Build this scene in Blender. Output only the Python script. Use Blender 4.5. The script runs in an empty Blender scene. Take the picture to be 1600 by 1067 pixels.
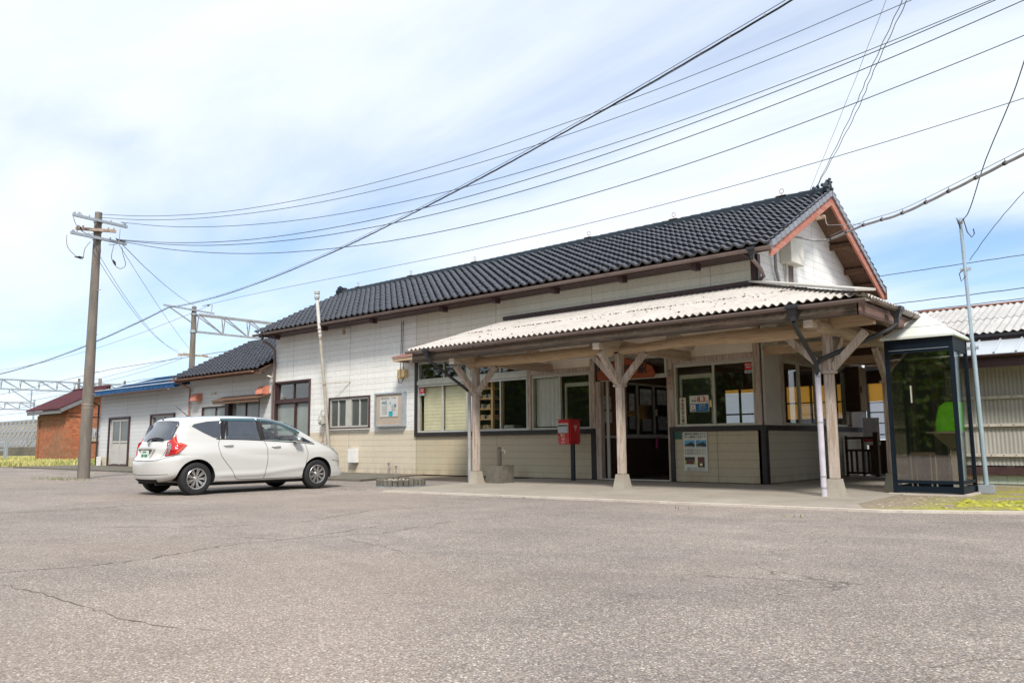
import bpy, bmesh, math, random
from mathutils import Vector, Matrix
from mathutils.bvhtree import BVHTree
random.seed(7)
R = math.radians
C = bpy.context.scene.collection
S = bpy.context.scene
# ------------------------------------------------------------------ camera
cam = bpy.data.objects.new('camera', bpy.data.cameras.new('camera'))
C.objects.link(cam); S.camera = cam
cam.data.sensor_width = 36.0; cam.data.lens = 28.28
cam.data.clip_start = 0.05; cam.data.clip_end = 5000
cam.matrix_world = Matrix(((0.750357, 0.0896171, 0.654930, 0),
                           (0.660981, -0.0892077, -0.745082, 0),
                           (-0.008347, 0.991973, -0.126173, 0.86),
                           (0, 0, 0, 1)))
# ------------------------------------------------------------------ world
SUN_EL, SUN_AZ = R(48), R(47)       # azimuth measured from -Y (behind the camera) towards +X
sun_dir = Vector((math.sin(SUN_AZ) * math.cos(SUN_EL), -math.cos(SUN_AZ) * math.cos(SUN_EL), math.sin(SUN_EL)))
W = bpy.data.worlds.new('World'); S.world = W; W.use_nodes = True
nt = W.node_tree; N = nt.nodes; Lk = nt.links
for n in list(N): N.remove(n)
def wn(t, **k):
    n = N.new(t)
    for a, b in k.items(): setattr(n, a, b)
    return n
def wl(a, b): Lk.new(a, b)
def wmath(op, a, b=None, c=None):
    n = wn('ShaderNodeMath', operation=op)
    for i, v in enumerate((a, b, c)):
        if v is None: continue
        if isinstance(v, (int, float)): n.inputs[i].default_value = v
        else: wl(v, n.inputs[i])
    return n.outputs[0]
sky = wn('ShaderNodeTexSky', sky_type='NISHITA'); sky.sun_disc = False
sky.sun_elevation = SUN_EL; sky.sun_rotation = math.atan2(sun_dir.x, sun_dir.y)
sky.air_density = 1.0; sky.dust_density = 0.6; sky.ozone_density = 1.5
tc = wn('ShaderNodeTexCoord'); sep = wn('ShaderNodeSeparateXYZ'); wl(tc.outputs['Generated'], sep.inputs[0])
az = wmath('ARCTAN2', sep.outputs[0], sep.outputs[1]); el = wmath('ARCSINE', sep.outputs[2])
# cloud layer on a flat plane overhead: direction / height
zz = wmath('MAXIMUM', wmath('ADD', sep.outputs[2], 0.12), 0.02)
comb = wn('ShaderNodeCombineXYZ')
wl(wmath('DIVIDE', sep.outputs[0], zz), comb.inputs[0]); wl(wmath('DIVIDE', sep.outputs[1], zz), comb.inputs[1])
mp = wn('ShaderNodeMapping'); wl(comb.outputs[0], mp.inputs[0]); mp.inputs['Rotation'].default_value = (0, 0, R(-48)); mp.inputs['Scale'].default_value = (0.35, 1.1, 1)
nz1 = wn('ShaderNodeTexNoise'); nz1.inputs['Scale'].default_value = 1.1; nz1.inputs['Detail'].default_value = 8; nz1.inputs['Roughness'].default_value = .55; nz1.inputs['Distortion'].default_value = .4
wl(mp.outputs[0], nz1.inputs['Vector'])
# broad gaps in the cloud (azimuth, elevation, widths, strength)
gaps = [(-60, 13, 13, 3.8, .42), (-48, 10, 9, 2.6, .55), (-56, 19, 10, 4, .08), (-39, 13, 8, 3.5, .10), (-9, 11, 12, 2.4, .85), (-70, 5, 14, 4, .4), (-44, 30, 12, 6, .10), (-70, 19, 5, 2, .4)]
acc = None
for a0, e0, wa, we, st in gaps:
    da = wmath('DIVIDE', wmath('SUBTRACT', az, R(a0)), R(wa)); de = wmath('DIVIDE', wmath('SUBTRACT', el, R(e0)), R(we))
    g = wmath('MULTIPLY', wmath('EXPONENT', wmath('MULTIPLY', wmath('ADD', wmath('MULTIPLY', da, da), wmath('MULTIPLY', de, de)), -1.0)), st)
    acc = g if acc is None else wmath('ADD', acc, g)
cov = wmath('ADD', wmath('MULTIPLY', wmath('SUBTRACT', nz1.outputs[0], .5), -2.2), acc)   # how much blue shows
hole = wn('ShaderNodeMapRange'); hole.interpolation_type = 'SMOOTHSTEP'
hole.inputs['From Min'].default_value = -.15; hole.inputs['From Max'].default_value = .95
hole.inputs['To Min'].default_value = 0.04; hole.inputs['To Max'].default_value = .82
wl(cov, hole.inputs['Value'])
cloudcol = wn('ShaderNodeMixRGB'); cloudcol.inputs[1].default_value = (.74, .84, .96, 1); cloudcol.inputs[2].default_value = (1.08, 1.08, 1.06, 1)
wl(nz1.outputs[0], cloudcol.inputs[0])
skys = wn('ShaderNodeMixRGB', blend_type='MULTIPLY'); skys.inputs[0].default_value = 1; wl(sky.outputs[0], skys.inputs[1]); skys.inputs[2].default_value = (.62, .80, 1.0, 1)
cl = wn('ShaderNodeMixRGB', blend_type='MULTIPLY'); cl.inputs[0].default_value = 1; wl(cloudcol.outputs[0], cl.inputs[1]); cl.inputs[2].default_value = (5.7, 5.8, 5.95, 1)
mixs = wn('ShaderNodeMixRGB'); wl(hole.outputs[0], mixs.inputs[0]); wl(cl.outputs[0], mixs.inputs[1]); wl(skys.outputs[0], mixs.inputs[2])
bg = wn('ShaderNodeBackground'); bg.inputs['Strength'].default_value = 0.10; wl(mixs.outputs[0], bg.inputs[0])
wo = wn('ShaderNodeOutputWorld'); wl(bg.outputs[0], wo.inputs[0])
# ------------------------------------------------------------------ sun
sl = bpy.data.lights.new('sun', 'SUN'); sl.energy = 2.3; sl.angle = R(11); sl.color = (1, .95, .88)
so = bpy.data.objects.new('sun', sl); C.objects.link(so); so.location = (0, 0, 30)
so.rotation_euler = sun_dir.to_track_quat('Z', 'Y').to_euler()
S.view_settings.view_transform = 'Standard'; S.view_settings.look = 'None'; S.view_settings.exposure = 0.96; S.view_settings.gamma = 1
S.cycles.max_bounces = 8; S.cycles.transparent_max_bounces = 16; S.cycles.caustics_reflective = False; S.cycles.caustics_refractive = False
S.cycles.use_denoising = True

# ================================================================== materials
def NT(name):
    m = bpy.data.materials.new(name); m.use_nodes = True
    t = m.node_tree; b = t.nodes['Principled BSDF']
    return m, t, b
class G:
    """small node-graph helper"""
    def __init__(s, t): s.t = t; s.n = t.nodes; s.l = t.links
    def new(s, ty, **k):
        n = s.n.new(ty)
        for a, b in k.items(): setattr(n, a, b)
        return n
    def put(s, v, sock):
        if isinstance(v, (int, float)): sock.default_value = v
        elif isinstance(v, tuple): sock.default_value = v if len(v) == len(sock.default_value) else v + (1,)
        else: s.l.new(v, sock)
    def math(s, op, *a):
        n = s.new('ShaderNodeMath', operation=op)
        for i, v in enumerate(a): s.put(v, n.inputs[i])
        return n.outputs[0]
    def pos(s): return s.new('ShaderNodeNewGeometry').outputs['Position']
    def obj(s): return s.new('ShaderNodeTexCoord').outputs['Object']
    def sep(s, v):
        n = s.new('ShaderNodeSeparateXYZ'); s.put(v, n.inputs[0]); return n.outputs
    def map(s, v, scale=(1, 1, 1), loc=(0, 0, 0), rot=(0, 0, 0)):
        n = s.new('ShaderNodeMapping'); s.put(v, n.inputs[0]); n.inputs['Scale'].default_value = scale; n.inputs['Location'].default_value = loc; n.inputs['Rotation'].default_value = rot
        return n.outputs[0]
    def noise(s, v, sc, det=4, ro=.5, dist=0):
        n = s.new('ShaderNodeTexNoise'); s.put(v, n.inputs['Vector']); n.inputs['Scale'].default_value = sc; n.inputs['Detail'].default_value = det; n.inputs['Roughness'].default_value = ro; n.inputs['Distortion'].default_value = dist
        return n.outputs[0]
    def ramp(s, v, *st):
        n = s.new('ShaderNodeValToRGB'); s.put(v, n.inputs[0]); e = n.color_ramp.elements
        while len(e) < len(st): e.new(.5)
        for i, (p, c) in enumerate(st):
            e[i].position = p; e[i].color = (c, c, c, 1) if isinstance(c, (int, float)) else tuple(c) + (1,)
        return n.outputs[0]
    def rng(s, v, a, b, c=0., d=1.):
        n = s.new('ShaderNodeMapRange'); s.put(v, n.inputs[0])
        for i, x in enumerate((a, b, c, d)): n.inputs[i + 1].default_value = x
        return n.outputs[0]
    def mix(s, f, a, b, bt='MIX'):
        n = s.new('ShaderNodeMixRGB', blend_type=bt); s.put(f, n.inputs[0]); s.put(a, n.inputs[1]); s.put(b, n.inputs[2]); return n.outputs[0]
    def bump(s, h, strength, dist, b):
        n = s.new('ShaderNodeBump'); n.inputs['Strength'].default_value = strength; n.inputs['Distance'].default_value = dist; s.put(h, n.inputs['Height'])
        s.l.new(n.outputs[0], b.inputs['Normal'])
def c3(c, k): return tuple(min(1, x * k) for x in c[:3])
def mat(name, col, rough=.6, metal=0, var=.12, vs=6, bump=0, bs=60, spec=.4, col2=None, coat=0):
    m, t, b = NT(name); g = G(t)
    nz = g.noise(g.pos(), vs, 5, .6)
    f = g.rng(nz, .3, .7)
    g.put(g.mix(f, c3(col, 1 - var), c3(col2 or col, 1 + var) if not col2 else col2), b.inputs['Base Color'])
    b.inputs['Roughness'].default_value = rough; b.inputs['Metallic'].default_value = metal
    b.inputs['Specular IOR Level'].default_value = spec
    if coat: b.inputs['Coat Weight'].default_value = coat; b.inputs['Coat Roughness'].default_value = .03
    if bump: g.bump(g.noise(g.pos(), bs, 3), bump, .01, b)
    return m
def siding(name, top, low, zsplit, axis='x', x_off=-16.95, dirt=.5, z_off=.003, pitch=.166, vp=3.05, lines=1.0):
    m, t, b = NT(name); g = G(t); p = g.pos(); q = g.sep(p)
    u = q[0] if axis == 'x' else q[1]
    fz = g.math('FRACT', g.math('DIVIDE', g.math('ADD', q[2], 50 * pitch - z_off), pitch))
    fx = g.math('FRACT', g.math('DIVIDE', g.math('ADD', u, 30 * vp - x_off), vp))
    gz = g.math('ADD', g.rng(fz, 0, .11, 1.15, 0), g.rng(fz, .95, 1., 0, .9))
    gx = g.math('ADD', g.rng(fx, 0, .0045, 1.2, 0), g.rng(fx, .9955, 1., 0, 1.2))
    uneven = g.rng(g.noise(g.map(p, (.9, .9, 6)), 1.3, 4, .6), .3, .7, .55, 1.05)
    groove = g.math('MINIMUM', g.math('ADD', g.math('MULTIPLY', g.math('MULTIPLY', gz, .78), uneven), gx), 1.)
    board = g.math('FLOOR', g.math('DIVIDE', g.math('ADD', q[2], 50 * pitch - z_off), pitch))
    bc = g.new('ShaderNodeCombineXYZ'); g.put(board, bc.inputs[0]); g.put(g.math('FLOOR', g.math('DIVIDE', g.math('ADD', u, 30 * vp - x_off), vp)), bc.inputs[1])
    wn_ = g.new('ShaderNodeTexWhiteNoise'); g.l.new(bc.outputs[0], wn_.inputs['Vector'])
    col = g.mix(g.rng(q[2], zsplit - .01, zsplit + .01), low, top)
    col = g.mix(g.math('MULTIPLY', g.rng(wn_.outputs[0], 0, 1), .14), col, (.42, .40, .34))
    # speckled dirt, and rain streaks running down the boards
    sp = g.noise(g.map(p, (1, 1, .45)), 42, 4, .7)
    col = g.mix(g.math('MULTIPLY', g.rng(sp, .47, .72), dirt), col, (.33, .31, .24))
    st = g.noise(g.map(p, (9, 9, .35)), 1.0, 5, .6)
    col = g.mix(g.math('MULTIPLY', g.rng(st, .5, .8), dirt * .55), col, (.36, .34, .25))
    big = g.noise(p, .5, 4, .6)
    col = g.mix(g.math('MULTIPLY', g.rng(big, .45, .75), dirt * .6), col, (.48, .48, .38))
    # rust-brown wash just above the foot of the wall and under the sills
    ft = g.math('MULTIPLY', g.rng(q[2], .02, .35, 1, 0), g.rng(g.noise(g.map(p, (3, 3, 1)), 1.5, 4), .4, .65))
    col = g.mix(g.math('MULTIPLY', ft, .55), col, (.30, .21, .12))
    col = g.mix(g.math('MULTIPLY', groove, .52 * lines), col, (.085, .08, .07))
    g.put(col, b.inputs['Base Color']); b.inputs['Roughness'].default_value = .72; b.inputs['Specular IOR Level'].default_value = .3
    # embossed stone-like surface of the boards
    n2 = g.noise(g.map(p, (1, 1, 1.6)), 70, 3, .6)
    h = g.math('SUBTRACT', g.math('MULTIPLY', n2, .45), g.math('MULTIPLY', groove, .35))
    g.bump(h, .4, .008, b)
    return m
def wood(name, a, c, axis='z', rough=.8, flake=.0, flakecol=(.5, .45, .4)):
    m, t, b = NT(name); g = G(t); p = g.pos()
    sc = {'z': (14, 14, .9), 'x': (.9, 14, 14), 'y': (14, .9, 14)}[axis]
    n1 = g.noise(g.map(p, sc), 2.2, 6, .65, .6)
    col = g.mix(g.rng(n1, .3, .7), a, c)
    n2 = g.noise(g.map(p, tuple(x * .5 for x in sc)), 3.2, 6, .75)
    if flake: col = g.mix(g.math('MULTIPLY', g.rng(n2, .50, .56), flake), col, flakecol)
    n3 = g.noise(g.map(p, tuple(x * 2.2 for x in sc)), 2.5, 3, .5)
    crk = g.rng(n3, .30, .36, 1, 0)
    col = g.mix(g.math('MULTIPLY', crk, .7), col, (.05, .035, .025))
    g.put(col, b.inputs['Base Color']); b.inputs['Roughness'].default_value = rough; b.inputs['Specular IOR Level'].default_value = .25
    g.bump(g.math('ADD', n1, g.math('MULTIPLY', n2, .5)), .5, .012, b)
    return m
def glassy(name, tint=(.9, .95, .93), rough=.02, refl=1.0, alpha=.12):
    """thin window pane: see-through with mirror-like reflection at a grazing angle"""
    m = bpy.data.materials.new(name); m.use_nodes = True; t = m.node_tree; g = G(t)
    for n in list(g.n): g.n.remove(n)
    tr = g.new('ShaderNodeBsdfTransparent'); tr.inputs[0].default_value = tint + (1,)
    gl = g.new('ShaderNodeBsdfGlossy'); gl.inputs['Roughness'].default_value = rough; gl.inputs['Color'].default_value = (1, 1, 1, 1)
    lw = g.new('ShaderNodeLayerWeight'); lw.inputs[0].default_value = .5
    f = g.math('MINIMUM', g.math('ADD', g.math('MULTIPLY', g.math('POWER', lw.outputs['Facing'], 4.0), .9 * refl), alpha), .95)
    mx = g.new('ShaderNodeMixShader'); g.put(f, mx.inputs[0]); g.l.new(tr.outputs[0], mx.inputs[1]); g.l.new(gl.outputs[0], mx.inputs[2])
    o = g.new('ShaderNodeOutputMaterial'); g.l.new(mx.outputs[0], o.inputs[0])
    return m
def translucent(name, col, mixf=.6):
    m = bpy.data.materials.new(name); m.use_nodes = True; t = m.node_tree; g = G(t)
    for n in list(g.n): g.n.remove(n)
    a = g.new('ShaderNodeBsdfTranslucent'); a.inputs[0].default_value = col + (1,)
    d = g.new('ShaderNodeBsdfDiffuse'); d.inputs[0].default_value = col + (1,)
    mx = g.new('ShaderNodeMixShader'); mx.inputs[0].default_value = mixf
    g.l.new(d.outputs[0], mx.inputs[1]); g.l.new(a.outputs[0], mx.inputs[2])
    o = g.new('ShaderNodeOutputMaterial'); g.l.new(mx.outputs[0], o.inputs[0])
    return m

def asphalt_mat():
    m, t, b = NT('asphalt'); g = G(t); p = g.pos()
    v = g.new('ShaderNodeTexVoronoi'); g.put(g.mix(.06, p, g.new('ShaderNodeTexNoise').outputs['Color']) if False else p, v.inputs['Vector']); v.inputs['Scale'].default_value = 112; v.inputs['Randomness'].default_value = 1
    cs = g.sep(v.outputs['Color'])
    stone = g.ramp(cs[0], (0, (.085, .07, .062)), (.25, (.165, .137, .120)), (.55, (.265, .222, .195)), (.78, (.36, .31, .27)), (.91, (.46, .40, .34)), (.95, (.62, .55, .47)), (1, (.80, .74, .67)))
    warm = g.mix(g.math('MULTIPLY', g.rng(cs[1], .8, .95), .45), stone, (.42, .27, .16))
    cool = g.mix(g.math('MULTIPLY', g.rng(cs[2], .8, .95), .4), warm, (.22, .235, .27))
    gap = g.rng(v.outputs['Distance'], .35, .75)
    col = g.mix(g.math('MULTIPLY', gap, .62), cool, (.085, .073, .065))
    v2 = g.new('ShaderNodeTexVoronoi'); g.put(p, v2.inputs['Vector']); v2.inputs['Scale'].default_value = 190
    fine = g.sep(v2.outputs['Color'])
    col = g.mix(.30, col, g.ramp(fine[0], (0, (.07, .06, .055)), (.6, (.23, .20, .18)), (1, (.60, .54, .47))))
    big = g.noise(p, .35, 5, .62); mid = g.noise(p, 2.2, 5, .65)
    k = g.math('ADD', g.rng(big, .3, .7, -.20, .20), g.rng(mid, .3, .7, -.11, .11))
    col = g.mix(1, col, g.new('ShaderNodeRGB').outputs[0], 'MIX') if False else col
    col = g.mix(1.0, col, (.985, .98, .975), 'MULTIPLY')
    sc = g.new('ShaderNodeVectorMath', operation='SCALE'); g.put(col, sc.inputs[0]); g.put(g.math('ADD', 1.08, k), sc.inputs['Scale'])
    # darker, coarser old seal where the top layer has worn away
    pt = g.noise(g.map(p, (.5, 1.3, 1)), .55, 6, .7, .8)
    worn = g.mix(g.math('MULTIPLY', g.rng(pt, .52, .60), .20), sc.outputs[0], (.13, .115, .115))
    worn = g.mix(g.math('MULTIPLY', g.rng(g.noise(p, .22, 3), .5, .62), .18), worn, (.40, .31, .24))
    # dark damp/oily patches near the kerb and fine meandering cracks
    v3 = g.new('ShaderNodeTexVoronoi', feature='DISTANCE_TO_EDGE'); 
    wob = g.new('ShaderNodeTexNoise'); g.put(p, wob.inputs['Vector']); wob.inputs['Scale'].default_value = 1.3; wob.inputs['Detail'].default_value = 5
    vm = g.new('ShaderNodeVectorMath', operation='MULTIPLY_ADD'); g.put(wob.outputs['Color'], vm.inputs[0]); vm.inputs[1].default_value = (1.2, 1.2, 0); g.put(p, vm.inputs[2])
    g.put(vm.outputs[0], v3.inputs['Vector']); v3.inputs['Scale'].default_value = .28
    crk = g.math('MULTIPLY', g.rng(v3.outputs['Distance'], 0, .0022, 1, 0), g.rng(g.noise(p, .5, 3), .50, .58))
    col2 = g.mix(g.math('MULTIPLY', crk, .75), worn, (.06, .05, .042))
    g.put(col2, b.inputs['Base Color']); b.inputs['Roughness'].default_value = .88; b.inputs['Specular IOR Level'].default_value = .25
    g.bump(g.math('SUBTRACT', 1, v.outputs['Distance']), .45, .006, b)
    return m
def brick_mat():
    m, t, b = NT('old_red_brick'); g = G(t); p = g.pos(); q = g.sep(p)
    cb = g.new('ShaderNodeCombineXYZ'); g.put(g.math('ADD', q[0], q[1]), cb.inputs[0]); g.put(q[2], cb.inputs[1])
    br = g.new('ShaderNodeTexBrick'); g.put(cb.outputs[0], br.inputs['Vector']); br.inputs['Scale'].default_value = 1
    br.inputs['Brick Width'].default_value = .24; br.inputs['Row Height'].default_value = .075; br.inputs['Mortar Size'].default_value = .008
    br.inputs['Color1'].default_value = (.30, .06, .02, 1); br.inputs['Color2'].default_value = (.48, .135, .045, 1); br.inputs['Mortar'].default_value = (.26, .17, .12, 1)
    col = g.mix(g.math('MULTIPLY', g.rng(g.noise(p, .9, 5, .7), .42, .62), .7), br.outputs[0], (.20, .13, .07))
    col = g.mix(g.math('MULTIPLY', g.rng(g.noise(p, 5, 5, .6), .5, .75), .35), col, (.50, .36, .24))
    g.put(col, b.inputs['Base Color']); b.inputs['Roughness'].default_value = .9
    g.bump(br.outputs[1], -.4, .01, b)
    return m
def concrete(name, col, col2, stain=(.12, .10, .08), amt=.5, sc=1.2, lines=0):
    m, t, b = NT(name); g = G(t); p = g.pos()
    n = g.noise(p, sc, 6, .65); c = g.mix(g.rng(n, .3, .7), col, col2)
    c = g.mix(g.math('MULTIPLY', g.rng(g.noise(p, sc * 2.6, 6, .7), .5, .72), amt), c, stain)
    f = g.noise(p, 160, 2, .5); c = g.mix(g.rng(f, .35, .65, 0, .25), c, c3(col, .55))
    if lines:
        q = g.sep(p); fx = g.math('FRACT', g.math('DIVIDE', g.math('ADD', q[0], 60), lines)); c = g.mix(g.math('MULTIPLY', g.rng(fx, 0, .012, 1, 0), .7), c, (.07, .06, .05))
    g.put(c, b.inputs['Base Color']); b.inputs['Roughness'].default_value = .88; b.inputs['Specular IOR Level'].default_value = .25
    g.bump(g.math('ADD', n, g.math('MULTIPLY', f, .3)), .3, .01, b)
    return m
def pole_mat():
    m, t, b = NT('pole_concrete'); g = G(t); p = g.pos()
    n = g.noise(g.map(p, (1, 1, .18)), 7, 6, .65); c = g.mix(g.rng(n, .3, .7), (.125, .108, .09), (.235, .205, .175))
    c = g.mix(g.math('MULTIPLY', g.rng(g.noise(g.map(p, (6, 6, .3)), 3, 5, .6), .5, .7), .5), c, (.08, .07, .06))
    c = g.mix(g.rng(g.noise(p, 90, 2, .5), .4, .7, 0, .3), c, (.15, .13, .11))
    g.put(c, b.inputs['Base Color']); b.inputs['Roughness'].default_value = .9; g.bump(n, .25, .01, b)
    return m
MT = dict(
    asphalt=asphalt_mat(), brick=brick_mat(), pole=pole_mat(),
    siding=siding('siding_front', (.86, .86, .835), (.67, .575, .44), 1.27, dirt=.42),
    siding_porch=siding('siding_porch', (.64, .62, .56), (.50, .42, .285), 1.27, dirt=.55),  # darker copy of the front siding, porch shade mixed into its colours
    siding_side=siding('siding_side', (.88, .89, .88), (.46, .42, .34), 1.27, axis='y', x_off=15.2, dirt=.3),
    siding_annex=siding('siding_annex', (.66, .67, .68), (.58, .53, .42), .45, x_off=-30.1, vp=2.75, dirt=.22),
    siding_ext=siding('siding_extension', (.66, .67, .67), (.56, .50, .40), .5, x_off=-30.1, vp=3.2, dirt=.4),
    cream=mat('cream_board', (.76, .68, .57), .75, var=.12, vs=2, bump=.15),
    greypanel=mat('grey_board', (.50, .48, .45), .75, var=.1, vs=2),
    wood=wood('painted_post_wood', (.39, .325, .275), (.56, .475, .41), 'z', flake=.6, flakecol=(.24, .155, .09)),
    woodx=wood('log_beam_wood', (.36, .25, .15), (.56, .42, .28), 'x', flake=.35, flakecol=(.55, .46, .38)),
    woody=wood('cross_beam_wood', (.36, .275, .20), (.54, .44, .345), 'y', flake=.35, flakecol=(.56, .48, .40)),
    weathered=wood('weathered_fascia', (.045, .031, .023), (.17, .12, .09), 'x', flake=.5, flakecol=(.09, .10, .08)),
    weatheredy=wood('weathered_side_fascia', (.15, .09, .075), (.28, .185, .16), 'y', flake=.4, flakecol=(.14, .10, .09)),
    soffit=wood('eave_board', (.10, .055, .035), (.20, .12, .08), 'y'),
    dkwood=wood('dark_wood', (.05, .032, .02), (.10, .065, .04), 'z'),
    shelfwood=wood('shelf_wood', (.95, .50, .20), (1.0, .72, .40), 'z'),
    boxwood=wood('box_wood', (.16, .12, .08), (.34, .25, .15), 'z'),
    red=wood('red_painted_verge', (.37, .11, .075), (.50, .21, .155), 'y', rough=.7, flake=.5, flakecol=(.44, .27, .21)),
    brown=mat('brown_paint_trim', (.062, .032, .032), .5, var=.25, vs=4),
    black=mat('black_trim', (.022, .018, .018), .5, var=.2, vs=6),
    blackmetal=mat('black_metal', (.02, .024, .03), .35, .2, var=.1),
    tile=mat('glazed_roof_tile', (.021, .022, .030), .20, 0, var=.55, vs=4, spec=.7, coat=.15),
    tile2=mat('matt_roof_tile', (.022, .023, .031), .26, 0, var=.5, vs=4, spec=.6),
    ridge=mat('ridge_tile', (.020, .030, .040), .3, 0, var=.25, vs=5, spec=.4),
    gutter=mat('brown_gutter', (.20, .15, .135), .4, var=.15, vs=3),
    redgutter=mat('red_brown_gutter', (.30, .13, .09), .5, var=.3, vs=4, col2=(.38, .22, .16)),
    dkgutter=mat('dark_gutter', (.03, .03, .034), .4, var=.15, vs=3),
    pvc=mat('lilac_grey_pipe', (.50, .47, .52), .5, var=.12, vs=8),
    whitepipe=mat('white_pipe', (.60, .57, .50), .5, var=.15, vs=6, col2=(.42, .36, .28)),
    alu=mat('aluminium_frame', (.52, .51, .46), .45, .25, var=.08),
    alushade=mat('pale_sash_frame', (.50, .50, .42), .55, 0, var=.12, vs=5),
    galv=mat('galvanised_steel', (.36, .40, .44), .5, .3, var=.12, vs=6),
    steel=mat('pole_steel', (.34, .42, .48), .45, .3, var=.1),
    rust=mat('rusty_steel', (.30, .14, .06), .8, 0, var=.3, vs=20, col2=(.46, .40, .33)),
    glass=glassy('window_glass', (.95, .965, .95), alpha=.05),
    boothglass=glassy('smoked_booth_glass', (.68, .64, .56), alpha=.16, refl=1.2),
    clearglass=glassy('clear_booth_glass', (.80, .82, .80), alpha=.04),
    frosted=mat('frosted_glass', (.085, .095, .09), .15, var=.2, vs=1.2, spec=.7),
    paleglass=mat('pale_frosted_glass', (.22, .245, .225), .18, var=.2, vs=1.2, spec=.7),
    blind=mat('beige_roller_blind', (.80, .72, .50), .85, var=.12, vs=2.2),
    paper=mat('white_paper', (.78, .77, .73), .8, var=.05, vs=5),
    cork=mat('board_felt', (.64, .52, .42), .9, var=.06),
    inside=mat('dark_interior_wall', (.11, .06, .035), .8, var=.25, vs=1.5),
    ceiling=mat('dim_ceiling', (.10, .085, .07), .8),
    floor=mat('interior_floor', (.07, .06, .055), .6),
    yellow=translucent('yellow_screen', (1.0, .74, .30)),
    white_tr=translucent('white_screen', (.95, .97, 1.0), .7),
    postred=mat('post_box_red', (.50, .012, .014), .35, var=.1, spec=.5, coat=.4),
    white=mat('white_paint', (.74, .73, .70), .5, var=.05),
    dull_white=mat('fibreglass_white', (.66, .69, .64), .5, var=.05, vs=2),
    green=mat('payphone_green', (.20, .85, .03), .4, var=.06),
    navy=mat('navy_booth_frame', (.005, .011, .019), .45, 0, var=.15, spec=.22),
    hood=mat('salmon_vent_hood', (.60, .22, .14), .5, var=.12, vs=5),
    bluemetal=mat('blue_metal_roof', (.020, .075, .17), .65, 0, var=.35, vs=2, spec=.2),
    redtile=mat('red_brown_tile', (.075, .020, .026), .7, var=.3, vs=3),
    corr=None, stone=concrete('footing_stone', (.31, .28, .235), (.43, .395, .335), stain=(.30, .22, .12)),
    slab=concrete('porch_concrete', (.29, .255, .21), (.39, .35, .295), stain=(.19, .16, .125), amt=.45, sc=.8),
    kerb=concrete('kerb_stone', (.48, .42, .36), (.60, .55, .48), stain=(.24, .20, .15), amt=.4, sc=2, lines=.6),
    darkconc=concrete('mossy_concrete', (.115, .102, .083), (.20, .182, .15), stain=(.07, .07, .05), amt=.6, sc=3),
    earth=concrete('earth', (.20, .155, .11), (.28, .23, .17), stain=(.11, .09, .06), amt=.6, sc=1.5),
    tyre=mat('tyre_rubber', (.018, .018, .019), .75, var=.12, vs=20),
    cable=mat('cable_black', (.022, .024, .026), .6, var=.1),
    wire=mat('wire_bare', (.05, .062, .075), .5, .2, var=.1),
    greycable=mat('cable_grey', (.30, .29, .29), .6, var=.15),
    orange=mat('yellow_plastic', (.88, .66, .34), .5, var=.06),
    pink=mat('pink_ribbon', (.70, .08, .30), .6),
    skyblue=mat('blue_paint', (.13, .30, .45), .8, var=.3, vs=9, col2=(.26, .26, .24)),
    tilegreen=mat('pale_green_tile', (.47, .55, .48), .4, var=.06),
    tilepink=mat('pink_tile', (.66, .44, .34), .4, var=.06),
    panel=mat('retaining_panel', (.40, .36, .30), .9, var=.2, vs=1.5),
)
def corr_mat(name, a, c, st):
    m, t, b = NT(name); g = G(t); p = g.pos()
    n = g.noise(p, 1.4, 6, .65); col = g.mix(g.rng(n, .3, .7), a, c)
    col = g.mix(g.math('MULTIPLY', g.rng(g.noise(g.map(p, (8, 2, 2)), 2.5, 6, .7), .52, .72), .55), col, st)
    col = g.mix(g.rng(g.noise(p, 60, 3, .6), .5, .75, 0, .35), col, st)
    g.put(col, b.inputs['Base Color']); b.inputs['Roughness'].default_value = .9; g.bump(g.noise(p, 120, 2), .15, .005, b)
    return m
MT['corr'] = corr_mat('corrugated_slate', (.41, .375, .34), (.52, .48, .44), (.22, .175, .14))
MT['corr2'] = corr_mat('corrugated_slate_shed', (.38, .375, .36), (.50, .49, .475), (.20, .17, .15))
MT['bluegrey'] = mat('pale_metal_sheet', (.50, .54, .58), .45, .2, var=.08, vs=1)
m, t, b = NT('grp_sheet'); g = G(t); p = g.pos()
g.put(g.mix(g.rng(g.noise(p, 1.1, 5, .6), .3, .7), (.31, .30, .265), (.44, .425, .385)), b.inputs['Base Color']); b.inputs['Roughness'].default_value = .4
MT['grp'] = m

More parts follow.
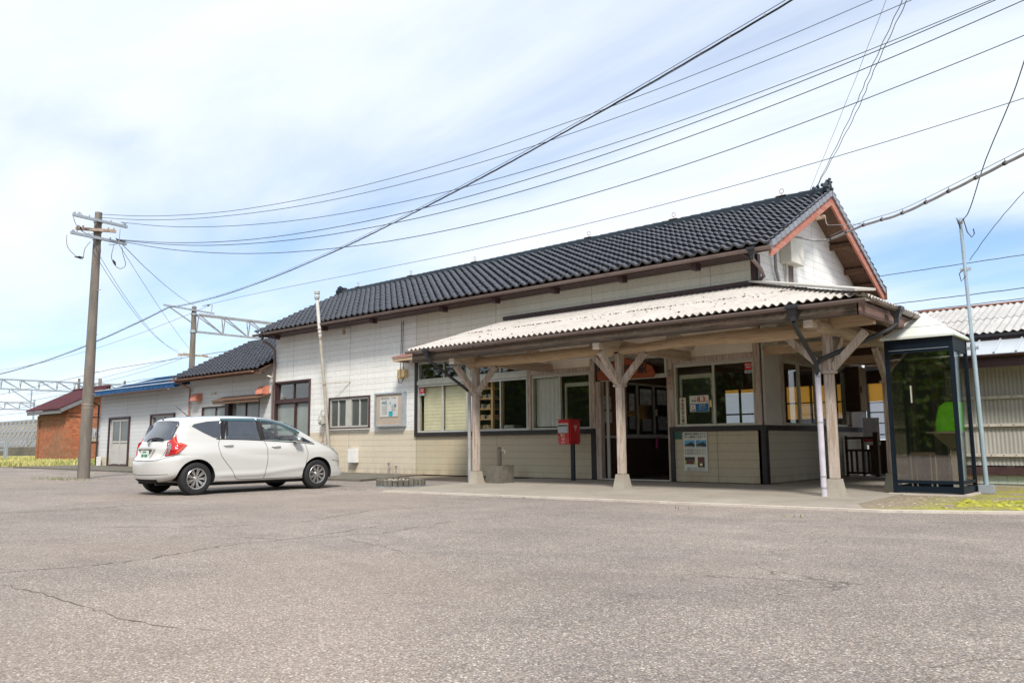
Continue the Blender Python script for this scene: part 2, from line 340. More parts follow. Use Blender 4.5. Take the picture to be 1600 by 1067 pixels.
# ================================================================== mesh builder
def root_of(o):
    while o.parent: o = o.parent
    return o
class MB:
    def __init__(s): s.v = []; s.f = []; s.mi = []; s.mats = []
    def m(s, mt):
        if mt not in s.mats: s.mats.append(mt)
        s.cur = s.mats.index(mt); return s
    cur = 0
    def add(s, vs, fs):
        o = len(s.v); s.v += [tuple(x) for x in vs]
        for f in fs: s.f.append(tuple(i + o for i in f)); s.mi.append(s.cur)
        return s
    def box(s, x0, x1, y0, y1, z0, z1):
        v = [(x, y, z) for z in (z0, z1) for y in (y0, y1) for x in (x0, x1)]
        return s.add(v, [(0, 2, 3, 1), (4, 5, 7, 6), (0, 1, 5, 4), (2, 6, 7, 3), (0, 4, 6, 2), (1, 3, 7, 5)])
    def bbox(s, x0, x1, y0, y1, z0, z1, b=.006):
        """box with chamfered edges"""
        bm = bmesh.new(); bmesh.ops.create_cube(bm, size=1)
        for v in bm.verts: v.co = Vector((x0 + (v.co.x + .5) * (x1 - x0), y0 + (v.co.y + .5) * (y1 - y0), z0 + (v.co.z + .5) * (z1 - z0)))
        bmesh.ops.bevel(bm, geom=bm.edges[:], offset=b, segments=2, affect='EDGES', clamp_overlap=True)
        s.bm(bm); return s
    def bm(s, bm, free=True):
        bm.verts.index_update(); s.add([v.co[:] for v in bm.verts], [[v.index for v in f.verts] for f in bm.faces])
        if free: bm.free()
        return s
    def beam(s, a, b, w, h, up=(0, 0, 1), w2=None, h2=None):
        """rectangular bar from a to b: w across, h along 'up'"""
        a = Vector(a); b = Vector(b); d = (b - a).normalized(); u = Vector(up); u = (u - d * u.dot(d))
        if u.length < 1e-4: u = Vector((0, 1, 0))
        u.normalize(); r = d.cross(u); vs = []
        for p, ww, hh in ((a, w, h), (b, w2 or w, h2 or h)):
            for i, j in ((-1, -1), (1, -1), (1, 1), (-1, 1)): vs.append(p + r * ww / 2 * i + u * hh / 2 * j)
        return s.add(vs, [(3, 2, 1, 0), (4, 5, 6, 7), (0, 1, 5, 4), (1, 2, 6, 5), (2, 3, 7, 6), (3, 0, 4, 7)])
    def tube(s, pts, r, n=8, cap=True, r2=None):
        pts = [Vector(p) for p in pts]; k = len(pts); rings = []
        pr = None
        for i, p in enumerate(pts):
            d = (pts[min(i + 1, k - 1)] - pts[max(i - 1, 0)])
            d.normalize()
            if pr is None:
                u = Vector((0, 0, 1)) if abs(d.z) < .9 else Vector((1, 0, 0))
            else: u = pr
            u = (u - d * u.dot(d)).normalized(); pr = u; w = d.cross(u)
            rr = r if r2 is None else r + (r2 - r) * i / (k - 1)
            if isinstance(r, (list, tuple)): rr = r[i]
            rings.append([p + (u * math.cos(2 * math.pi * j / n) + w * math.sin(2 * math.pi * j / n)) * rr for j in range(n)])
        vs = [v for rg in rings for v in rg]; fs = []
        for i in range(k - 1):
            for j in range(n):
                a = i * n + j; b_ = i * n + (j + 1) % n; fs.append((a, b_, b_ + n, a + n))
        if cap: fs.append(tuple(range(n))[::-1]); fs.append(tuple((k - 1) * n + j for j in range(n)))
        return s.add(vs, fs)
    def prism(s, poly, axis, a, b):
        """poly: 2-D points; extruded along axis from a to b"""
        def P(u, v, t): return {'x': (t, u, v), 'y': (u, t, v), 'z': (u, v, t)}[axis]
        n = len(poly); vs = [P(u, v, a) for u, v in poly] + [P(u, v, b) for u, v in poly]
        fs = [tuple(range(n)), tuple(range(2 * n - 1, n - 1, -1))] + [(i, i + n, (i + 1) % n + n, (i + 1) % n) for i in range(n)]
        return s.add(vs, fs)
    def lathe(s, c, prof, axis='z', n=24, cap=True):
        """prof: list of (radius, t) about an axis through c"""
        c = Vector(c); vs = []; fs = []
        for r, t_ in prof:
            for j in range(n):
                a = 2 * math.pi * j / n; u, v = r * math.cos(a), r * math.sin(a)
                vs.append(c + Vector({'z': (u, v, t_), 'x': (t_, u, v), 'y': (v, t_, u)}[axis]))
        for i in range(len(prof) - 1):
            for j in range(n):
                a = i * n + j; b_ = i * n + (j + 1) % n; fs.append((a, b_, b_ + n, a + n))
        if cap: fs.append(tuple(range(n))[::-1]); fs.append(tuple((len(prof) - 1) * n + j for j in range(n)))
        return s.add(vs, fs)
    def quad(s, a, b, c, d): return s.add([a, b, c, d], [(0, 1, 2, 3)])
    def build(s, name, mt=None, parent=None, smooth=False, loc=None, fix=True, auto=None):
        me = bpy.data.meshes.new(name)
        off = Vector((0, 0, 0))
        if parent is not None: off = root_of(parent).location.copy()
        else:
            if loc is None:
                xs, ys, zs = zip(*s.v); loc = ((min(xs) + max(xs)) / 2, (min(ys) + max(ys)) / 2, min(zs))
            off = Vector(loc)
        me.from_pydata([tuple(Vector(v) - off) for v in s.v], [], s.f)
        if s.mats:
            for q in s.mats: me.materials.append(MT[q] if isinstance(q, str) else q)
            for p, i in zip(me.polygons, s.mi): p.material_index = i
        if mt is not None and not s.mats: me.materials.append(MT[mt] if isinstance(mt, str) else mt)
        if fix:
            bm = bmesh.new(); bm.from_mesh(me); bmesh.ops.recalc_face_normals(bm, faces=bm.faces[:]); bm.to_mesh(me); bm.free()
        if smooth:
            for p in me.polygons: p.use_smooth = True
            if auto: me.set_sharp_from_angle(angle=R(auto))
        o = bpy.data.objects.new(name, me); C.objects.link(o)
        if parent is not None: o.parent = parent
        else: o.location = off
        return o
def tag(o, label=None, cat=None, group=None, kind=None):
    if label: o['label'] = label
    if cat: o['category'] = cat
    if group: o['group'] = group
    if kind: o['kind'] = kind
    return o
def thing(name, loc, label, cat, group=None):
    o = bpy.data.objects.new(name, None); o.empty_display_size = .2; C.objects.link(o); o.location = loc
    return tag(o, label, cat, group)
def children(o): return [c for c in bpy.data.objects if c.parent == o]
def copy_tree(o, loc=None, parent=None):
    c = o.copy(); C.objects.link(c)
    if parent is not None: c.parent = parent
    if loc is not None: c.location = loc
    for ch in children(o): copy_tree(ch, None, c)
    return c
def text_mesh(body, size, depth=0.0, align='CENTER', bold=0.0):
    cu = bpy.data.curves.new('lettering', 'FONT'); cu.body = body; cu.size = size; cu.align_x = align; cu.align_y = 'CENTER'
    cu.extrude = depth; cu.offset = bold; cu.resolution_u = 2
    o = bpy.data.objects.new('lettering', cu); C.objects.link(o)
    dg = bpy.context.evaluated_depsgraph_get(); me = o.evaluated_get(dg).to_mesh()
    vs = [v.co.copy() for v in me.vertices]; fs = [tuple(p.vertices) for p in me.polygons]
    o.evaluated_get(dg).to_mesh_clear(); bpy.data.objects.remove(o); bpy.data.curves.remove(cu)
    return vs, fs
def letter(mb, mt, body, size, cx, y, cz, width=None, depth=.001, bold=0, vertical=False, ux=(1, 0, 0), flip=False):
    """lettering standing in the wall plane at (cx, y, cz), facing -Y (or along ux for other walls)"""
    mb.m(mt)
    ux = Vector(ux)
    if vertical:
        for i, ch in enumerate(body):
            vs, fs = text_mesh(ch, size, depth, bold=bold)
            if vs: mb.add([Vector((cx, y, cz)) + ux * v.x + Vector((0, 0, v.y - i * size * 1.08)) + Vector((ux.y, -ux.x, 0)) * v.z for v in vs], fs)
        return
    vs, fs = text_mesh(body, size, depth, bold=bold)
    if not vs: return
    k = 1.
    if width:
        w = max(v.x for v in vs) - min(v.x for v in vs); k = width / w
    mb.add([Vector((cx, y, cz)) + ux * (v.x * k) + Vector((0, 0, v.y)) + Vector((ux.y, -ux.x, 0)) * v.z for v in vs], fs)

def holed_wall(mb, u0, u1, z0, z1, holes, P, t, ufun=None):
    """vertical wall in (u,z) with rectangular holes; P(u, d, z) maps to the world, d = depth behind the face"""
    us = sorted({u0, u1} | {h[0] for h in holes} | {h[1] for h in holes}); zs = sorted({z0, z1} | {h[2] for h in holes} | {h[3] for h in holes})
    def solid(a, b, c, d):
        if a < u0 or b > u1 or c < z0 or d > z1: return False
        for h in holes:
            if a >= h[0] - 1e-6 and b <= h[1] + 1e-6 and c >= h[2] - 1e-6 and d <= h[3] + 1e-6: return False
        return True
    for i in range(len(us) - 1):
        for j in range(len(zs) - 1):
            a, b, c, d = us[i], us[i + 1], zs[j], zs[j + 1]
            if not solid(a, b, c, d): continue
            for dd in (0, t): mb.quad(P(a, dd, c), P(b, dd, c), P(b, dd, d), P(a, dd, d))
    for h in list(holes) + [(u0, u1, z0, z1)]:
        a, b, c, d = h
        for (p, q) in (((a, c), (b, c)), ((b, c), (b, d)), ((b, d), (a, d)), ((a, d), (a, c))):
            mb.quad(P(p[0], 0, p[1]), P(q[0], 0, q[1]), P(q[0], t, q[1]), P(p[0], t, p[1]))

# ================================================================== setting: ground
gm = MB()
gm.quad((-900, -900, 0), (900, -900, 0), (900, 900, 0), (-900, 900, 0))
tag(gm.build('ground', 'asphalt', loc=(0, 0, 0)), kind='structure')
# porch slab with its kerb
pl = MB(); pl.prism([(-11.72, 9.84), (-3.45, 10.50), (-3.75, 11.2), (-3.85, 13.0), (-3.9, 20), (-7.2, 20.5), (-12.7, 15.25), (-12.55, 13.0)], 'z', -.1, .035)
tag(pl.build('porch_pavement', 'slab'), kind='structure')
kb = MB(); kb.prism([(-11.75, 9.70), (-3.2, 10.38), (-1.2, 11.35), (6, 14.6), (6, 14.76), (-1.25, 11.50), (-3.24, 10.53), (-11.72, 9.85)], 'z', -.1, .028)
tag(kb.build('kerb', 'kerb'), kind='structure')
ap = MB(); ap.prism([(-40, 12.3), (-24.2, 12.2), (-15.5, 12.15), (-16.7, 15.2), (-40, 15.2)], 'z', -.1, .052)
tag(ap.build('pavement', 'darkconc'), kind='structure')
er = MB(); er.prism([(-16.6, 14.0), (-12.6, 13.4), (-12.7, 15.2), (-16.65, 15.2)], 'z', -.1, .02)
tag(er.build('earth_strip', 'earth'), kind='structure')
rr = MB(); rr.prism([(-3.82, 10.53), (-3.24, 10.55), (-1.25, 11.52), (6, 14.78), (6, 17.2), (-3.86, 17.2)], 'z', -.1, .022)
def moss_mat():
    m, t, b = NT('mossy_ground'); g = G(t); p = g.pos()
    n = g.noise(p, 1.6, 6, .65, .3); n2 = g.noise(p, 22, 4, .6)
    soil = g.mix(g.rng(n2, .35, .65), (.17, .13, .09), (.34, .28, .20))
    q = g.sep(p)
    moss = g.mix(g.rng(n2, .3, .7), (.15, .15, .015), (.42, .40, .05))
    f = g.math('MULTIPLY', g.rng(n, .42, .54), g.rng(q[0], -3.6, -2.6))
    g.put(g.mix(f, soil, moss), b.inputs['Base Color']); b.inputs['Roughness'].default_value = .95
    g.bump(g.math('ADD', n2, g.math('MULTIPLY', f, .6)), .8, .03, b); return m
tag(rr.build('earth_ground', moss_mat()), kind='structure')
def lumps(name, n, region, mt, smin, smax, label, z=.02):
    mb = MB()
    for i in range(n):
        x = random.uniform(region[0], region[1]); y = region[2] + random.random() * (region[3] - region[2]) + (x - region[0]) * region[4]
        r_ = random.uniform(smin, smax); bm = bmesh.new(); bmesh.ops.create_icosphere(bm, subdivisions=1, radius=r_)
        a = random.random() * 6.3
        for v in bm.verts:
            v.co *= random.uniform(.75, 1.2); v.co.z *= .5; v.co = Matrix.Rotation(a, 3, 'Z') @ v.co; v.co += Vector((x, y, z))
        mb.bm(bm)
    return tag(mb.build(name, mt), label, None, None, 'stuff')
lumps('pebbles', 420, (-3.6, 2.4, 10.75, 14.2, .42), 'kerb', .006, .02, 'small pale pebbles scattered over the mossy earth')
lumps('moss_cushions', 330, (-2.9, 2.4, 11.0, 13.6, .42), mat('moss_green', (.20, .20, .02), .95, var=.5, vs=9, col2=(.46, .44, .06)), .03, .11, 'yellow green cushions of moss on the earth by the phone booth', .012)
# distinct long cracks of the old asphalt
def crack(pts, w):
    mb = MB(); P_ = []
    for i in range(len(pts) - 1):
        a = Vector(pts[i]).to_3d(); b_ = Vector(pts[i + 1]).to_3d(); n = max(2, int((b_ - a).length / .07))
        for k in range(n): P_.append(a.lerp(b_, k / n) + Vector((random.gauss(0, .018), random.gauss(0, .018), 0)))
    for i in range(len(P_) - 1):
        a, b_ = P_[i], P_[i + 1]; d = (b_ - a).normalized(); r_ = Vector((d.y, -d.x, 0)) * w * random.uniform(.07, .33) * min(1, min(i, len(P_) - i) / 6 + .2); e = Vector((0, 0, .003))
        mb.quad(a - r_ + e, b_ - r_ + e, b_ + r_ + e, a + r_ + e)
    tag(mb.build('asphalt_crack', mt_crack, fix=False), kind='structure')
mt_crack = mat('crack_dark', (.15, .12, .092), .95, var=.3)
crack([(-6.4, 1.72), (-5.96, 1.81), (-5.12, 1.86), (-4.32, 1.85), (-3.92, 1.90), (-3.6, 2.05)], .016)
crack([(-7.0, 1.7), (-6.48, 1.96), (-6.33, 2.45), (-6.35, 2.97), (-6.66, 3.74), (-6.60, 4.36), (-6.74, 5.1), (-6.93, 5.76)], .026)
crack([(-7.52, 4.15), (-7.0, 4.2), (-6.55, 4.35)], .024)
crack([(-12.9, 3.2), (-12.32, 3.67), (-12.13, 4.44), (-12.27, 5.33), (-12.2, 6.0)], .06)
crack([(-6.6, 4.4), (-6.3, 5.2), (-6.6, 6.4), (-6.5, 8.0)], .026)
crack([(-9.5, 3.6), (-8.2, 4.6), (-8.0, 5.6), (-8.6, 6.9), (-8.4, 8.2)], .03)
crack([(-6.3, 4.7), (-5.5, 4.57), (-4.9, 4.3)], .018)
crack([(-.95, 3.35), (-.86, 3.54), (-.81, 3.7), (-.6, 3.9)], .012)
# ------------------------------------------------------------------ grass at the left
def blades(name, n, fn, h, mt, label, w=.007):
    mb = MB()
    for i in range(n):
        x, y, z = fn(); a = random.random() * 6.28; hh = h * random.uniform(.35, 1.2); l = random.uniform(-.5, .5) * hh
        dx, dy = math.cos(a) * w, math.sin(a) * w
        mb.add([(x - dx, y - dy, z), (x + dx, y + dy, z), (x + l * dy / w * .6, y - l * dx / w * .6, z + hh)], [(0, 1, 2)])
    return tag(mb.build(name, mt, fix=False, loc=(mb.v[0])), label, None, None, 'stuff')
gg = mat('grass_mix', (.22, .36, .05), .8, var=.45, vs=.35, col2=(.80, .68, .30))
gs = MB(); gs.prism([(-42.5, 12.8), (-40.2, 15.6), (-40, 24), (-120, 40), (-120, 12.5), (-60, 9)], 'z', -.1, .06)
tag(gs.build('grass_ground', mat('grass_soil', (.20, .22, .07), .95, var=.4, vs=.4, col2=(.50, .42, .20))), kind='structure')
blades('grass', 26000, lambda: (random.uniform(-70, -40.4), random.uniform(12.2, 26), .05), .22, gg, 'sunlit green and straw coloured grass beyond the parking area', .05)
wd = mat('weed_green', (.10, .17, .03), .8, var=.5, vs=3, col2=(.30,.30,.10))
def near(cx, cy, sx, sy): return lambda: (random.gauss(cx, sx), random.gauss(cy, sy), .0)
for k, (cx, cy, sx, sy, n) in enumerate(((-24.1, 8.6, .9, .25, 260), (-28.5, 10.5, .5, .3, 90), (-33.4, 14.8, .2, .1, 60), (-12.5, 9.75, .3, .05, 24), (-1.1, 10.2, .09, .05, 40), (-3.8, 9.2, .1, .05, 18), (-5.4, 9.5, .1, .05, 14), (-8.5, 9.92, .35, .03, 20))):
    blades('weeds', n if k in (0, 2, 3) else n // 2, near(cx, cy, sx, sy), .045 if k else .06, wd, ('low weeds round the foot of the tall concrete pole', 'weeds behind the car bumper', 'tuft of weeds at the foot of the far annex wall', 'weeds at the left end of the porch kerb', 'small green weed on the asphalt at the right edge', 'tiny weed on the asphalt in front of the phone booth', 'tiny weed on the asphalt before the corner pillar', 'thin weeds along the joint of the porch kerb')[k])

# ================================================================== station building
st = thing('station_building', (-15.5, 15.2, 0), 'long white sided railway station with black tile roof and a timber porch', 'station')
YF = 15.2
mains = [(-24.0, -22.08, 1.18, 2.95), (-20.95, -19.03, 1.40, 2.29), (-16.88, -12.80, 1.19, 3.14), (-12.70, -10.93, 1.19, 2.50), (-10.80, -8.86, .05, 2.80), (-8.74, -6.92, 1.19, 2.49)]
w1 = MB(); holed_wall(w1, -24.1, -16.97, .05, 4.84, [mains[0], mains[1]], lambda u, d, z: (u, YF + d, z), .14)
w1.build('wall', 'siding', st)
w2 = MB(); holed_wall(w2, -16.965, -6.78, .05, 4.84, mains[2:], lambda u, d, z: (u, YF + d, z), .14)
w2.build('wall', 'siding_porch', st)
# boards above the porch roof are painted like the rest: thin upper cladding, proud of the wall
w3 = MB(); w3.box(-16.965, -6.84, YF - .012, YF - .001, 3.35, 4.60); w3.build('upper_cladding', siding('siding_upper', (.78, .78, .68), (.6, .5, .4), 1.2, dirt=.5), st)
# side (gable) wall
sw = MB(); holed_wall(sw, 15.2, 21.2, .05, 4.62, [(16.25, 19.95, 1.19, 2.56)], lambda u, d, z: (-6.775 - d, u, z), .14)
sw.add([(-6.775, 15.2, 4.62), (-6.775, 21.2, 4.62), (-6.775, 21.2, 4.72), (-6.775, 17.98, 6.36), (-6.775, 15.2, 4.95)], [(0, 1, 2, 3, 4)])
sw.build('gable_wall', 'siding_side', st)
ow = MB(); ow.box(-24.1, -23.96, 15.35, 21.2, .05, 4.62); ow.box(-24.1, -10.95, 21.06, 21.2, .05, 4.62); ow.box(-10.95, -6.92, 21.06, 21.2, .05, 1.35); ow.box(-10.95, -6.92, 21.06, 21.2, 2.45, 4.62)
ow.add([(-24.05, 15.2, 4.62), (-24.05, 21.2, 4.62), (-24.05, 17.98, 6.3)], [(0, 1, 2)])
ow.build('rear_wall', 'siding_ext', st)
fb = MB(); fb.box(-24.3, -6.14, 21.42, 21.47, 4.42, 4.755); fb.build('rear_fascia', 'soffit', st)
cp = MB(); cp.box(-6.90, -6.76, YF - .03, YF - .002, 3.9, 4.62); cp.box(-6.772, -6.745, YF - .03, YF + .1, 3.9, 4.62); cp.build('corner_board', 'brown', st)
# trims: window surrounds
def surround(mb, x0, x1, z0, z1, w=.06, d=.05, y=YF):
    mb.box(x0 - w, x0, y - d, y + .02, z0 - w, z1 + w); mb.box(x1, x1 + w, y - d, y + .02, z0 - w, z1 + w)
    mb.box(x0, x1, y - d + .002, y + .02, z1, z1 + w); mb.box(x0, x1, y - d + .002, y + .02, z0 - w, z0)
tr = MB(); surround(tr, -20.95, -19.03, 1.40, 2.29, .045); tr.build('window_surround', 'brown', st)
tr = MB(); surround(tr, -24.0, -22.08, 1.18, 2.95, .055)
tr.box(-24.0, -22.08, YF - .04, YF + .06, 2.27, 2.36); tr.box(-22.93, -22.88, YF - .01, YF + .06, 1.18, 2.27)
tr.build('window_surround', 'brown', st)
tr = MB(); tr.box(-16.98, -16.88, YF - .055, YF + .02, 1.08, 3.2); tr.box(-16.88, -10.83, YF - .06, YF + .02, 1.085, 1.19)
tr.box(-8.87, -6.77, YF - .055, YF - .003, 1.085, 1.185); tr.box(-10.93, -10.80, YF - .05, YF - .003, .05, 1.085); tr.box(-8.87, -8.78, YF - .045, YF - .003, .05, 1.085)
tr.box(-6.84, -6.755, YF - .05, YF - .003, .05, 1.085)
tr.build('sill_trim', 'black', st)
ts = MB(); ts.box(-6.772, -6.73, YF - .05, 21.2, 1.085, 1.185); ts.box(-6.772, -6.74, YF - .048, YF + .09, .05, 1.083); ts.build('side_sill_trim', 'black', st)
# cream fascia panels and pinkish timber frame inside the porch
fp = MB(); fp.box(-12.78, -10.92, YF - .02, YF - .004, 2.62, 3.5); fp.box(-8.80, -6.93, YF - .02, YF - .004, 2.62, 3.5); fp.box(-10.78, -8.88, YF - .02, YF - .004, 2.82, 3.5); fp.box(-16.9, -12.82, YF - .02, YF - .004, 3.2, 3.6)
fp.build('cream_panel', 'cream', st)
tf = MB()
for x0, x1, z0, z1 in ((-12.84, -12.72, 1.19, 3.5), (-10.93, -10.80, 1.19, 3.3), (-8.88, -8.75, 1.19, 3.4), (-6.93, -6.80, 1.19, 3.4)): tf.box(x0, x1, YF - .05, YF + .05, z0, z1)
tf.box(-12.72, -10.93, YF - .045, YF - .003, 2.53, 2.62); tf.box(-8.75, -6.93, YF - .045, YF - .003, 2.53, 2.63)
tf.box(-10.80, -8.88, YF - .04, YF - .003, 2.79, 2.95); tf.box(-10.80, -10.66, YF - .03, YF + .12, .05, 2.26); tf.box(-8.92, -8.88, YF - .03, YF + .12, .05, 2.26)
tf.build('timber_frame', 'wood', st)
sp = MB(); sp.box(-6.772, -6.745, YF + .01, 16.0, 1.19, 2.70); sp.box(-6.772, -6.745, 20.05, 21.2, 1.19, 2.7); sp.box(-6.772, -6.75, 16.02, 20.03, 2.66, 3.3); sp.build('side_panel', 'greypanel', st)
sf = MB(); sf.box(-6.772, -6.72, 16.0, 16.13, 1.19, 2.72); sf.box(-6.772, -6.72, 16.13, 20.05, 2.57, 2.68); sf.box(-6.772, -6.72, 20.0, 20.05, 1.19, 2.57)
sf.build('side_window_frame', 'wood', st)
wp = MB()   # little fittings inside the side windows
for y0, y1 in ((16.25, 17.12), (17.12, 18.05), (18.05, 19.0), (19.0, 19.95)):
    wp.box(-6.85, -6.80, y0, y0 + .045, 1.2, 2.55); wp.box(-6.85, -6.80, y1 - .045, y1, 1.2, 2.55); wp.box(-6.845, -6.805, y0, y1, 1.2, 1.25); wp.box(-6.845, -6.805, y0, y1, 2.5, 2.55)
wp.build('side_sash', 'alushade', st)
MB().box(-6.828, -6.822, 16.27, 19.93, 1.24, 2.51).build('side_pane', glassy('side_window_glass', (.95, .96, .95), alpha=.03, refl=.55), st)

def sash(x0, x1, z0, z1, splits, parent, y=YF, fm='alu', gm_='glass', w=.045, deep=.07, outer=.05, name='window'):
    """aluminium window: outer frame, one sash stile at each split, panes"""
    f = MB(); f.box(x0, x0 + outer, y - .02, y + deep, z0, z1); f.box(x1 - outer, x1, y - .02, y + deep, z0, z1)
    f.box(x0 + outer, x1 - outer, y - .018, y + deep, z0, z0 + outer); f.box(x0 + outer, x1 - outer, y - .018, y + deep, z1 - outer, z1)
    for s_ in splits: f.box(s_ - w / 2, s_ + w / 2, y + .005, y + .055, z0 + outer, z1 - outer)
    fo = f.build(name, fm, parent)
    xs = [x0 + outer] + list(splits) + [x1 - outer]
    for i in range(len(xs) - 1):
        MB().box(xs[i] + (w / 2 if i else 0), xs[i + 1] - (w / 2 if i < len(xs) - 2 else 0), y + .028 + .012 * (i % 2), y + .033 + .012 * (i % 2), z0 + outer, z1 - outer).build('pane', gm_, fo)
    return fo
sash(-24.0, -22.08, 2.36, 2.95, [-23.04], st, fm='brown', outer=.05, y=YF + .03)
sash(-24.0, -22.93, 1.18, 2.27, [], st, fm='brown', gm_='paleglass', outer=.03, y=YF + .03); sash(-22.88, -22.08, 1.18, 2.27, [], st, fm='brown', gm_='paleglass', outer=.03, y=YF + .03)
sash(-20.95, -20.10, 1.40, 2.29, [-20.55], st, gm_='frosted'); sash(-19.93, -19.03, 1.40, 2.29, [-19.50], st, gm_='frosted')
MB().box(-20.10, -19.93, YF - .01, YF + .06, 1.40, 2.29).build('mullion', 'alu', st)
MB().box(-21.0, -18.98, YF - .09, YF - .003, 1.33, 1.352).build('window_ledge', 'white', st)
sash(-16.88, -14.92, 2.62, 3.14, [-15.86], st, outer=.05, fm='alushade'); sash(-14.80, -12.84, 2.62, 3.14, [-13.78], st, fm='alushade')
sash(-16.88, -14.92, 1.19, 2.50, [-15.91], st, fm='alu'); sash(-14.80, -12.84, 1.19, 2.50, [-13.78], st, fm='alu')
lt = MB(); lt.box(-16.88, -12.84, YF - .05, YF + .05, 2.505, 2.615); lt.build('lintel', 'alushade', st)
ml = MB(); ml.box(-14.92, -14.80, YF - .04, YF + .05, 1.19, 3.14); ml.build('mullion', 'alushade', st)
sash(-12.72, -10.93, 1.19, 2.50, [-11.86], st, fm='alushade'); sash(-8.75, -6.92, 1.19, 2.50, [-7.84], st, fm='alushade')
# secondary inner sash seen through the panes
for a, b_ in ((-11.78, -11.0), (-8.68, -7.9)):
    i_ = MB(); i_.box(a, b_, YF + .10, YF + .14, 2.20, 2.29); i_.box(a, a + .05, YF + .10, YF + .14, 1.24, 2.2); i_.box(b_ - .05, b_, YF + .10, YF + .14, 1.24, 2.2); i_.build('inner_sash', 'alushade', st)
# transom over the door
to = MB(); to.box(-10.66, -8.92, YF + .0, YF + .06, 2.26, 2.35); to.box(-10.66, -8.92, YF, YF + .06, 2.70, 2.79); to.box(-10.66, -10.6, YF, YF + .06, 2.35, 2.70); to.box(-8.98, -8.92, YF, YF + .06, 2.35, 2.70); to.build('door_transom', 'alushade', st)
MB().box(-10.6, -8.98, YF + .03, YF + .035, 2.35, 2.70).build('pane', 'glass', st)
dt = MB(); dt.box(-10.80, -8.86, YF - .02, YF + .12, .045, .07); dt.build('threshold', 'alu', st)
# sliding door leaf pushed half open inside
dl = MB(); dl.box(-10.62, -10.55, YF + .14, YF + .18, .07, 2.26); dl.build('door_edge', 'alu', st)
# blinds, shelf, curtain behind the office windows
bl = MB()
for a, b_ in ((-16.74, -15.93), (-15.89, -14.97)):
    n = 26; vs = []
    for k in range(n + 1):
        z = 1.25 + (2.44 - 1.25) * k / n; vs += [(a, YF + .10 + .004 * (k % 2), z), (b_, YF + .10 + .004 * (k % 2), z)]
    bl.add(vs, [(2 * k, 2 * k + 1, 2 * k + 3, 2 * k + 2) for k in range(n)])
bl.build('roller_blind', 'blind', st, fix=False)
cu = MB(); n = 40; vs = []
for k in range(n + 1):
    x = -12.66 + .80 * k / n; y = YF + .105 + .008 * math.sin(k * .9) + .004 * math.sin(k * 2.3); vs += [(x, y, 1.27), (x, y - .003 * math.sin(k), 2.44)]
cu.add(vs, [(2 * k, 2 * k + 2, 2 * k + 3, 2 * k + 1) for k in range(n)]); cu.build('curtain', 'paper', st, fix=False, smooth=True)

# interior shell
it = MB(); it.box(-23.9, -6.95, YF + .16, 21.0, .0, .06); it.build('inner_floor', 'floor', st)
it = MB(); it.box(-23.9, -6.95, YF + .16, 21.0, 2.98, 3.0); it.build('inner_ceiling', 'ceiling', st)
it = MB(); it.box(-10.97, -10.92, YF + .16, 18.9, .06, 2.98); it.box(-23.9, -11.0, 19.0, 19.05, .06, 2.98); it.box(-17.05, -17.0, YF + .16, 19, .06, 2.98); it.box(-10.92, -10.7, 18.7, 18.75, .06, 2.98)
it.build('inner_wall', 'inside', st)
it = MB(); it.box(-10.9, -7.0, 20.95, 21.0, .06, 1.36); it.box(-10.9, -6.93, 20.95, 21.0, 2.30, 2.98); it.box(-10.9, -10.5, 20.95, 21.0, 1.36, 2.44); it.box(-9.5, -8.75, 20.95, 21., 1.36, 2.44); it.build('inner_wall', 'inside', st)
it = MB()
for x in (-10.5, -10.03, -9.55): it.box(x - .025, x + .025, 20.96, 21.02, 1.36, 2.44)
for x in (-8.73, -8.05, -7.4, -7.02): it.box(x - .025, x + .025, 20.96, 21.02, 1.36, 2.44)
it.box(-10.5, -9.5, 20.965, 21.015, 1.6, 1.64); it.box(-8.75, -7.0, 20.965, 21.015, 1.84, 1.88); it.box(-8.75, -7.0, 20.965, 21.015, 1.36, 1.44)
it.build('rear_window_frame', 'dkwood', st)
MB().box(-10.5, -9.5, 21.03, 21.034, 1.36, 2.2).build('rear_window_screen', 'white_tr', st)
MB().box(-10.5, -9.5, 21.03, 21.034, 2.205, 2.45).build('rear_window_band', 'yellow', st)
MB().box(-8.75, -6.925, 21.03, 21.034, 1.36, 2.45).build('rear_window_blind', 'yellow', st)
tkt = MB(); tkt.box(-10.92, -10.60, 15.40, 18.68, .975, 1.03); tkt.build('ticket_counter', 'greypanel', st)
tkt = MB(); tkt.box(-10.918, -10.66, 15.45, 18.66, .06, .973); tkt.build('counter_front', wood('counter_wood', (.045, .026, .018), (.085, .05, .032), 'z'), st)
tkt = MB()
for y in (16.55, 17.08, 17.86, 18.6): tkt.box(-10.915, -10.87, y - .025, y + .025, 1.03, 2.28)
tkt.box(-10.915, -10.87, 16.53, 18.62, 2.28, 2.33); tkt.box(-10.915, -10.87, 16.53, 18.62, 1.032, 1.07); tkt.build('counter_frame', 'alu', st)
MB().box(-10.913, -10.905, 16.57, 18.58, 1.07, 2.28).build('counter_glass', mat('dark_office_glass', (.03, .032, .035), .12, spec=.5), st)
MB().box(-10.915, -10.90, 15.42, 16.5, 1.04, 2.6).build('brown_board', wood('hall_board', (.20, .085, .04), (.30, .14, .07), 'z'), st)
nt_m = mat('dim_notice', (.60, .63, .63), .8, var=.35, vs=9)
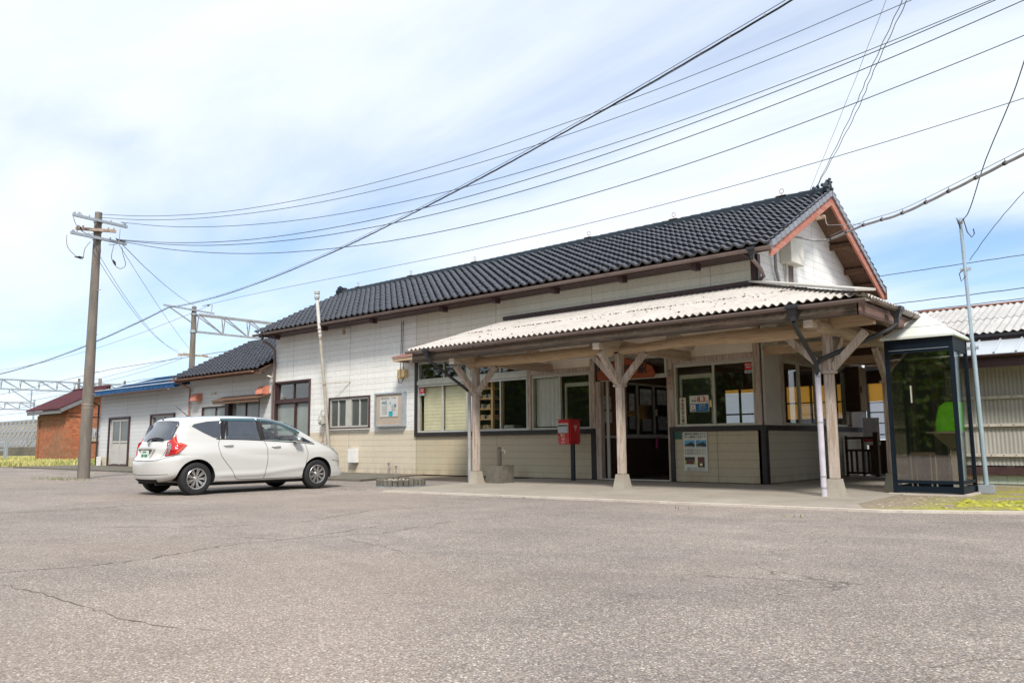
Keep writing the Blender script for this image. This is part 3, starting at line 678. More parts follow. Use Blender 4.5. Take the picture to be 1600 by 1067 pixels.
for y, z, w_, h_ in ((15.78, 1.81, .34, .32), (15.80, 1.47, .34, .27), (17.48, 2.0, .5, .4), (18.25, 2.02, .42, .38), (16.82, 1.85, .2, .42), (16.82, 1.35, .22, .3), (18.25, 1.36, .42, .34), (17.5, 1.3, .4, .3)):
    MB().box(-10.898, -10.893 if y < 16.5 else -10.868, y - w_ / 2, y + w_ / 2, z - h_ / 2, z + h_ / 2).build('hall_notice', nt_m if z > 1.4 else mat('dim_notice_grey', (.30, .31, .31), .8, var=.5, vs=14), st)
MB().beam((-10.585, 17.45, .99), (-10.58, 17.44, .72), .008, .10, (0, 1, 0)).build('pink_streamer', 'pink', st)
MB().box(-10.86, -10.84, 17.86, 17.94, 1.54, 1.70).build('yellow_tag', 'orange', st)

# roof: tiles as real stepped, waved courses
def tile_roof(x0, x1, ye, ze, yr, zr, mt, parent, pitch=.265, expo=.235, name='roof_tiles', back=False):
    mb = MB(); sl_ = math.hypot(yr - ye, zr - ze); rows = int(sl_ / expo); expo = sl_ / rows; dy, dz = (yr - ye) / sl_, (zr - ze) / sl_; ny, nz_ = -dz, dy
    if back: ny, nz_ = -dz, dy
    if nz_ < 0: ny, nz_ = -ny, -nz_
    cols = int((x1 - x0) / pitch + .5); pitch = (x1 - x0) / cols; seg = 8
    def h(u):   # S profile of one tile
        return .030 * math.cos(2 * math.pi * (u - .16)) + .010 * math.cos(4 * math.pi * (u - .16))
    for r_ in range(rows):
        jit = [(random.uniform(-.004, .004), random.uniform(-.006, .006)) for _ in range(cols + 1)]
        L0, L1, L2, La, Lb = [], [], [], [], []
        for k in range(cols * seg + 1):
            x = x0 + pitch * k / seg; c = min(k // seg, cols - 1); hh = h((k % seg) / seg); jz, js = jit[c]
            s0 = r_ * expo + js - .02; s1 = (r_ + 1) * expo + .015
            f0 = hh * 1.15 + .062 + jz; f1 = hh * .8 + .004
            L0.append((x, ye + dy * s0 + ny * (f0 - .045), ze + dz * s0 + nz_ * (f0 - .045)))
            L1.append((x, ye + dy * (s0 + .002) + ny * f0, ze + dz * (s0 + .002) + nz_ * f0))
            L2.append((x, ye + dy * s1 + ny * f1, ze + dz * s1 + nz_ * f1))
            for lst, fr, up_ in ((La, .16, .067), (Lb, .55, .040)):
                s_ = s0 + (s1 - s0) * fr; f_ = hh * 1.1 + up_ + jz; lst.append((x, ye + dy * s_ + ny * f_, ze + dz * s_ + nz_ * f_))
        n = len(L0); o = len(mb.v); mb.v += L0 + L1 + La + Lb + L2
        for k in range(n - 1):
            for q_ in (1, 2): mb.f.append((o + q_ * n + k, o + q_ * n + k + 1, o + (q_ + 1) * n + k + 1, o + (q_ + 1) * n + k)); mb.mi.append(0)
            mb.f.append((o + k, o + k + 1, o + n + k + 1, o + n + k)); mb.mi.append(0)
            mb.f.append((o + 3 * n + k, o + 3 * n + k + 1, o + 4 * n + k + 1, o + 4 * n + k)); mb.mi.append(0)
    # raised loops of the snow-stop tiles
    for r_ in range(2, rows - 1, 2):
        for c in range((r_ // 2) % 2 * 2, cols, 4):
            x = x0 + pitch * (c + .5); s_ = (r_ + .35) * expo; cy, cz = ye + dy * s_, ze + dz * s_
            pts = [(x + .07 * math.cos(a), cy + ny * (.012 + .055 * math.sin(a)), cz + nz_ * (.012 + .055 * math.sin(a))) for a in [math.pi * i / 6 for i in range(7)]]
            mb.tube(pts, .012, 5)
    mb.mats = [mt]
    o = mb.build(name, None, parent, smooth=True, fix=False, auto=50)
    return o
tile_roof(-24.32, -6.16, 14.52, 4.63, 17.98, 6.42, 'tile', st)
tile_roof(-24.32, -6.16, 21.44, 4.68, 17.98, 6.455, 'tile', st, back=True)
# ridge: stacked flat courses, round cap tiles, end ornaments, iron rings
rg = MB(); rg.box(-24.2, -6.32, 17.86, 18.10, 6.38, 6.455); rg.box(-24.25, -6.28, 17.885, 18.075, 6.457, 6.52)
n = 64
for k in range(n):
    x0 = -24.2 + (17.85) * k / n; x1 = x0 + 17.85 / n
    rg.tube([(x0, 17.98, 6.525), (x0 + .012, 17.98, 6.525), (x1 + .02, 17.98, 6.520)], [.068, .068, .058], 10)
rg.build('ridge_tiles', 'ridge', st, smooth=True, auto=40)
for ex, sg in ((-24.28, -1), (-6.25, 1)):
    e = MB()
    e.prism([(17.80, 6.42), (18.16, 6.42), (18.20, 6.52), (18.14, 6.62), (18.05, 6.66), (17.98, 6.74), (17.91, 6.66), (17.82, 6.62), (17.76, 6.52)], 'x', ex - .04, ex + .04)
    for cy, cz, r_ in ((17.98, 6.60, .06), (17.86, 6.53, .045), (18.10, 6.53, .045), (17.98, 6.73, .035), (17.9, 6.68, .03), (18.06, 6.68, .03)):
        e.lathe((ex + .055 * sg, cy, cz), [(r_, -.03), (r_ * 1.05, 0), (r_ * .7, .025)], 'x', 12)
    for k in range(3): e.lathe((ex + sg * (-.12 - .1 * k) * 1., 17.98, 6.60 + .02 * (2 - k)), [(.03, -.03), (.05, 0), (.03, .03)], 'x', 8)
    e.build('ridge_end_ornament', 'ridge', st, smooth=True, auto=40)
for x in (-23.25, -20.38, -17.34, -12.9, -10.2, -7.32):
    e = MB(); e.tube([(x, 17.98, 6.56), (x, 17.98, 6.65)], .008, 6)
    e.tube([(x + .05 * math.sin(a), 17.98, 6.70 + .055 * -math.cos(a)) for a in [2 * math.pi * i / 12 for i in range(13)]], .008, 6, cap=False)
    e.box(x - .12, x + .12, 17.90, 18.06, 6.573, 6.585); e.build('ridge_ring', 'rust', st)
# roof deck, rafters ends, soffit
dk = MB()
for ya, za, yb, zb in ((14.56, 4.565, 17.98, 6.335), (21.40, 4.565, 17.98, 6.335)):
    dk.add([(-24.28, ya, za), (-6.2, ya, za), (-6.2, yb, zb), (-24.28, yb, zb), (-24.28, ya, za + .04), (-6.2, ya, za + .04), (-6.2, yb, zb + .04), (-24.28, yb, zb + .04)], [(0, 1, 2, 3), (4, 5, 6, 7), (0, 1, 5, 4), (1, 2, 6, 5), (2, 3, 7, 6), (3, 0, 4, 7)])
dk.build('roof_boards', 'soffit', st)
fb = MB(); fb.box(-24.25, -6.25, 14.60, 14.64, 4.50, 4.565); fb.box(-24.2, -6.84, 14.62, 15.19, 4.512, 4.53)
fb.build('eave_fascia', 'brown', st)
for x in (-23.4, -20.75, -18.35, -15.4, -13.5, -11.6, -9.7, -7.9):
    MB().box(x - .06, x + .06, 14.66, 14.86, 4.38, 4.51).build('outrigger_beam', 'brown', st)
# verge (barge) boards, end tiles along the gable, purlin ends under it
for sgn, y_out in ((-1, 14.55), (1, 21.41)):
    v = MB(); d_ = (17.98 - y_out)
    def zz_(y): return 4.60 + (6.37 - 4.60) * (1 - abs(y - 17.98) / abs(d_))
    v.add([(x, y, z) for x in (-6.235, -6.19) for (y, z) in ((y_out, 4.59), (17.98, 6.36), (17.98, 6.13), (y_out + .10 * -sgn, 4.40), (y_out, 4.38))], [(0, 1, 2, 3, 4), (5, 6, 7, 8, 9), (0, 1, 6, 5), (1, 2, 7, 6), (2, 3, 8, 7), (3, 4, 9, 8), (4, 0, 5, 9)])
    v.build('verge_board', 'red', st)
    v = MB(); rows = 16
    for k in range(rows):
        a = k / rows; b_ = (k + 1.06) / rows; ya = y_out + d_ * a; yb = y_out + d_ * b_; za = 4.66 + 1.80 * a; zb = 4.635 + 1.80 * b_
        v.add([(x, y, z) for x in (-6.26, -6.15) for (y, z) in ((ya, za + .03), (yb, zb + .02), (yb, zb - .10), (ya, za - .10))], [(0, 1, 2, 3), (4, 5, 6, 7), (0, 1, 5, 4), (1, 2, 6, 5), (2, 3, 7, 6), (3, 0, 4, 7)])
    v.build('verge_tiles', mat('verge_tile_grey', (.20, .21, .24), .35, var=.2, spec=.6), st)
for y in (15.25, 16.6, 17.98, 19.4, 20.3, 20.9):
    z = 6.335 - abs(y - 17.98) * .5176 - .11; MB().box(-6.78, -6.28, y - .05, y + .05, z - .06, z + .06).build('purlin_end', 'soffit', st)

# gutters and downpipes
def gutter(a, b_, r_, mt, parent, bracket=1.0, name='gutter'):
    a = Vector(a); b_ = Vector(b_); mb = MB(); d = (b_ - a).normalized(); w = Vector((d.y, -d.x, 0)); n = 10; vs = []
    for p in (a, b_):
        for k in range(n + 1):
            t_ = math.pi * k / n; vs.append(p + w * math.cos(t_) * r_ - Vector((0, 0, math.sin(t_) * r_)))
        for k in range(n + 1):
            t_ = math.pi * (n - k) / n; vs.append(p + w * math.cos(t_) * (r_ - .006) - Vector((0, 0, math.sin(t_) * (r_ - .006) - .001)))
    m_ = 2 * (n + 1); fs = [(k, (k + 1) % m_, (k + 1) % m_ + m_, k + m_) for k in range(m_)]
    fs += [tuple(range(m_)), tuple(range(m_, 2 * m_))]
    mb.add(vs, fs); L_ = (b_ - a).length; k = bracket * .4
    while k < L_:
        p = a + d * k; mb.tube([p + w * math.cos(t_) * (r_ + .006) - Vector((0, 0, math.sin(t_) * (r_ + .006))) for t_ in [math.pi * i / 8 for i in range(9)]], .006, 5)
        k += bracket
    return mb.build(name, mt, parent, smooth=True, auto=40)
gutter((-24.4, 14.50, 4.585), (-6.15, 14.50, 4.56), .065, 'gutter', st, .62)
def hopper(x, y, z, parent, mt='dkgutter', s_=.85, ax='x'):
    mb = MB()
    for (h0, w0, h1, w1_) in ((.02, .10, -.04, .10), (-.04, .085, -.15, .045), (-.15, .04, -.24, .035)):
        w0 *= s_; w1_ *= s_; vs = []
        for zz, ww in ((z + h0 * s_, w0), (z + h1 * s_, w1_)): vs += [(x - ww, y - ww, zz), (x + ww, y - ww, zz), (x + ww, y + ww, zz), (x - ww, y + ww, zz)]
        mb.add(vs, [(0, 1, 2, 3), (4, 5, 6, 7), (0, 1, 5, 4), (1, 2, 6, 5), (2, 3, 7, 6), (3, 0, 4, 7)])
    return mb.build('rainwater_hopper', mt, parent)
hopper(-6.55, 14.50, 4.57, st); hopper(-23.85, 14.50, 4.57, st)
def pipe(pts, r_, mt, parent, name='downpipe', n=10):
    return MB().tube(pts, r_, n).build(name, mt, parent, smooth=True, auto=50)
pipe([(-6.55, 14.50, 4.36), (-6.50, 14.75, 4.20), (-6.55, 15.0, 4.10), (-6.70, 15.10, 4.05), (-6.70, 15.1, 3.95)], .035, 'gutter', st)
pipe([(-23.85, 14.50, 4.36), (-23.95, 14.9, 4.22), (-24.06, 15.12, 4.10), (-24.06, 15.12, 2.95), (-24.12, 15.12, 2.85), (-24.12, 15.12, .06)], .04, 'gutter', st)
cs = MB(); cs.tube([(-24.62, 14.9, 3.42), (-24.4, 15.02, 3.25), (-24.12, 15.10, 3.16)], .03, 8); cs.build('downpipe', 'alu', st, smooth=True)

# ------------------------------------------------------------------ porch
def corr_sheet(mb, P, ulen, vlen, amp=.024, pitch=.135, vmax=None, th=.008, vseg=3, uoff=0, seg=6):
    """P(u, v, h) -> world.  vmax(u) trims the sheet along a hip."""
    n = int(ulen / pitch * seg); cols = []
    for side in (0, 1):
        g_ = []
        for i in range(n + 1):
            u = ulen * i / n; vm = vlen if vmax is None else max(.0, min(vlen, vmax(u)))
            hh = amp * math.cos(2 * math.pi * (u + uoff) / pitch)
            g_.append([P(u, vm * j / vseg, hh - side * th) for j in range(vseg + 1)])
        cols.append(g_)
    vs = [p for g_ in cols for c_ in g_ for p in c_]; m_ = vseg + 1; half = (n + 1) * m_; fs = []
    live = [vmax is None or min(vmax(ulen * i / n), vmax(ulen * (i + 1) / n)) > .002 for i in range(n)]
    for i in range(n):
        if not live[i]: continue
        for j in range(vseg):
            a = i * m_ + j; fs.append((a, a + m_, a + m_ + 1, a + 1)); fs.append((half + a, half + a + 1, half + a + m_ + 1, half + a + m_))
        a = i * m_; fs.append((a, half + a, half + a + m_, a + m_)); a = i * m_ + vseg; fs.append((a, a + m_, half + a + m_, half + a))
    for i in (live.index(True), n if live[-1] else max(k for k in range(n) if live[k]) + 1):
        for j in range(vseg):
            a = i * m_ + j; fs.append((a, a + 1, half + a + 1, half + a))
    mb.add(vs, fs)
XE, YE, ZE = -3.66, 11.72, 2.98      # eave corner of the porch roof
XL = -13.38; ZW = 4.02
cr = MB(); sl_ = math.hypot(15.19 - YE, ZW - ZE); dy, dz = (15.19 - YE) / sl_, (ZW - ZE) / sl_
def PF(s0, lift): return lambda u, v, h: (XL + u, YE + dy * (v + s0) - dz * h, ZE + dz * (v + s0) + dy * (h + lift) - .05)
hipf = lambda s0: (lambda u: (sl_ * min(1, max(0, (XE - (XL + u)) / (XE + 6.78))) - s0))
corr_sheet(cr, PF(0, 0), XE - XL, 1.75, vmax=hipf(0)); corr_sheet(cr, PF(1.62, .012), XE - XL, sl_ - 1.62, vmax=hipf(1.62))
cr.build('porch_roof', 'corr', st, smooth=True, auto=60)
# nail heads and leaf litter along the lap line
sp_ = MB()
for k in range(150):
    x = random.uniform(XL + .2, -5.2); s_ = random.choice((1.63, 1.63, 1.66, random.uniform(.2, 3)))
    y = YE + dy * s_; z = ZE + dz * s_ - .03; r_ = random.uniform(.012, .03)
    sp_.lathe((x, y, z), [(r_, 0), (r_ * .6, .014)], 'z', 6)
tag(sp_.build('roof_litter', 'soffit', st), kind='stuff')
cr = MB(); sl2 = math.hypot(XE + 6.78, ZW - ZE); dx, dz2 = (XE + 6.78) / sl2, (ZW - ZE) / sl2
def PS(s0, lift): return lambda u, v, h: (XE - dx * (v + s0) + dz2 * h, YE + u, ZE + dz2 * (v + s0) + dx * (h + lift) - .05)
hs = lambda s0: (lambda u: (sl2 * min(1, max(0, u / (15.19 - YE))) - s0))
corr_sheet(cr, PS(0, 0), 8.2, 1.6, vmax=hs(0)); corr_sheet(cr, PS(1.5, .012), 8.2, sl2 - 1.5, vmax=hs(1.5))
cr.build('side_porch_roof', 'corr', st, smooth=True, auto=60)
hc = MB(); hc.beam((XE + .03, YE - .03, ZE + .0), (-6.80, 15.17, ZW + .035), .30, .035); hc.build('hip_cap', mat('hip_cap_metal', (.50, .47, .42), .5, var=.08), st)
hc = MB(); hc.box(XL - .2, -6.8, 15.10, 15.185, ZW - .03, ZW + .055); hc.build('wall_flashing', 'brown', st)
hc = MB(); hc.beam((-6.74, 15.15, ZW + .02), (-6.74, 20, ZW + .02), .10, .06); hc.build('side_flashing', 'brown', st)
# soffit boards of the porch roof
so_ = MB()
so_.add([(XL + .05, YE + .08, ZE - .14), (XE - .1, YE + .08, ZE - .14), (-6.78, 15.18, ZW - .16), (XL + .05, 15.18, ZW - .16), (XL + .05, YE + .08, ZE - .11), (XE - .1, YE + .08, ZE - .11), (-6.78, 15.18, ZW - .13), (XL + .05, 15.18, ZW - .13)], [(0, 1, 2, 3), (4, 5, 6, 7), (0, 1, 5, 4), (1, 2, 6, 5), (2, 3, 7, 6), (3, 0, 4, 7)])
so_.add([(XE - .1, YE + .08, ZE - .14), (XE - .1, 19.8, ZE - .14), (-6.76, 19.8, ZW - .16), (-6.76, 15.2, ZW - .16)], [(0, 1, 2, 3)])
so_.build('porch_ceiling_boards', wood('porch_boards', (.52, .44, .37), (.68, .60, .52), 'y'), st)
fs_ = MB(); fs_.box(XL + .05, XE - .12, YE + .10, YE + .15, 2.655, 2.855); fs_.build('porch_fascia', 'weathered', st)
fs_ = MB(); fs_.box(XE - .14, XE - .09, YE + .10, 19.9, 2.655, 2.855); fs_.build('porch_fascia', 'weatheredy', st)
fs_ = MB(); fs_.beam((XL + .1, 11.9, 2.80), (XL + .1, 15.1, 3.83), .05, .12); fs_.build('porch_verge', 'weatheredy', st)
gutter((XL + .02, YE - .05, 2.885), (XE + .04, YE - .05, 2.855), .055, 'gutter', st, .60)
gutter((XE + .07, YE - .04, 2.86), (XE + .07, 19.9, 2.87), .055, 'gutter', st, .60)
hopper(-12.68, YE - .05, 2.88, st, s_=.9); hopper(-4.67, YE - .05, 2.86, st, s_=.95); hopper(XE + .07, 12.95, 2.86, st, s_=.95)
pipe([(-12.68, YE - .05, 2.66), (-12.66, 11.8, 2.60), (-12.26, 12.42, 2.05), (-12.21, 12.47, 1.98)], .032, 'dkgutter', st)
pipe([(-12.21, 12.47, 2.0), (-12.21, 12.48, .05)], .038, 'greycable', st)
pipe([(-4.67, YE - .05, 2.62), (-4.67, YE + .05, 2.52), (-4.64, 12.38, 2.06), (-4.64, 12.42, 1.8)], .036, 'dkgutter', st)
pipe([(XE + .07, 12.95, 2.62), (XE - .02, 12.9, 2.54), (-4.56, 12.44, 2.12), (-4.63, 12.42, 2.06)], .036, 'dkgutter', st)
pipe([(-4.64, 12.42, 1.92), (-4.64, 12.42, .03)], .044, 'pvc', st, n=14)
for z in (.16, .33, 1.15, 1.85): MB().lathe((-4.64, 12.42, z), [(.048, -.012), (.048, .012)], 'z', 14).build('pipe_clamp', 'greycable', st)
# posts with stone footings, caps, braces
def post(x, y, dirs, top=2.52, w=.132, mt='wood'):
    p = MB(); p.bbox(x - w / 2, x + w / 2, y - w / 2, y + w / 2, .29, top, .012); po = p.build('porch_post', mt, st)
    f = MB(); a, c_ = .130, .088; vs = []
    for z, q in ((.02, a), (.235, c_ + .008), (.292, c_)): vs += [(x - q, y - q, z), (x + q, y - q, z), (x + q, y + q, z), (x - q, y + q, z)]
    f.add(vs, [(0, 1, 2, 3), (8, 9, 10, 11)] + [(4 * k + i, 4 * k + (i + 1) % 4, 4 * k + 4 + (i + 1) % 4, 4 * k + 4 + i) for k in (0, 1) for i in range(4)])
    f.build('post_footing', 'stone', po)
    k = MB(); k.bbox(x - w / 2 - .035, x + w / 2 + .035, y - w / 2 - .035, y + w / 2 + .035, 1.895, 1.94, .01); k.build('post_cap', mt, po)
    for (ux, uy, L_) in dirs:
        b_ = MB(); ax_ = Vector((ux, uy, 0)); side = Vector((-uy, ux, 0))
        a0 = Vector((x, y, 1.97)) + ax_ * (w / 2 - .01); a1 = Vector((x, y, 2.50)) + ax_ * (w / 2 + L_)
        b_.beam(a0, a1, .085, .105, up=(0, 0, 1)); b_.build('brace', mt, po)
    return po
post(-12.1, 12.57, [(1, 0, .52), (-1, 0, .45), (0, -1, .55)])
post(-8.38, 12.57, [(1, 0, .50), (-1, 0, .50), (0, -1, .55)])
post(-4.52, 12.57, [(-1, 0, .55), (1, 0, .52), (0, 1, .5)])
post(-4.50, 15.35, [(0, -1, .5), (0, 1, .5)])
post(-4.50, 18.6, [(0, -1, .5)])
bl_ = MB()
for b0, b1, z0, z1 in ((-12.3, -8.45, .0, .0), (-8.35, -4.45, .0, .0)):
    pts = []; rs = []
    n = 14
    for k in range(n + 1):
        t_ = k / n; pts.append((b0 + (b1 - b0) * t_, 12.57, 2.585 + .03 * math.sin(math.pi * t_) + .012 * math.sin(t_ * 9 + b0))); rs.append(.095 + .012 * math.sin(t_ * 5 + b0) + (.012 if t_ > .5 else 0))
    bl_.tube(pts, rs, 14)
bl_.build('log_beam', 'woodx', st, smooth=True, auto=50)
cb_ = MB(); cb_.tube([(-4.5, 12.1, 2.60), (-4.5, 14, 2.615), (-4.5, 16, 2.60), (-4.5, 19.2, 2.6)], [.095, .105, .095, .1], 14); cb_.build('log_beam', 'woody', st, smooth=True, auto=50)
for x in (-12.1, -8.38, -4.52):
    c_ = MB(); c_.beam((x, 11.84, 2.655), (x, 15.18, 2.665), .12, .20); c_.beam((x, 11.82, 2.60), (x, 12.0, 2.60), .14, .12); c_.build('cross_beam', 'woody', st)
    c_ = MB(); c_.beam((x - .03, 12.6, 2.74), (x - .03, 12.6, 3.02), .12, .12, (0, 1, 0)); c_.beam((x + .45, 14.6, 2.75), (x + .02, 14.0, 3.25), .08, .10); c_.build('strut', 'wood', st)
MB().beam((-4.62, 12.57, 2.665), (-3.80, 12.57, 2.685), .13, .17).build('cantilever_beam', 'woodx', st)
MB().beam((-6.76, 15.35, 2.66), (-4.52, 15.35, 2.66), .12, .18).build('cross_beam', 'woodx', st)
MB().beam((-6.76, 18.6, 2.66), (-4.52, 18.6, 2.66), .12, .18).build('cross_beam', 'woodx', st)
pu = MB(); pu.box(XL + .3, -3.9, 11.93, 12.03, 2.76, 2.86); pu.box(XL + .3, -4.9, 13.8, 13.9, 3.36, 3.45); pu.build('purlin', 'woodx', st)
# tube lamp under the porch
lm = MB(); lm.tube([(-11.15, 14.62, 2.76), (-9.95, 14.62, 2.76)], .018, 8); lm.box(-11.2, -9.9, 14.66, 14.72, 2.78, 2.83); lm.build('strip_lamp', 'white', st)
# small tiled-metal awning left of the porch over the office window
aw = MB(); aw.add([(-17.35, 14.62, 3.26), (-12.9, 14.62, 3.26), (-12.9, 15.19, 3.42), (-17.35, 15.19, 3.42), (-17.35, 14.62, 3.30), (-12.9, 14.62, 3.30), (-12.9, 15.19, 3.46), (-17.35, 15.19, 3.46)], [(0, 1, 2, 3), (4, 5, 6, 7), (0, 1, 5, 4), (1, 2, 6, 5), (2, 3, 7, 6), (3, 0, 4, 7)])
aw.build('window_awning', mat('awning_red_metal', (.33, .16, .13), .5, var=.2), st)
aw = MB(); aw.box(-17.33, -12.9, 14.64, 14.68, 3.17, 3.258); aw.box(-17.33, -17.28, 14.68, 15.19, 3.17, 3.25); aw.build('awning_frame', 'woodx', st)
# electric cabinet on the gable, conduits, service bracket
ec = MB(); ec.bbox(-6.77, -6.52, 16.35, 17.05, 4.62, 5.38, .01); ec.build('meter_cabinet', mat('cabinet_cream', (.66, .64, .56), .5, var=.05), st)
pipe([(-6.60, 15.95, 5.05), (-6.66, 15.85, 4.8), (-6.70, 15.95, 4.4), (-6.72, 16.2, 4.05)], .035, 'greycable', st, 'conduit')
for y in (16.55, 16.72, 16.80, 16.88): pipe([(-6.72, y, 4.62), (-6.73, y + .01, 4.05)], .018 if y > 16.6 else .028, 'gutter' if y > 16.6 else 'alu', st, 'conduit')
cbk = MB(); cbk.beam((-6.77, 17.0, 5.58), (-6.0, 17.0, 5.62), .07, .07); cbk.build('service_bracket', 'rust', st)

# ------------------------------------------------------------------ extension and blue-roofed annex
ex = thing('tiled_extension', (-27.1, 15.2, 0), 'low white sided wing with black tiles between the station and the far annex', 'building')
w_ = MB(); holed_wall(w_, -30.1, -24.13, .05, 3.64, [(-29.1, -27.1, 1.0, 2.34), (-27.0, -25.05, 1.0, 2.5)], lambda u, d, z: (u, YF + .01 + d, z), .14); w_.box(-30.1, -29.98, 15.36, 20.5, .05, 3.42); w_.build('wall', 'siding_ext', ex)
w_ = MB(); w_.add([(-30.08, 15.25, 3.42), (-30.08, 20.6, 3.42), (-30.08, 18.0, 5.0)], [(0, 1, 2)]); w_.build('gable_end', 'siding_ext', ex)
sash(-29.1, -27.1, 1.0, 2.34, [-28.1], ex, y=YF + .03, fm='brown', gm_='paleglass', outer=.06); sash(-27.0, -25.05, 1.0, 2.5, [-26.0], ex, y=YF + .03, fm='brown', gm_='paleglass', outer=.07)
MB().box(-27.2, -26.95, YF - .1, YF + .0, 1.0, 2.45).build('shutter_box', 'brown', ex)
tile_roof(-30.3, -24.15, 14.60, 3.46, 18.0, 5.20, 'tile2', ex)
dk = MB(); dk.add([(-30.25, 14.64, 3.385), (-24.15, 14.64, 3.385), (-24.15, 18, 5.1), (-30.25, 18, 5.1), (-30.25, 14.64, 3.42), (-24.15, 14.64, 3.42), (-24.15, 18, 5.135), (-30.25, 18, 5.135)], [(0, 1, 2, 3), (4, 5, 6, 7), (0, 1, 5, 4), (1, 2, 6, 5), (2, 3, 7, 6), (3, 0, 4, 7)])
dk.add([(-30.25, 21.4, 3.4), (-24.15, 21.4, 3.4), (-24.15, 18, 5.14), (-30.25, 18, 5.14)], [(0, 1, 2, 3)]); dk.build('roof_boards', 'soffit', ex)
gutter((-30.4, 14.56, 3.40), (-24.5, 14.56, 3.40), .06, 'redgutter', ex, .9)
fb = MB(); fb.box(-30.25, -24.15, 14.66, 14.70, 3.29, 3.38); fb.build('eave_fascia', 'soffit', ex)
pipe([(-30.1, 14.6, 3.34), (-30.0, 14.9, 3.22), (-29.9, 15.12, 3.08), (-29.9, 15.12, .06)], .035, 'redgutter', ex)
aw = MB(); aw.add([(-27.5, 14.72, 2.47), (-24.35, 14.72, 2.47), (-24.35, 15.2, 2.62), (-27.5, 15.2, 2.62), (-27.5, 14.72, 2.50), (-24.35, 14.72, 2.50), (-24.35, 15.2, 2.65), (-27.5, 15.2, 2.65)], [(0, 1, 2, 3), (4, 5, 6, 7), (0, 1, 5, 4), (1, 2, 6, 5), (2, 3, 7, 6), (3, 0, 4, 7)]); aw.box(-27.45, -24.4, 14.75, 14.79, 2.36, 2.46)
aw.build('window_awning', 'soffit', ex)
def vent_hood(x, z, parent):
    mb = MB(); n = 10; w_ = .21; prof = [(YF, z + .30)] + [(YF - .26 * math.sin(a) - .02, z + .30 * math.cos(a)) for a in [math.pi / 2 * k / n for k in range(n + 1)]] + [(YF, z)]
    mb.prism(prof, 'x', x - w_, x + w_); mb.build('vent_hood', 'hood', parent)
vent_hood(-29.3, 2.58, ex); vent_hood(-24.68, 2.62, ex)
MB().box(-28.4, -28.05, YF - .03, YF + .005, 2.78, 2.86).build('vent_slot', 'greypanel', ex)

an = thing('blue_roofed_annex', (-34.3, 15.2, 0), 'plain white boarded annex with blue metal roof beside the brick shed', 'building')
w_ = MB(); holed_wall(w_, -38.4, -30.12, .05, 3.27, [(-37.25, -35.30, .12, 2.10), (-33.2, -31.27, .9, 2.12)], lambda u, d, z: (u, YF + .02 + d, z), .14); w_.box(-38.4, -38.26, 15.38, 20, .05, 3.1); w_.build('wall', 'siding_annex', an)
tr = MB(); surround(tr, -37.25, -35.30, .12, 2.10, .07); surround(tr, -33.2, -31.27, .9, 2.12, .07); tr.build('opening_surround', 'brown', an)
dr = MB(); dr.box(-37.05, -36.95, YF, YF + .08, .12, 2.05); dr.box(-35.4, -35.32, YF, YF + .08, .12, 2.05); dr.box(-36.22, -36.14, YF, YF + .08, .12, 2.05); dr.box(-37, -35.35, YF + .004, YF + .07, 1.05, 1.13); dr.box(-37, -35.35, YF + .004, YF + .07, 1.98, 2.06); do = dr.build('door', 'alu', an)
MB().box(-37, -35.35, YF + .03, YF + .04, 1.13, 1.98).build('pane', 'frosted', do); MB().box(-37, -35.35, YF + .03, YF + .05, .14, 1.05).build('lower_panel', 'greypanel', do)
sash(-33.2, -31.27, .9, 2.12, [-32.2], an, y=YF + .03, gm_='frosted')
br_ = MB(); br_.add([(-38.7, 14.6, 3.13), (-30.15, 14.6, 3.13), (-30.15, 18, 4.12), (-38.7, 18, 4.12), (-38.7, 14.6, 3.19), (-30.15, 14.6, 3.19), (-30.15, 18, 4.18), (-38.7, 18, 4.18)], [(0, 1, 2, 3), (4, 5, 6, 7), (0, 1, 5, 4), (1, 2, 6, 5), (2, 3, 7, 6), (3, 0, 4, 7)])
br_.add([(-38.7, 21, 3.13), (-30.15, 21, 3.13), (-30.15, 18, 4.14), (-38.7, 18, 4.14)], [(0, 1, 2, 3)])
for k in range(20):
    x = -38.65 + .445 * k; br_.beam((x, 14.6, 3.205), (x, 18, 4.20), .03, .035)
br_.build('metal_roof', 'bluemetal', an)
sg_ = MB()
for y, z in ((15.0, 3.42), (16.0, 3.72)): sg_.box(-38.6, -30.3, y, y + .03, z - .03, z)
sg_.build('snow_rail', mat('rail_white', (.6, .62, .64), .5), an)
gutter((-38.75, 14.55, 3.10), (-30.5, 14.55, 3.10), .055, 'weatheredy', an, .9); pipe([(-38.55, 14.58, 3.04), (-38.5, 14.9, 2.9), (-38.35, 15.12, 2.75), (-38.35, 15.12, .06)], .04, 'dkgutter', an)
rv = MB(); rv.tube([(-33.6, 18, 4.0), (-33.6, 18, 4.3)], .07, 8); rv.lathe((-33.6, 18, 4.3), [(.05, -.02), (.16, 0), (.16, .06), (.05, .12)], 'z', 10); rv.build('roof_vent', 'galv', an)
bk = MB(); bk.beam((-37.9, 15.05, .45), (-37.9, 15.05, .06), .14, .14, (0, 1, 0)); bk.build('pipe_stub', 'white', an)

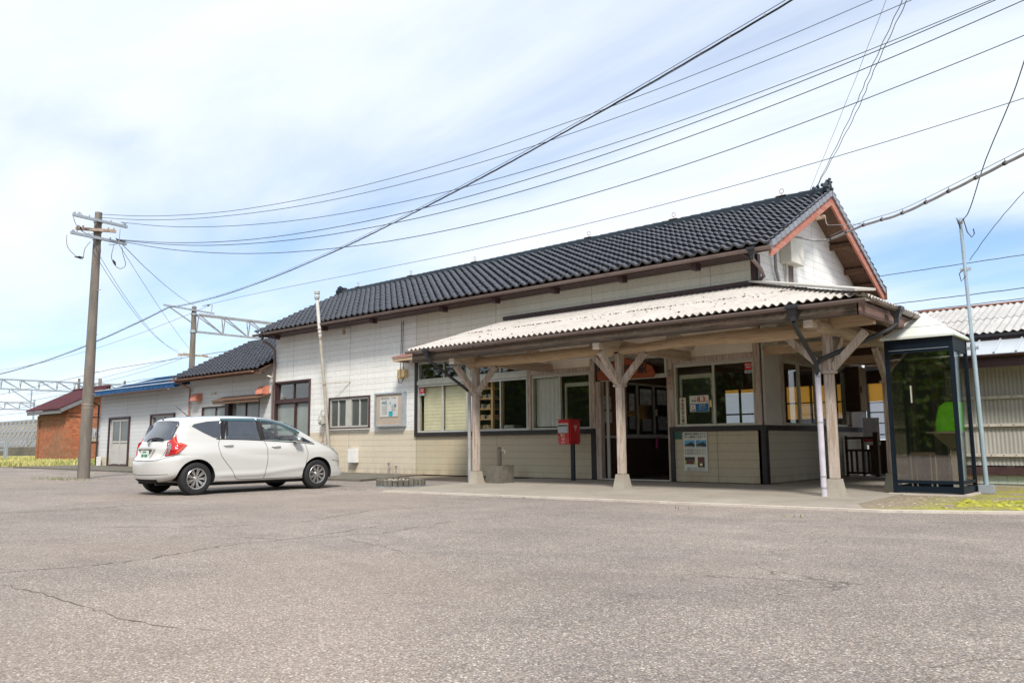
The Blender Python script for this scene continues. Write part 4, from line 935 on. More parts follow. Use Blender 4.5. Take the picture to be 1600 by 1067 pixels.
# ------------------------------------------------------------------ brick shed
bs = thing('brick_shed', (-50.7, 19.5, .05), 'small red brick shed with maroon tiled roof beyond the concrete pole', 'shed')
BX0, BX1, BY0, BY1 = -53.0, -48.6, 17.5, 21.6
w_ = MB(); w_.box(BX0, BX1, BY0, BY1, .0, 2.95); w_.box(BX0 - .06, BX1 + .06, BY0 - .06, BY1 + .06, 2.62, 2.74)
w_.box(BX0, BX0 + .3, BY0 - .07, BY0 - .001, .0, 2.62); w_.box(BX1 - .75, BX1 - .001, BY0 - .07, BY0 - .001, .0, 2.62); w_.box(BX0 + .3, BX1 - .75, BY0 - .06, BY0 - .001, 2.45, 2.62)
for k in range(30): w_.box(BX1 + .001, BX1 + .05, BY0 + .05 + k * .14, BY0 + .12 + k * .14, 2.75, 2.83)
w_.add([(BX1, BY0, 2.95), (BX1, BY1, 2.95), (BX1, (BY0 + BY1) / 2, 4.05)], [(0, 1, 2)]); w_.add([(BX0, BY0, 2.95), (BX0, BY1, 2.95), (BX0, (BY0 + BY1) / 2, 4.05)], [(0, 1, 2)])
w_.build('wall', 'brick', bs)
ym = (BY0 + BY1) / 2
def band_roof(mb, x0, x1, ye, ze, yr, zr, n=14, step=.025):
    for k in range(n):
        a, b_ = k / n, (k + 1.1) / n; ya, za, yb, zb = ye + (yr - ye) * a, ze + (zr - ze) * a + step, ye + (yr - ye) * b_, ze + (zr - ze) * b_
        mb.add([(x0, ya, za - .03), (x1, ya, za - .03), (x1, ya, za), (x0, ya, za), (x1, yb, zb), (x0, yb, zb)], [(0, 1, 2, 3), (3, 2, 4, 5)])
r_ = MB(); band_roof(r_, BX0 - .55, BX1 + .35, BY0 - .55, 2.98, ym, 4.30); band_roof(r_, BX0 - .55, BX1 + .35, BY1 + .55, 2.98, ym, 4.30)
for k in range(24):
    x = BX0 - .5 + 5.25 * k / 24; r_.tube([(x, BY0 - .55, 3.02), (x, ym, 4.34)], .035, 6)
r_.build('roof_tiles', 'redtile', bs, fix=False)
r_ = MB()
for k in range(18):
    x = BX0 - .5 + 5.2 * k / 18; r_.tube([(x, ym, 4.38), (x + .30, ym, 4.37)], .10, 8)
r_.build('ridge_tiles', 'redtile', bs, smooth=True)
r_ = MB(); r_.box(BX0 - .5, BX1 + .3, BY0 - .5, BY0 - .45, 2.76, 2.95)
for s_ in (-1, 1): r_.beam((BX1 + .32, ym - s_ * .0, 4.17), (BX1 + .32, ym - s_ * 2.55, 2.90), .05, .2)
r_.build('verge_board', mat('grey_eave_board', (.17, .17, .18), .7), bs)
wn2 = MB(); wn2.box(BX1, BX1 + .04, 18.55, 19.75, 1.42, 1.95)
for k in range(10): wn2.box(BX1 + .04, BX1 + .07, 18.6 + k * .115, 18.66 + k * .115, 1.42, 1.80)
wo2 = wn2.build('boarded_window', mat('boarded_window', (.18, .15, .17), .6, var=.4, vs=9, col2=(.6, .6, .62)), bs); MB().box(BX1, BX1 + .09, 18.45, 19.85, 1.2, 1.40).build('stone_sill', 'stone', wo2)

# ------------------------------------------------------------------ shed at the right
sh = thing('platform_shelter', (0, 16.9, 0), 'shelter with pale corrugated walls and slate roof behind the phone booth', 'shelter')
w_ = MB(); corr_sheet(w_, lambda u, v, h: (-3.9 + u, 16.86 - h, .40 + v), 10.2, 1.92, amp=.006, pitch=.066, vseg=1, th=.003, seg=4); w_.build('corrugated_wall', 'grp', sh, smooth=True, auto=70)
b_ = MB()
for z in (.56, 1.10, 1.60): b_.box(-3.9, 6.3, 16.80, 16.835, z, z + .055)
b_.build('batten', mat('batten_white', (.52, .48, .42), .7, var=.2, vs=6), sh)
b_ = MB()
for k in range(52):
    for z in (.587, 1.127, 1.627): b_.lathe((-3.8 + k * .195, 16.797, z), [(.009, 0), (.006, -.006)], 'y', 6)
b_.build('screw_head', 'soffit', sh)
b_ = MB()
for x in (-3.0, -2.95 + 0, ): pass
for x in (-2.95, -1.05, .9, 2.8): b_.box(x - .06, x + .06, 16.88, 16.99, .35, 2.4)
b_.build('frame_post', 'wood', sh)
MB().box(-3.9, 6.3, 16.76, 16.88, .235, .375).build('base_beam', 'brown', sh)
tl = MB(); tl.m('tilegreen')
for k in range(68):
    x = -3.9 + .15 * k; tl.m('tilepink' if (k // 3) % 3 == 0 else 'tilegreen'); tl.box(x + .002, x + .148, 16.84, 16.855, .075, .228)
tl.build('base_tiles', None, sh)
MB().box(-3.9, 6.3, 16.855, 17.0, .0, .234).build('foundation', 'stone', sh)
r_ = MB(); r_.add([(-4.4, 16.24, 2.36), (6.3, 16.24, 2.36), (6.3, 16.98, 2.68), (-4.4, 16.98, 2.68), (-4.4, 16.24, 2.375), (6.3, 16.24, 2.375), (6.3, 16.98, 2.695), (-4.4, 16.98, 2.695)], [(0, 1, 2, 3), (4, 5, 6, 7), (0, 1, 5, 4), (1, 2, 6, 5), (2, 3, 7, 6), (3, 0, 4, 7)])
for k in range(34): r_.beam((-4.3 + .34 * k, 16.23, 2.39), (-4.3 + .34 * k, 16.98, 2.71), .025, .03)
r_.build('lower_metal_roof', 'bluegrey', sh)
gutter((-3.7, 16.2, 2.355), (6.3, 16.2, 2.355), .045, 'brown', sh, .33); MB().box(-3.9, 6.3, 16.3, 16.34, 2.14, 2.31).build('eave_fascia', 'brown', sh)
MB().box(-4.4, 6.3, 16.36, 16.86, 2.30, 2.318).build('soffit', 'soffit', sh)
gutter((-3.75, 16.94, 2.80), (6.3, 16.94, 2.80), .055, 'dkgutter', sh, .5)
r_ = MB()
k_ = math.hypot(2.4, .84); a_, c_ = 2.4 / k_, .84 / k_
for (x0, L_) in ((-4.9, 1.80), (-3.12, 1.26), (-1.84, 1.26), (-.56, 1.26), (.72, 1.26), (2.0, 1.26), (3.28, 1.26)):
    for s0, ln, up in ((0, 1.32, 0), (1.2, k_ - 1.2, .014)):
        corr_sheet(r_, (lambda x0, s0, up: lambda u, v, h: (x0 + u, 16.95 + a_ * (v + s0) - c_ * h, 2.83 + c_ * (v + s0) + a_ * (h + up) + (.008 if int(x0 * 10) % 2 else 0)))(x0, s0, up), L_, ln, amp=.019, pitch=.13, vseg=2)
r_.build('corrugated_roof', 'corr2', sh, smooth=True, auto=60)
MB().beam((-4.9, 19.38, 3.70), (6, 19.38, 3.70), .2, .03).build('ridge_cap', mat('rusty_ridge', (.28, .12, .08), .7), sh)
MB().box(-4.6, 6.3, 16.98, 17.02, 2.70, 2.80).build('upper_wall', 'brown', sh)
sb = MB(); sb.box(-3.9, 6.3, 19.2, 19.3, 0, 3.4); sb.box(-3.95, -3.9, 16.9, 19.3, 0, 2.8); sb.build('rear_wall', mat('shelter_rear', (.30, .28, .25), .8), sh)
lt_ = MB(); lt_.tube([(-2.5, 17.6, 2.22), (-2.2, 17.6, 2.22)], .03, 8); lm_ = bpy.data.materials.new('lit_tube'); lm_.use_nodes = True; lm_.node_tree.nodes['Principled BSDF'].inputs['Emission Color'].default_value = (1, .95, .85, 1); lm_.node_tree.nodes['Principled BSDF'].inputs['Emission Strength'].default_value = 3
lt_.build('lamp_tube', lm_, sh)

# ------------------------------------------------------------------ things by the side passage
gf = thing('wicket_fence', (-6.4, 19.5, 0), 'dark wooden slatted fence in the passage beside the station', 'fence')
f = MB(); f.box(-6.73, -6.68, 19.47, 19.53, .05, .98); f.box(-6.08, -5.98, 19.44, 19.56, .05, 1.06); f.box(-6.36, -6.31, 19.47, 19.53, .05, .93); f.build('fence_post', 'dkwood', gf)
f = MB(); f.box(-6.73, -6.02, 19.46, 19.54, .90, .96); f.box(-6.73, -6.02, 19.47, 19.53, .62, .67); f.box(-6.73, -6.02, 19.47, 19.53, .10, .15); f.build('rail', 'dkwood', gf)
for x in (-6.60, -6.48, -6.22, -6.14): MB().box(x - .022, x + .022, 19.475, 19.525, .15, .62).build('slat', 'dkwood', gf)
wb = thing('wall_cabinet', (-6.62, 20.05, 1.55), 'tall weathered wooden cabinet hanging on the passage wall', 'cabinet')
f = MB(); f.bbox(-6.745, -6.42, 19.75, 20.2, 1.56, 2.62, .008); f.build('case', 'dkwood', wb); f = MB(); f.box(-6.74, -6.425, 19.735, 19.748, 1.58, 2.6); f.build('case_side', 'dkwood', wb)
f = MB(); f.box(-6.418, -6.40, 19.76, 20.19, 1.57, 2.61); do = f.build('door', 'boxwood', wb); MB().box(-6.398, -6.375, 19.79, 19.82, 2.0, 2.15).build('handle', 'black', do)
scn = thing('platform_screen', (-5.9, 21.2, 0), 'yellow boarded screen over a gridded window seen through the passage', 'screen')
f = MB(); f.box(-6.72, -5.2, 21.2, 21.215, 1.84, 2.29); f.build('yellow_board', 'yellow', scn)
MB().box(-6.72, -5.2, 21.2, 21.23, 2.292, 2.78).build('upper_board', 'dkwood', scn)
MB().box(-6.70, -5.22, 21.185, 21.23, .05, .88).build('cover_wall', 'dkwood', scn)  # dark wall added to hide the bright ground beyond the screen
f = MB(); f.box(-6.72, -5.2, 21.17, 21.24, 2.62, 2.72)
for x in (-6.72, -6.12, -5.55): f.box(x, x + .03, 21.18, 21.24, .9, 2.62)
for z in (1.0, 1.28, 1.55, 1.80): f.box(-6.7, -5.2, 21.185, 21.225, z, z + .03)
f.box(-6.72, -5.2, 21.17, 21.24, 0, .05); f.box(-5.2, -5.1, 21.15, 21.26, 0, 2.72); f.box(-6.74, -6.66, 21.21, 21.25, 0, 2.6); f.build('grid', 'galv', scn)
f = MB(); f.box(-6.72, -5.2, 21.235, 21.24, .9, 1.8); f.build('pane', 'white_tr', scn)
bn = MB(); bn.m(mat('grey_notice', (.74, .76, .82), .7)).box(-6.66, -6.28, 20.6, 20.62, .90, 1.42); bn.m('postred').box(-6.66, -6.28, 20.6, 20.62, .84, .90); bn.m('white').box(-6.66, -6.28, 20.6, 20.62, .76, .84); bn.m('galv').box(-6.66, -6.63, 20.6, 20.62, .05, .76); tag(bn.build('notice_stand', None), 'grey noticeboard with red foot strip standing at the end of the passage', 'notice')
pc = thing('passage_backdrop', (-4.5, 20.5, 0), 'added dark canopy and partition at the far end of the side passage', 'backdrop')  # dark ceiling and partition added to block the bright sky behind the passage
f = MB(); f.box(-6.74, -3.8, 19.98, 21.12, 2.76, 2.84); f.build('ceiling', 'soffit', pc)
f = MB(); f.box(-5.68, -3.9, 19.32, 19.40, 0, 2.66); f.box(-3.93, -3.85, 16.9, 19.3, 0, 2.66); f.build('partition', 'dkwood', pc)
f = MB(); f.prism([(-6.77, 2.70), (-3.75, 2.70), (-3.75, 2.86), (-6.77, 3.88)], 'y', 19.93, 19.97); f.build('gap_board', 'soffit', pc)  # board added to close the bright gap under the side roof end
f = MB(); f.beam((-5.1, 19.26, 0), (-5.1, 19.26, 2.66), .12, .12, (0, 1, 0)); f.build('partition_post', 'wood', pc)
# ------------------------------------------------------------------ white flue pipe, meter, boxes on the front wall
fl = thing('flue_pipe', (-20.75, 15.05, .06), 'tall leaning white flue pipe rising past the eaves left of the small window', 'flue pipe')
pipe([(-20.78, 15.12, .06), (-20.70, 14.80, 2.45), (-20.62, 14.52, 4.2)], .046, 'whitepipe', fl, 'pipe', 12)
MB().tube([(-20.62, 14.52, 4.2), (-20.56, 14.34, 5.30)], .052, 12).build('upper_pipe', 'white', fl, smooth=True, auto=40)
f = MB(); f.lathe((-20.555, 14.33, 5.30), [(.052, 0), (.075, .03), (.08, .12), (.06, .16), (.085, .18), (.085, .26), (.04, .30)], 'z', 14); f.build('cowl', mat('cowl_grey', (.42, .46, .46), .5, var=.15), fl, smooth=True, auto=40)
f = MB()
for z, q in ((2.72, .0), (4.28, .28), (4.40, .3), (4.12, .27)): f.lathe((-20.695 + (z - 2.5) * .045, 14.79 - (z - 2.5) * .165, z), [(.060, -.012), (.060, .012)], 'z', 12)
f.beam((-20.70, 14.77, 2.74), (-19.95, 15.19, 2.78), .018, .018); f.beam((-20.62, 14.52, 4.33), (-20.0, 15.19, 4.48), .02, .02); f.build('bracket', 'rust', fl)
gmt = thing('gas_meter', (-21.1, 15.1, .06), 'grey gas meter with thin pipes on the wall beside the flue', 'gas meter')
f = MB(); f.bbox(-21.26, -21.02, 14.95, 15.12, 1.50, 1.80, .03); f.lathe((-21.14, 14.95, 1.65), [(.09, 0), (.085, -.03), (.03, -.035)], 'y', 16); f.build('body', mat('meter_grey', (.48, .47, .43), .5, var=.1), gmt)
pipe([(-21.1, 15.03, 1.50), (-21.1, 15.03, .98), (-21.25, 15.05, .92), (-21.25, 15.05, .75)], .018, 'rust', gmt, 'pipe'); pipe([(-21.2, 15.03, 1.80), (-21.2, 15.03, 1.93), (-20.92, 15.03, 1.93), (-20.92, 15.06, .10)], .016, 'greycable', gmt, 'pipe'); pipe([(-21.2, 15.05, .75), (-20.85, 15.05, .75)], .018, 'rust', gmt, 'pipe')
f = MB(); f.bbox(-19.83, -19.48, 15.04, 15.19, .34, .76, .012); tag(f.build('wall_box', 'white'), 'small white box low on the beige boards', 'utility box')
tb = thing('terminal_box', (-17.47, 15.1, 2.7), 'two yellow cable terminal boxes under the end of the awning', 'terminal box')
MB().bbox(-17.64, -17.49, 15.06, 15.19, 2.73, 3.0, .01).build('box', 'orange', tb); MB().bbox(-17.45, -17.31, 15.06, 15.19, 2.77, 2.98, .01).build('box', 'orange', tb)
pipe([(-17.55, 15.12, 2.95), (-17.55, 15.15, 4.4)], .009, 'cable', tb, 'cable', 6); pipe([(-17.42, 15.12, 2.95), (-17.50, 15.15, 3.6), (-17.48, 15.15, 4.4)], .009, 'cable', tb, 'cable', 6); pipe([(-17.6, 15.1, 2.73), (-17.55, 15.05, 2.62), (-17.42, 15.05, 2.60), (-17.36, 15.1, 2.77)], .01, 'cable', tb, 'cable', 6)
dv = MB(); dv.lathe((-20.0, 14.95, 4.22), [(.03, 0), (.05, .02), (.05, .12), (.02, .15)], 'z', 10); dv.beam((-20.0, 14.95, 4.35), (-20.0, 14.95, 4.50), .02, .02, (0, 1, 0)); tag(dv.build('insulator', 'rust'), 'small brown insulator hanging under the eaves near the flue', 'insulator')
def stub(x, y, h_, lab):
    mb = MB(); mb.tube([(x, y, .02), (x, y, h_)], .022, 8); mb.bbox(x - .035, x + .035, y - .03, y + .03, h_ - .02, h_ + .04, .008); tag(mb.build('standpipe', 'greycable'), lab, 'pipe')
stub(-17.98, 15.08, .33, 'thin grey stub pipe against the wall, left of two'); stub(-17.1, 14.6, .26, 'short rusty stub pipe beside the log ringed drain')

# notice board
nb = thing('notice_board', (-18.0, 15.13, 1.41), 'grey framed notice board on the wall left of the office windows', 'notice board')
f = MB(); f.box(-18.60, -17.40, 15.10, 15.19, 1.42, 2.32); f.build('back', 'cork', nb)
f = MB()
for a in ((-18.635, -18.59, 15.06, 15.2, 1.38, 2.36), (-17.41, -17.365, 15.06, 15.2, 1.38, 2.36), (-18.59, -17.41, 15.062, 15.2, 2.315, 2.358), (-18.59, -17.41, 15.062, 15.2, 1.382, 1.425)): f.box(*a)
f.build('frame', 'galv', nb)
f = MB(); f.box(-18.40, -17.62, 15.085, 15.095, 1.66, 2.23); sh_ = f.build('sheet', 'paper', nb)
lt2 = MB(); ink = mat('print_grey', (.22, .23, .24), .8); teal = mat('print_teal', (.03, .48, .58), .8); navyp = mat('print_blue', (.12, .26, .42), .8)
letter(lt2, ink, '駅周辺案内図', .06, -18.18, 15.083, 2.19); letter(lt2, ink, 'のりば案内', .045, -17.80, 15.083, 2.19)
for k in range(7): letter(lt2, ink, random.choice(['時刻表 普通列車', '上り 下り 普通', '日本海 各駅停車', '平日 休日 運転']), .032, -18.2, 15.083, 2.12 - k * .06)
lt2.m(teal).box(-18.0, -17.83, 15.080, 15.084, 1.68, 1.82); lt2.m(navyp).box(-18.32, -18.12, 15.079, 15.084, 2.05, 2.09); lt2.box(-17.76, -17.69, 15.079, 15.084, 1.93, 2.02); lt2.m(teal).box(-17.96, -17.92, 15.079, 15.084, 2.02, 2.08)
for k in range(4): letter(lt2, ink, 'お知らせ 案内', .028, -17.8, 15.083, 1.98 - k * .045)
lt2.build('print', None, sh_, fix=False)
MB().box(-18.58, -17.42, 15.070, 15.074, 1.44, 2.30).build('cover_glass', glassy('board_glass', (.95, .95, .95), alpha=.03, refl=.5), nb)

# ------------------------------------------------------------------ shelf with goods inside the office
sf_ = thing('wooden_shelf', (-14.3, 16.1, .06), 'orange brown wooden shelf with six boards behind the office window', 'shelf')
for x in (-14.85 - .35, -13.95 - .35):
    MB().box(x - .035, x + .035, 15.45, 15.53, .06, 2.50).build('upright', 'shelfwood', sf_); MB().box(x - .03, x + .03, 15.85, 15.91, .06, 2.50).build('upright', 'shelfwood', sf_)
for k in range(6):
    z = .95 + k * .27; MB().box(-15.16, -14.34, 15.45, 15.91, z, z + .03).build('board', 'shelfwood', sf_)
it_ = MB()
for k in range(6):
    z = .982 + k * .27
    for j in range(12):
        x = -15.12 + j * .066; hh = random.uniform(.05, .12); it_.m(random.choice(['boxwood', 'shelfwood', 'dkwood', 'greypanel'])).box(x, x + .055, 15.49, 15.75, z, z + hh)
tag(it_.build('shelf_goods', None), 'small goods and boxes lined up on the wooden shelf', 'goods', kind='stuff')
dk_ = MB(); dk_.bbox(-13.95, -13.6, 15.5, 15.9, 1.20, 1.34, .02); tag(dk_.build('desk_tray', 'alushade'), 'pale tray on the desk behind the office window', 'tray')
dsk = MB(); dsk.box(-16.8, -15.3, 15.42, 16.0, 1.13, 1.17); dsk.box(-16.8, -15.3, 15.9, 15.95, .06, 1.13); dsk.build('office_desk', 'boxwood', st)

# ------------------------------------------------------------------ signs, posters, stickers
sg = thing('station_name_sign', (-9.87, 15.1, 2.26), 'carved orange brown wooden name board over the station door', 'sign')
f = MB(); f.prism([(-10.60, 2.27), (-9.2, 2.27), (-9.14, 2.36), (-9.22, 2.52), (-9.50, 2.64), (-9.72, 2.67), (-9.9, 2.74), (-10.1, 2.70), (-10.3, 2.64), (-10.5, 2.60), (-10.66, 2.42), (-10.66, 2.32)], 'y', 15.06, 15.12)
f.build('board', wood('sign_wood', (.22, .05, .02), (.36, .10, .035), 'x', rough=.5), sg)
f = MB(); letter(f, 'black', '塚', .24, -9.88, 15.055, 2.45, depth=.004, bold=.004); letter(f, 'black', '駅', .24, -9.45, 15.055, 2.45, depth=.004, bold=.004); f.build('lettering', None, sg, fix=False)

pb = thing('police_sign', (-8.55, 15.2, 1.24), 'narrow cream vertical sign with black star and characters in the window', 'sign')
MB().box(-8.64, -8.49, 15.205, 15.212, 1.245, 1.80).build('plate', mat('cream_plate', (.66, .60, .46), .6, var=.04), pb)
f = MB(); letter(f, 'black', '★', .085, -8.565, 15.203, 1.735, bold=.001); letter(f, 'black', '警察官立寄所', .078, -8.565, 15.203, 1.645, vertical=True, bold=.0015); f.build('lettering', None, pb, fix=False)

sl_g = thing('sea_level_sign', (-8.17, 15.2, 1.5), 'white and blue sea level sign reading 8.3 m behind the glass', 'sign')
MB().box(-8.40, -7.96, 15.206, 15.212, 1.49, 1.83).build('plate', mat('sign_white', (.66, .68, .58), .6, var=.04), sl_g)
f = MB(); pblue = mat('sign_blue', (.01, .13, .30), .5, var=.1); pred = mat('sign_red', (.50, .03, .02), .5)
f.m(pblue).box(-8.385, -7.97, 15.2035, 15.2055, 1.495, 1.66); f.m('white').box(-8.375, -8.265, 15.2015, 15.2034, 1.51, 1.64)
letter(f, pred, '8.3', .16, -8.13, 15.204, 1.745, bold=.004); letter(f, 'black', '海抜', .06, -8.30, 15.204, 1.72); letter(f, 'black', 'ここは', .035, -8.30, 15.204, 1.785); letter(f, 'black', 'ｍ', .05, -8.0, 15.204, 1.70)
f.m('black').prism([(-8.365, 1.52), (-8.275, 1.52), (-8.32, 1.625)], 'y', 15.199, 15.2012); f.m('orange').prism([(-8.345, 1.535), (-8.30, 1.535), (-8.30, 1.575), (-8.325, 1.60)], 'y', 15.197, 15.1988)
letter(f, 'white', '津波注意', .036, -8.11, 15.202, 1.625); letter(f, 'white', '地震が起きたら高台へ', .018, -8.11, 15.202, 1.58); letter(f, 'white', '避難してください', .018, -8.11, 15.202, 1.545); f.build('lettering', None, sl_g, fix=False)

def sticker(x0, x1, z0, z1, lab):
    o = thing('warning_sticker', ((x0 + x1) / 2, 15.18, z0), lab, 'sticker', 'red security stickers on the windows')
    MB().box(x0, x1, 15.206, 15.212, z0 + .06, z1).build('upper_part', mat('sticker_red', (.55, .01, .015), .5), o); MB().box(x0, x1, 15.206, 15.212, z0, z0 + .058).build('lower_part', mat('sticker_pale', (.50, .62, .60), .5), o)
    f = MB(); c_ = (x0 + x1) / 2; letter(f, 'white', '防犯カメラ', .036, c_, 15.204, z1 - .035, width=(x1 - x0) * .85, bold=.001); letter(f, 'white', '作動中', .04, c_, 15.204, z1 - .085, bold=.001); letter(f, pblue, '警戒 110', .032, c_, 15.204, z0 + .03, bold=.001); f.build('lettering', None, o, fix=False)
sticker(-7.14, -6.97, 2.23, 2.43, 'red sticker at the top right corner of the waiting room window')
sticker(-16.81, -16.64, 2.22, 2.43, 'red sticker at the top left of the beige blind window')
yl = MB(); yl.box(-7.945, -7.90, 15.206, 15.212, 1.58, 1.72); tag(yl.build('yellow_slip', 'orange'), 'small yellow slip beside the sea level sign', 'paper slip')

pp = thing('history_poster', (-8.28, 15.18, .27), 'tall white poster with four small photos below the waiting room window', 'poster')
MB().box(-8.565, -8.02, 15.18, 15.186, .27, 1.075).build('sheet', mat('poster_paper', (.62, .62, .52), .7, var=.04), pp)
f = MB(); letter(f, 'black', '国鉄時代の駅舎をもとに', .045, -8.29, 15.178, 1.03, bold=.001); letter(f, 'black', '新しい駅舎ができました', .045, -8.29, 15.178, .975, bold=.001); letter(f, ink, '昭和から令和へ つながる駅', .022, -8.29, 15.178, .94)
psky = mat('photo_sky', (.10, .32, .52), .6, var=.4, vs=4); pdark = mat('photo_building', (.035, .04, .035), .6, var=.3, vs=14); pbr = mat('photo_brick', (.14, .05, .04), .6, var=.4, vs=14); plime = mat('photo_lime', (.38, .48, .02), .6)
for x0 in (-8.54, -8.275):
    f.m(psky).box(x0, x0 + .235, 15.1765, 15.179, .76, .905); f.m(pdark).prism([(x0, .81), (x0 + .17, .87), (x0 + .235, .82), (x0 + .235, .775), (x0, .79)], 'y', 15.174, 15.1762); f.m('stone').box(x0, x0 + .14, 15.1742, 15.1762, .762, .785)
f.m(pbr).box(-8.54, -8.31, 15.1765, 15.179, .41, .56); f.m(pdark).box(-8.54, -8.31, 15.1740, 15.1762, .51, .56); f.m(plime).box(-8.54, -8.51, 15.1740, 15.1762, .43, .48); f.box(-8.335, -8.30, 15.1740, 15.1762, .41, .47)
f.m(pbr).box(-8.245, -8.09, 15.1765, 15.179, .45, .56); f.m(pdark).box(-8.245, -8.09, 15.1765, 15.179, .35, .448); f.m('orange').box(-8.20, -8.14, 15.1740, 15.1762, .38, .43)
for k in range(5): letter(f, ink, '現在の駅舎は地域の皆さまに親しまれてきました。', .022, -8.29, 15.178, .72 - k * .026)
for k in range(3): letter(f, ink, 'ご利用ありがとうございます。今後ともよろしく', .02, -8.29, 15.178, .335 - k * .023)
f.build('print', None, pp, fix=False)
gp = MB(); gp.box(-8.79, -8.61, 15.18, 15.187, .93, 1.07); tag(gp.build('green_plate', mat('dark_green_plate', (.02, .09, .07), .5)), 'dark green plate left of the tall poster', 'plate')
nm = MB(); nm.box(-8.865, -8.775, 15.138, 15.146, 2.02, 2.42); npl = tag(nm.build('name_plate', 'wood'), 'faded name plate with red and black characters on the right door post', 'plate')
f = MB(); letter(f, 'black', '駅舎', .075, -8.82, 15.136, 2.37, vertical=True); letter(f, pred, '火', .075, -8.82, 15.136, 2.21); letter(f, 'black', '元', .075, -8.82, 15.136, 2.12); f.build('lettering', None, npl, fix=False)

# ------------------------------------------------------------------ post box
po = thing('post_box', (-11.07, 14.62, .03), 'red post box on a dark grey pole left of the station door', 'post box')
MB().tube([(-11.10, 14.68, .03), (-11.10, 14.68, .86)], .055, 16).build('pole', 'blackmetal', po, smooth=True, auto=50)
x0, x1, y0, y1 = -11.36, -11.00, 14.45, 14.86
f = MB(); bmh = bmesh.new(); bmesh.ops.create_cube(bmh, size=1)
for v in bmh.verts: v.co = Vector(((x0 + x1) / 2 + v.co.x * (x1 - x0), (y0 + y1) / 2 + v.co.y * (y1 - y0), 1.115 + v.co.z * .55))
bmesh.ops.bevel(bmh, geom=bmh.edges[:], offset=.03, segments=4, affect='EDGES'); f.bm(bmh); bx_ = f.build('body', 'postred', po, smooth=True, auto=35)
f = MB(); f.box(x0 + .03, x1 - .04, 14.436, 14.452, 1.09, 1.31); f.build('slot_panel', mat('slot_panel_cream', (.50, .47, .38), .5), bx_)
f = MB(); f.box(x0 + .045, x1 - .055, 14.430, 14.4355, 1.245, 1.275); f.build('letter_slot', 'black', bx_)
f = MB(); f.add([(x0 + .05, 14.432, 1.24), (x1 - .06, 14.432, 1.24), (x1 - .06, 14.41, 1.10), (x0 + .05, 14.41, 1.10)], [(0, 1, 2, 3)]); f.build('slot_flap', mat('flap_grey', (.36, .37, .36), .4, .3, var=.3, vs=40), bx_)
f = MB(); f.box(x0 - .012, x1 + .012, 14.43, 14.9, 1.388, 1.402); f.build('lid', 'postred', bx_)
f = MB(); cm = mat('emblem_cream', (.72, .52, .42), .5)
f.m(cm); cx_ = -11.19
letter(f, cm, '郵便', .075, cx_, 14.447, 1.045, bold=.001); f.m(cm); f.box(cx_ - .05, cx_ + .05, 14.4435, 14.449, .985, 1.0); f.box(cx_ - .05, cx_ + .05, 14.4435, 14.449, .955, .97); f.box(cx_ - .008, cx_ + .008, 14.444, 14.449, .90, .955)
letter(f, cm, 'POST', .05, cx_, 14.447, .875, bold=.001)
letter(f, cm, '〒', .16, x1 + .002, 14.66, 1.19, ux=(0, 1, 0), bold=.003); f.build('marks', None, bx_, fix=False)
f = MB(); f.lathe((x0 + .06, 14.447, 1.0), [(.014, 0), (.012, -.008)], 'y', 10); f.build('lock', 'alu', bx_)

# ------------------------------------------------------------------ sink with tap, ringed drain, footings
sk = thing('tap_sink', (-11.6, 12.95, .03), 'mossy concrete trough with a standing tap beside the left porch pillar', 'sink')
f = MB(); holed = [(-11.98, 12.72), (-11.30, 13.22)]
x0, y0, x1, y1 = -11.98, 12.74, -11.60, 13.22
f.box(x0, x1, y0, y0 + .05, .03, .41); f.box(x0, x1, y1 - .05, y1, .03, .41); f.box(x0, x0 + .05, y0 + .05, y1 - .05, .03, .41); f.box(x1 - .05, x1, y0 + .05, y1 - .05, .03, .41); f.box(x0 + .05, x1 - .05, y0 + .05, y1 - .05, .03, .2); f.build('basin', 'darkconc', sk)
f = MB(); f.bbox(-11.93, -11.86, 13.06, 13.13, .41, .80, .006); f.build('post', 'darkconc', sk)
f = MB(); f.tube([(-11.86, 13.09, .72), (-11.78, 13.09, .73), (-11.74, 13.09, .70), (-11.74, 13.09, .66)], .012, 8); f.tube([(-11.82, 13.09, .73), (-11.82, 13.09, .78)], .008, 6); f.beam((-11.86, 13.09, .785), (-11.78, 13.09, .785), .012, .01); f.build('tap', 'alu', sk)
dr_ = thing('ringed_drain', (-13.3, 11.5, 0), 'low round drain ringed with short concrete logs on a blue painted spot', 'drain')
f = MB(); f.lathe((-13.3, 11.5, 0), [(.60, 0), (.60, .004)], 'z', 40); bp = f.build('blue_spot', 'skyblue', dr_)
for v in bp.data.vertices: v.co.x *= random.uniform(.9, 1.05); v.co.y *= random.uniform(.9, 1.05)
n = 26
for k in range(n):
    a = 2 * math.pi * k / n; cx_, cy_ = -13.3 + .47 * math.cos(a), 11.5 + .47 * math.sin(a); hh = random.uniform(.125, .165)
    f = MB(); f.tube([(cx_, cy_, .005), (cx_, cy_, hh - .01), (cx_, cy_, hh)], [.055, .055, .045], 8); f.build('log', 'darkconc', dr_)
f = MB(); f.lathe((-13.3, 11.5, .006), [(.42, 0), (.40, .07), (.2, .08), (.02, .075)], 'z', 24); f.build('fill', 'earth', dr_)
for k in range(26):
    pass
rb = MB()
for k in range(60):
    a = random.random() * 6.28; q = .40 * math.sqrt(random.random()); bm = bmesh.new(); bmesh.ops.create_icosphere(bm, subdivisions=1, radius=random.uniform(.015, .045))
    for v in bm.verts: v.co *= random.uniform(.7, 1.2); v.co += Vector((-13.3 + q * math.cos(a), 11.5 + q * math.sin(a), .10))
    rb.bm(bm)
tag(rb.build('rubble', 'stone'), 'pale rubble lying inside the ringed drain', kind='stuff')

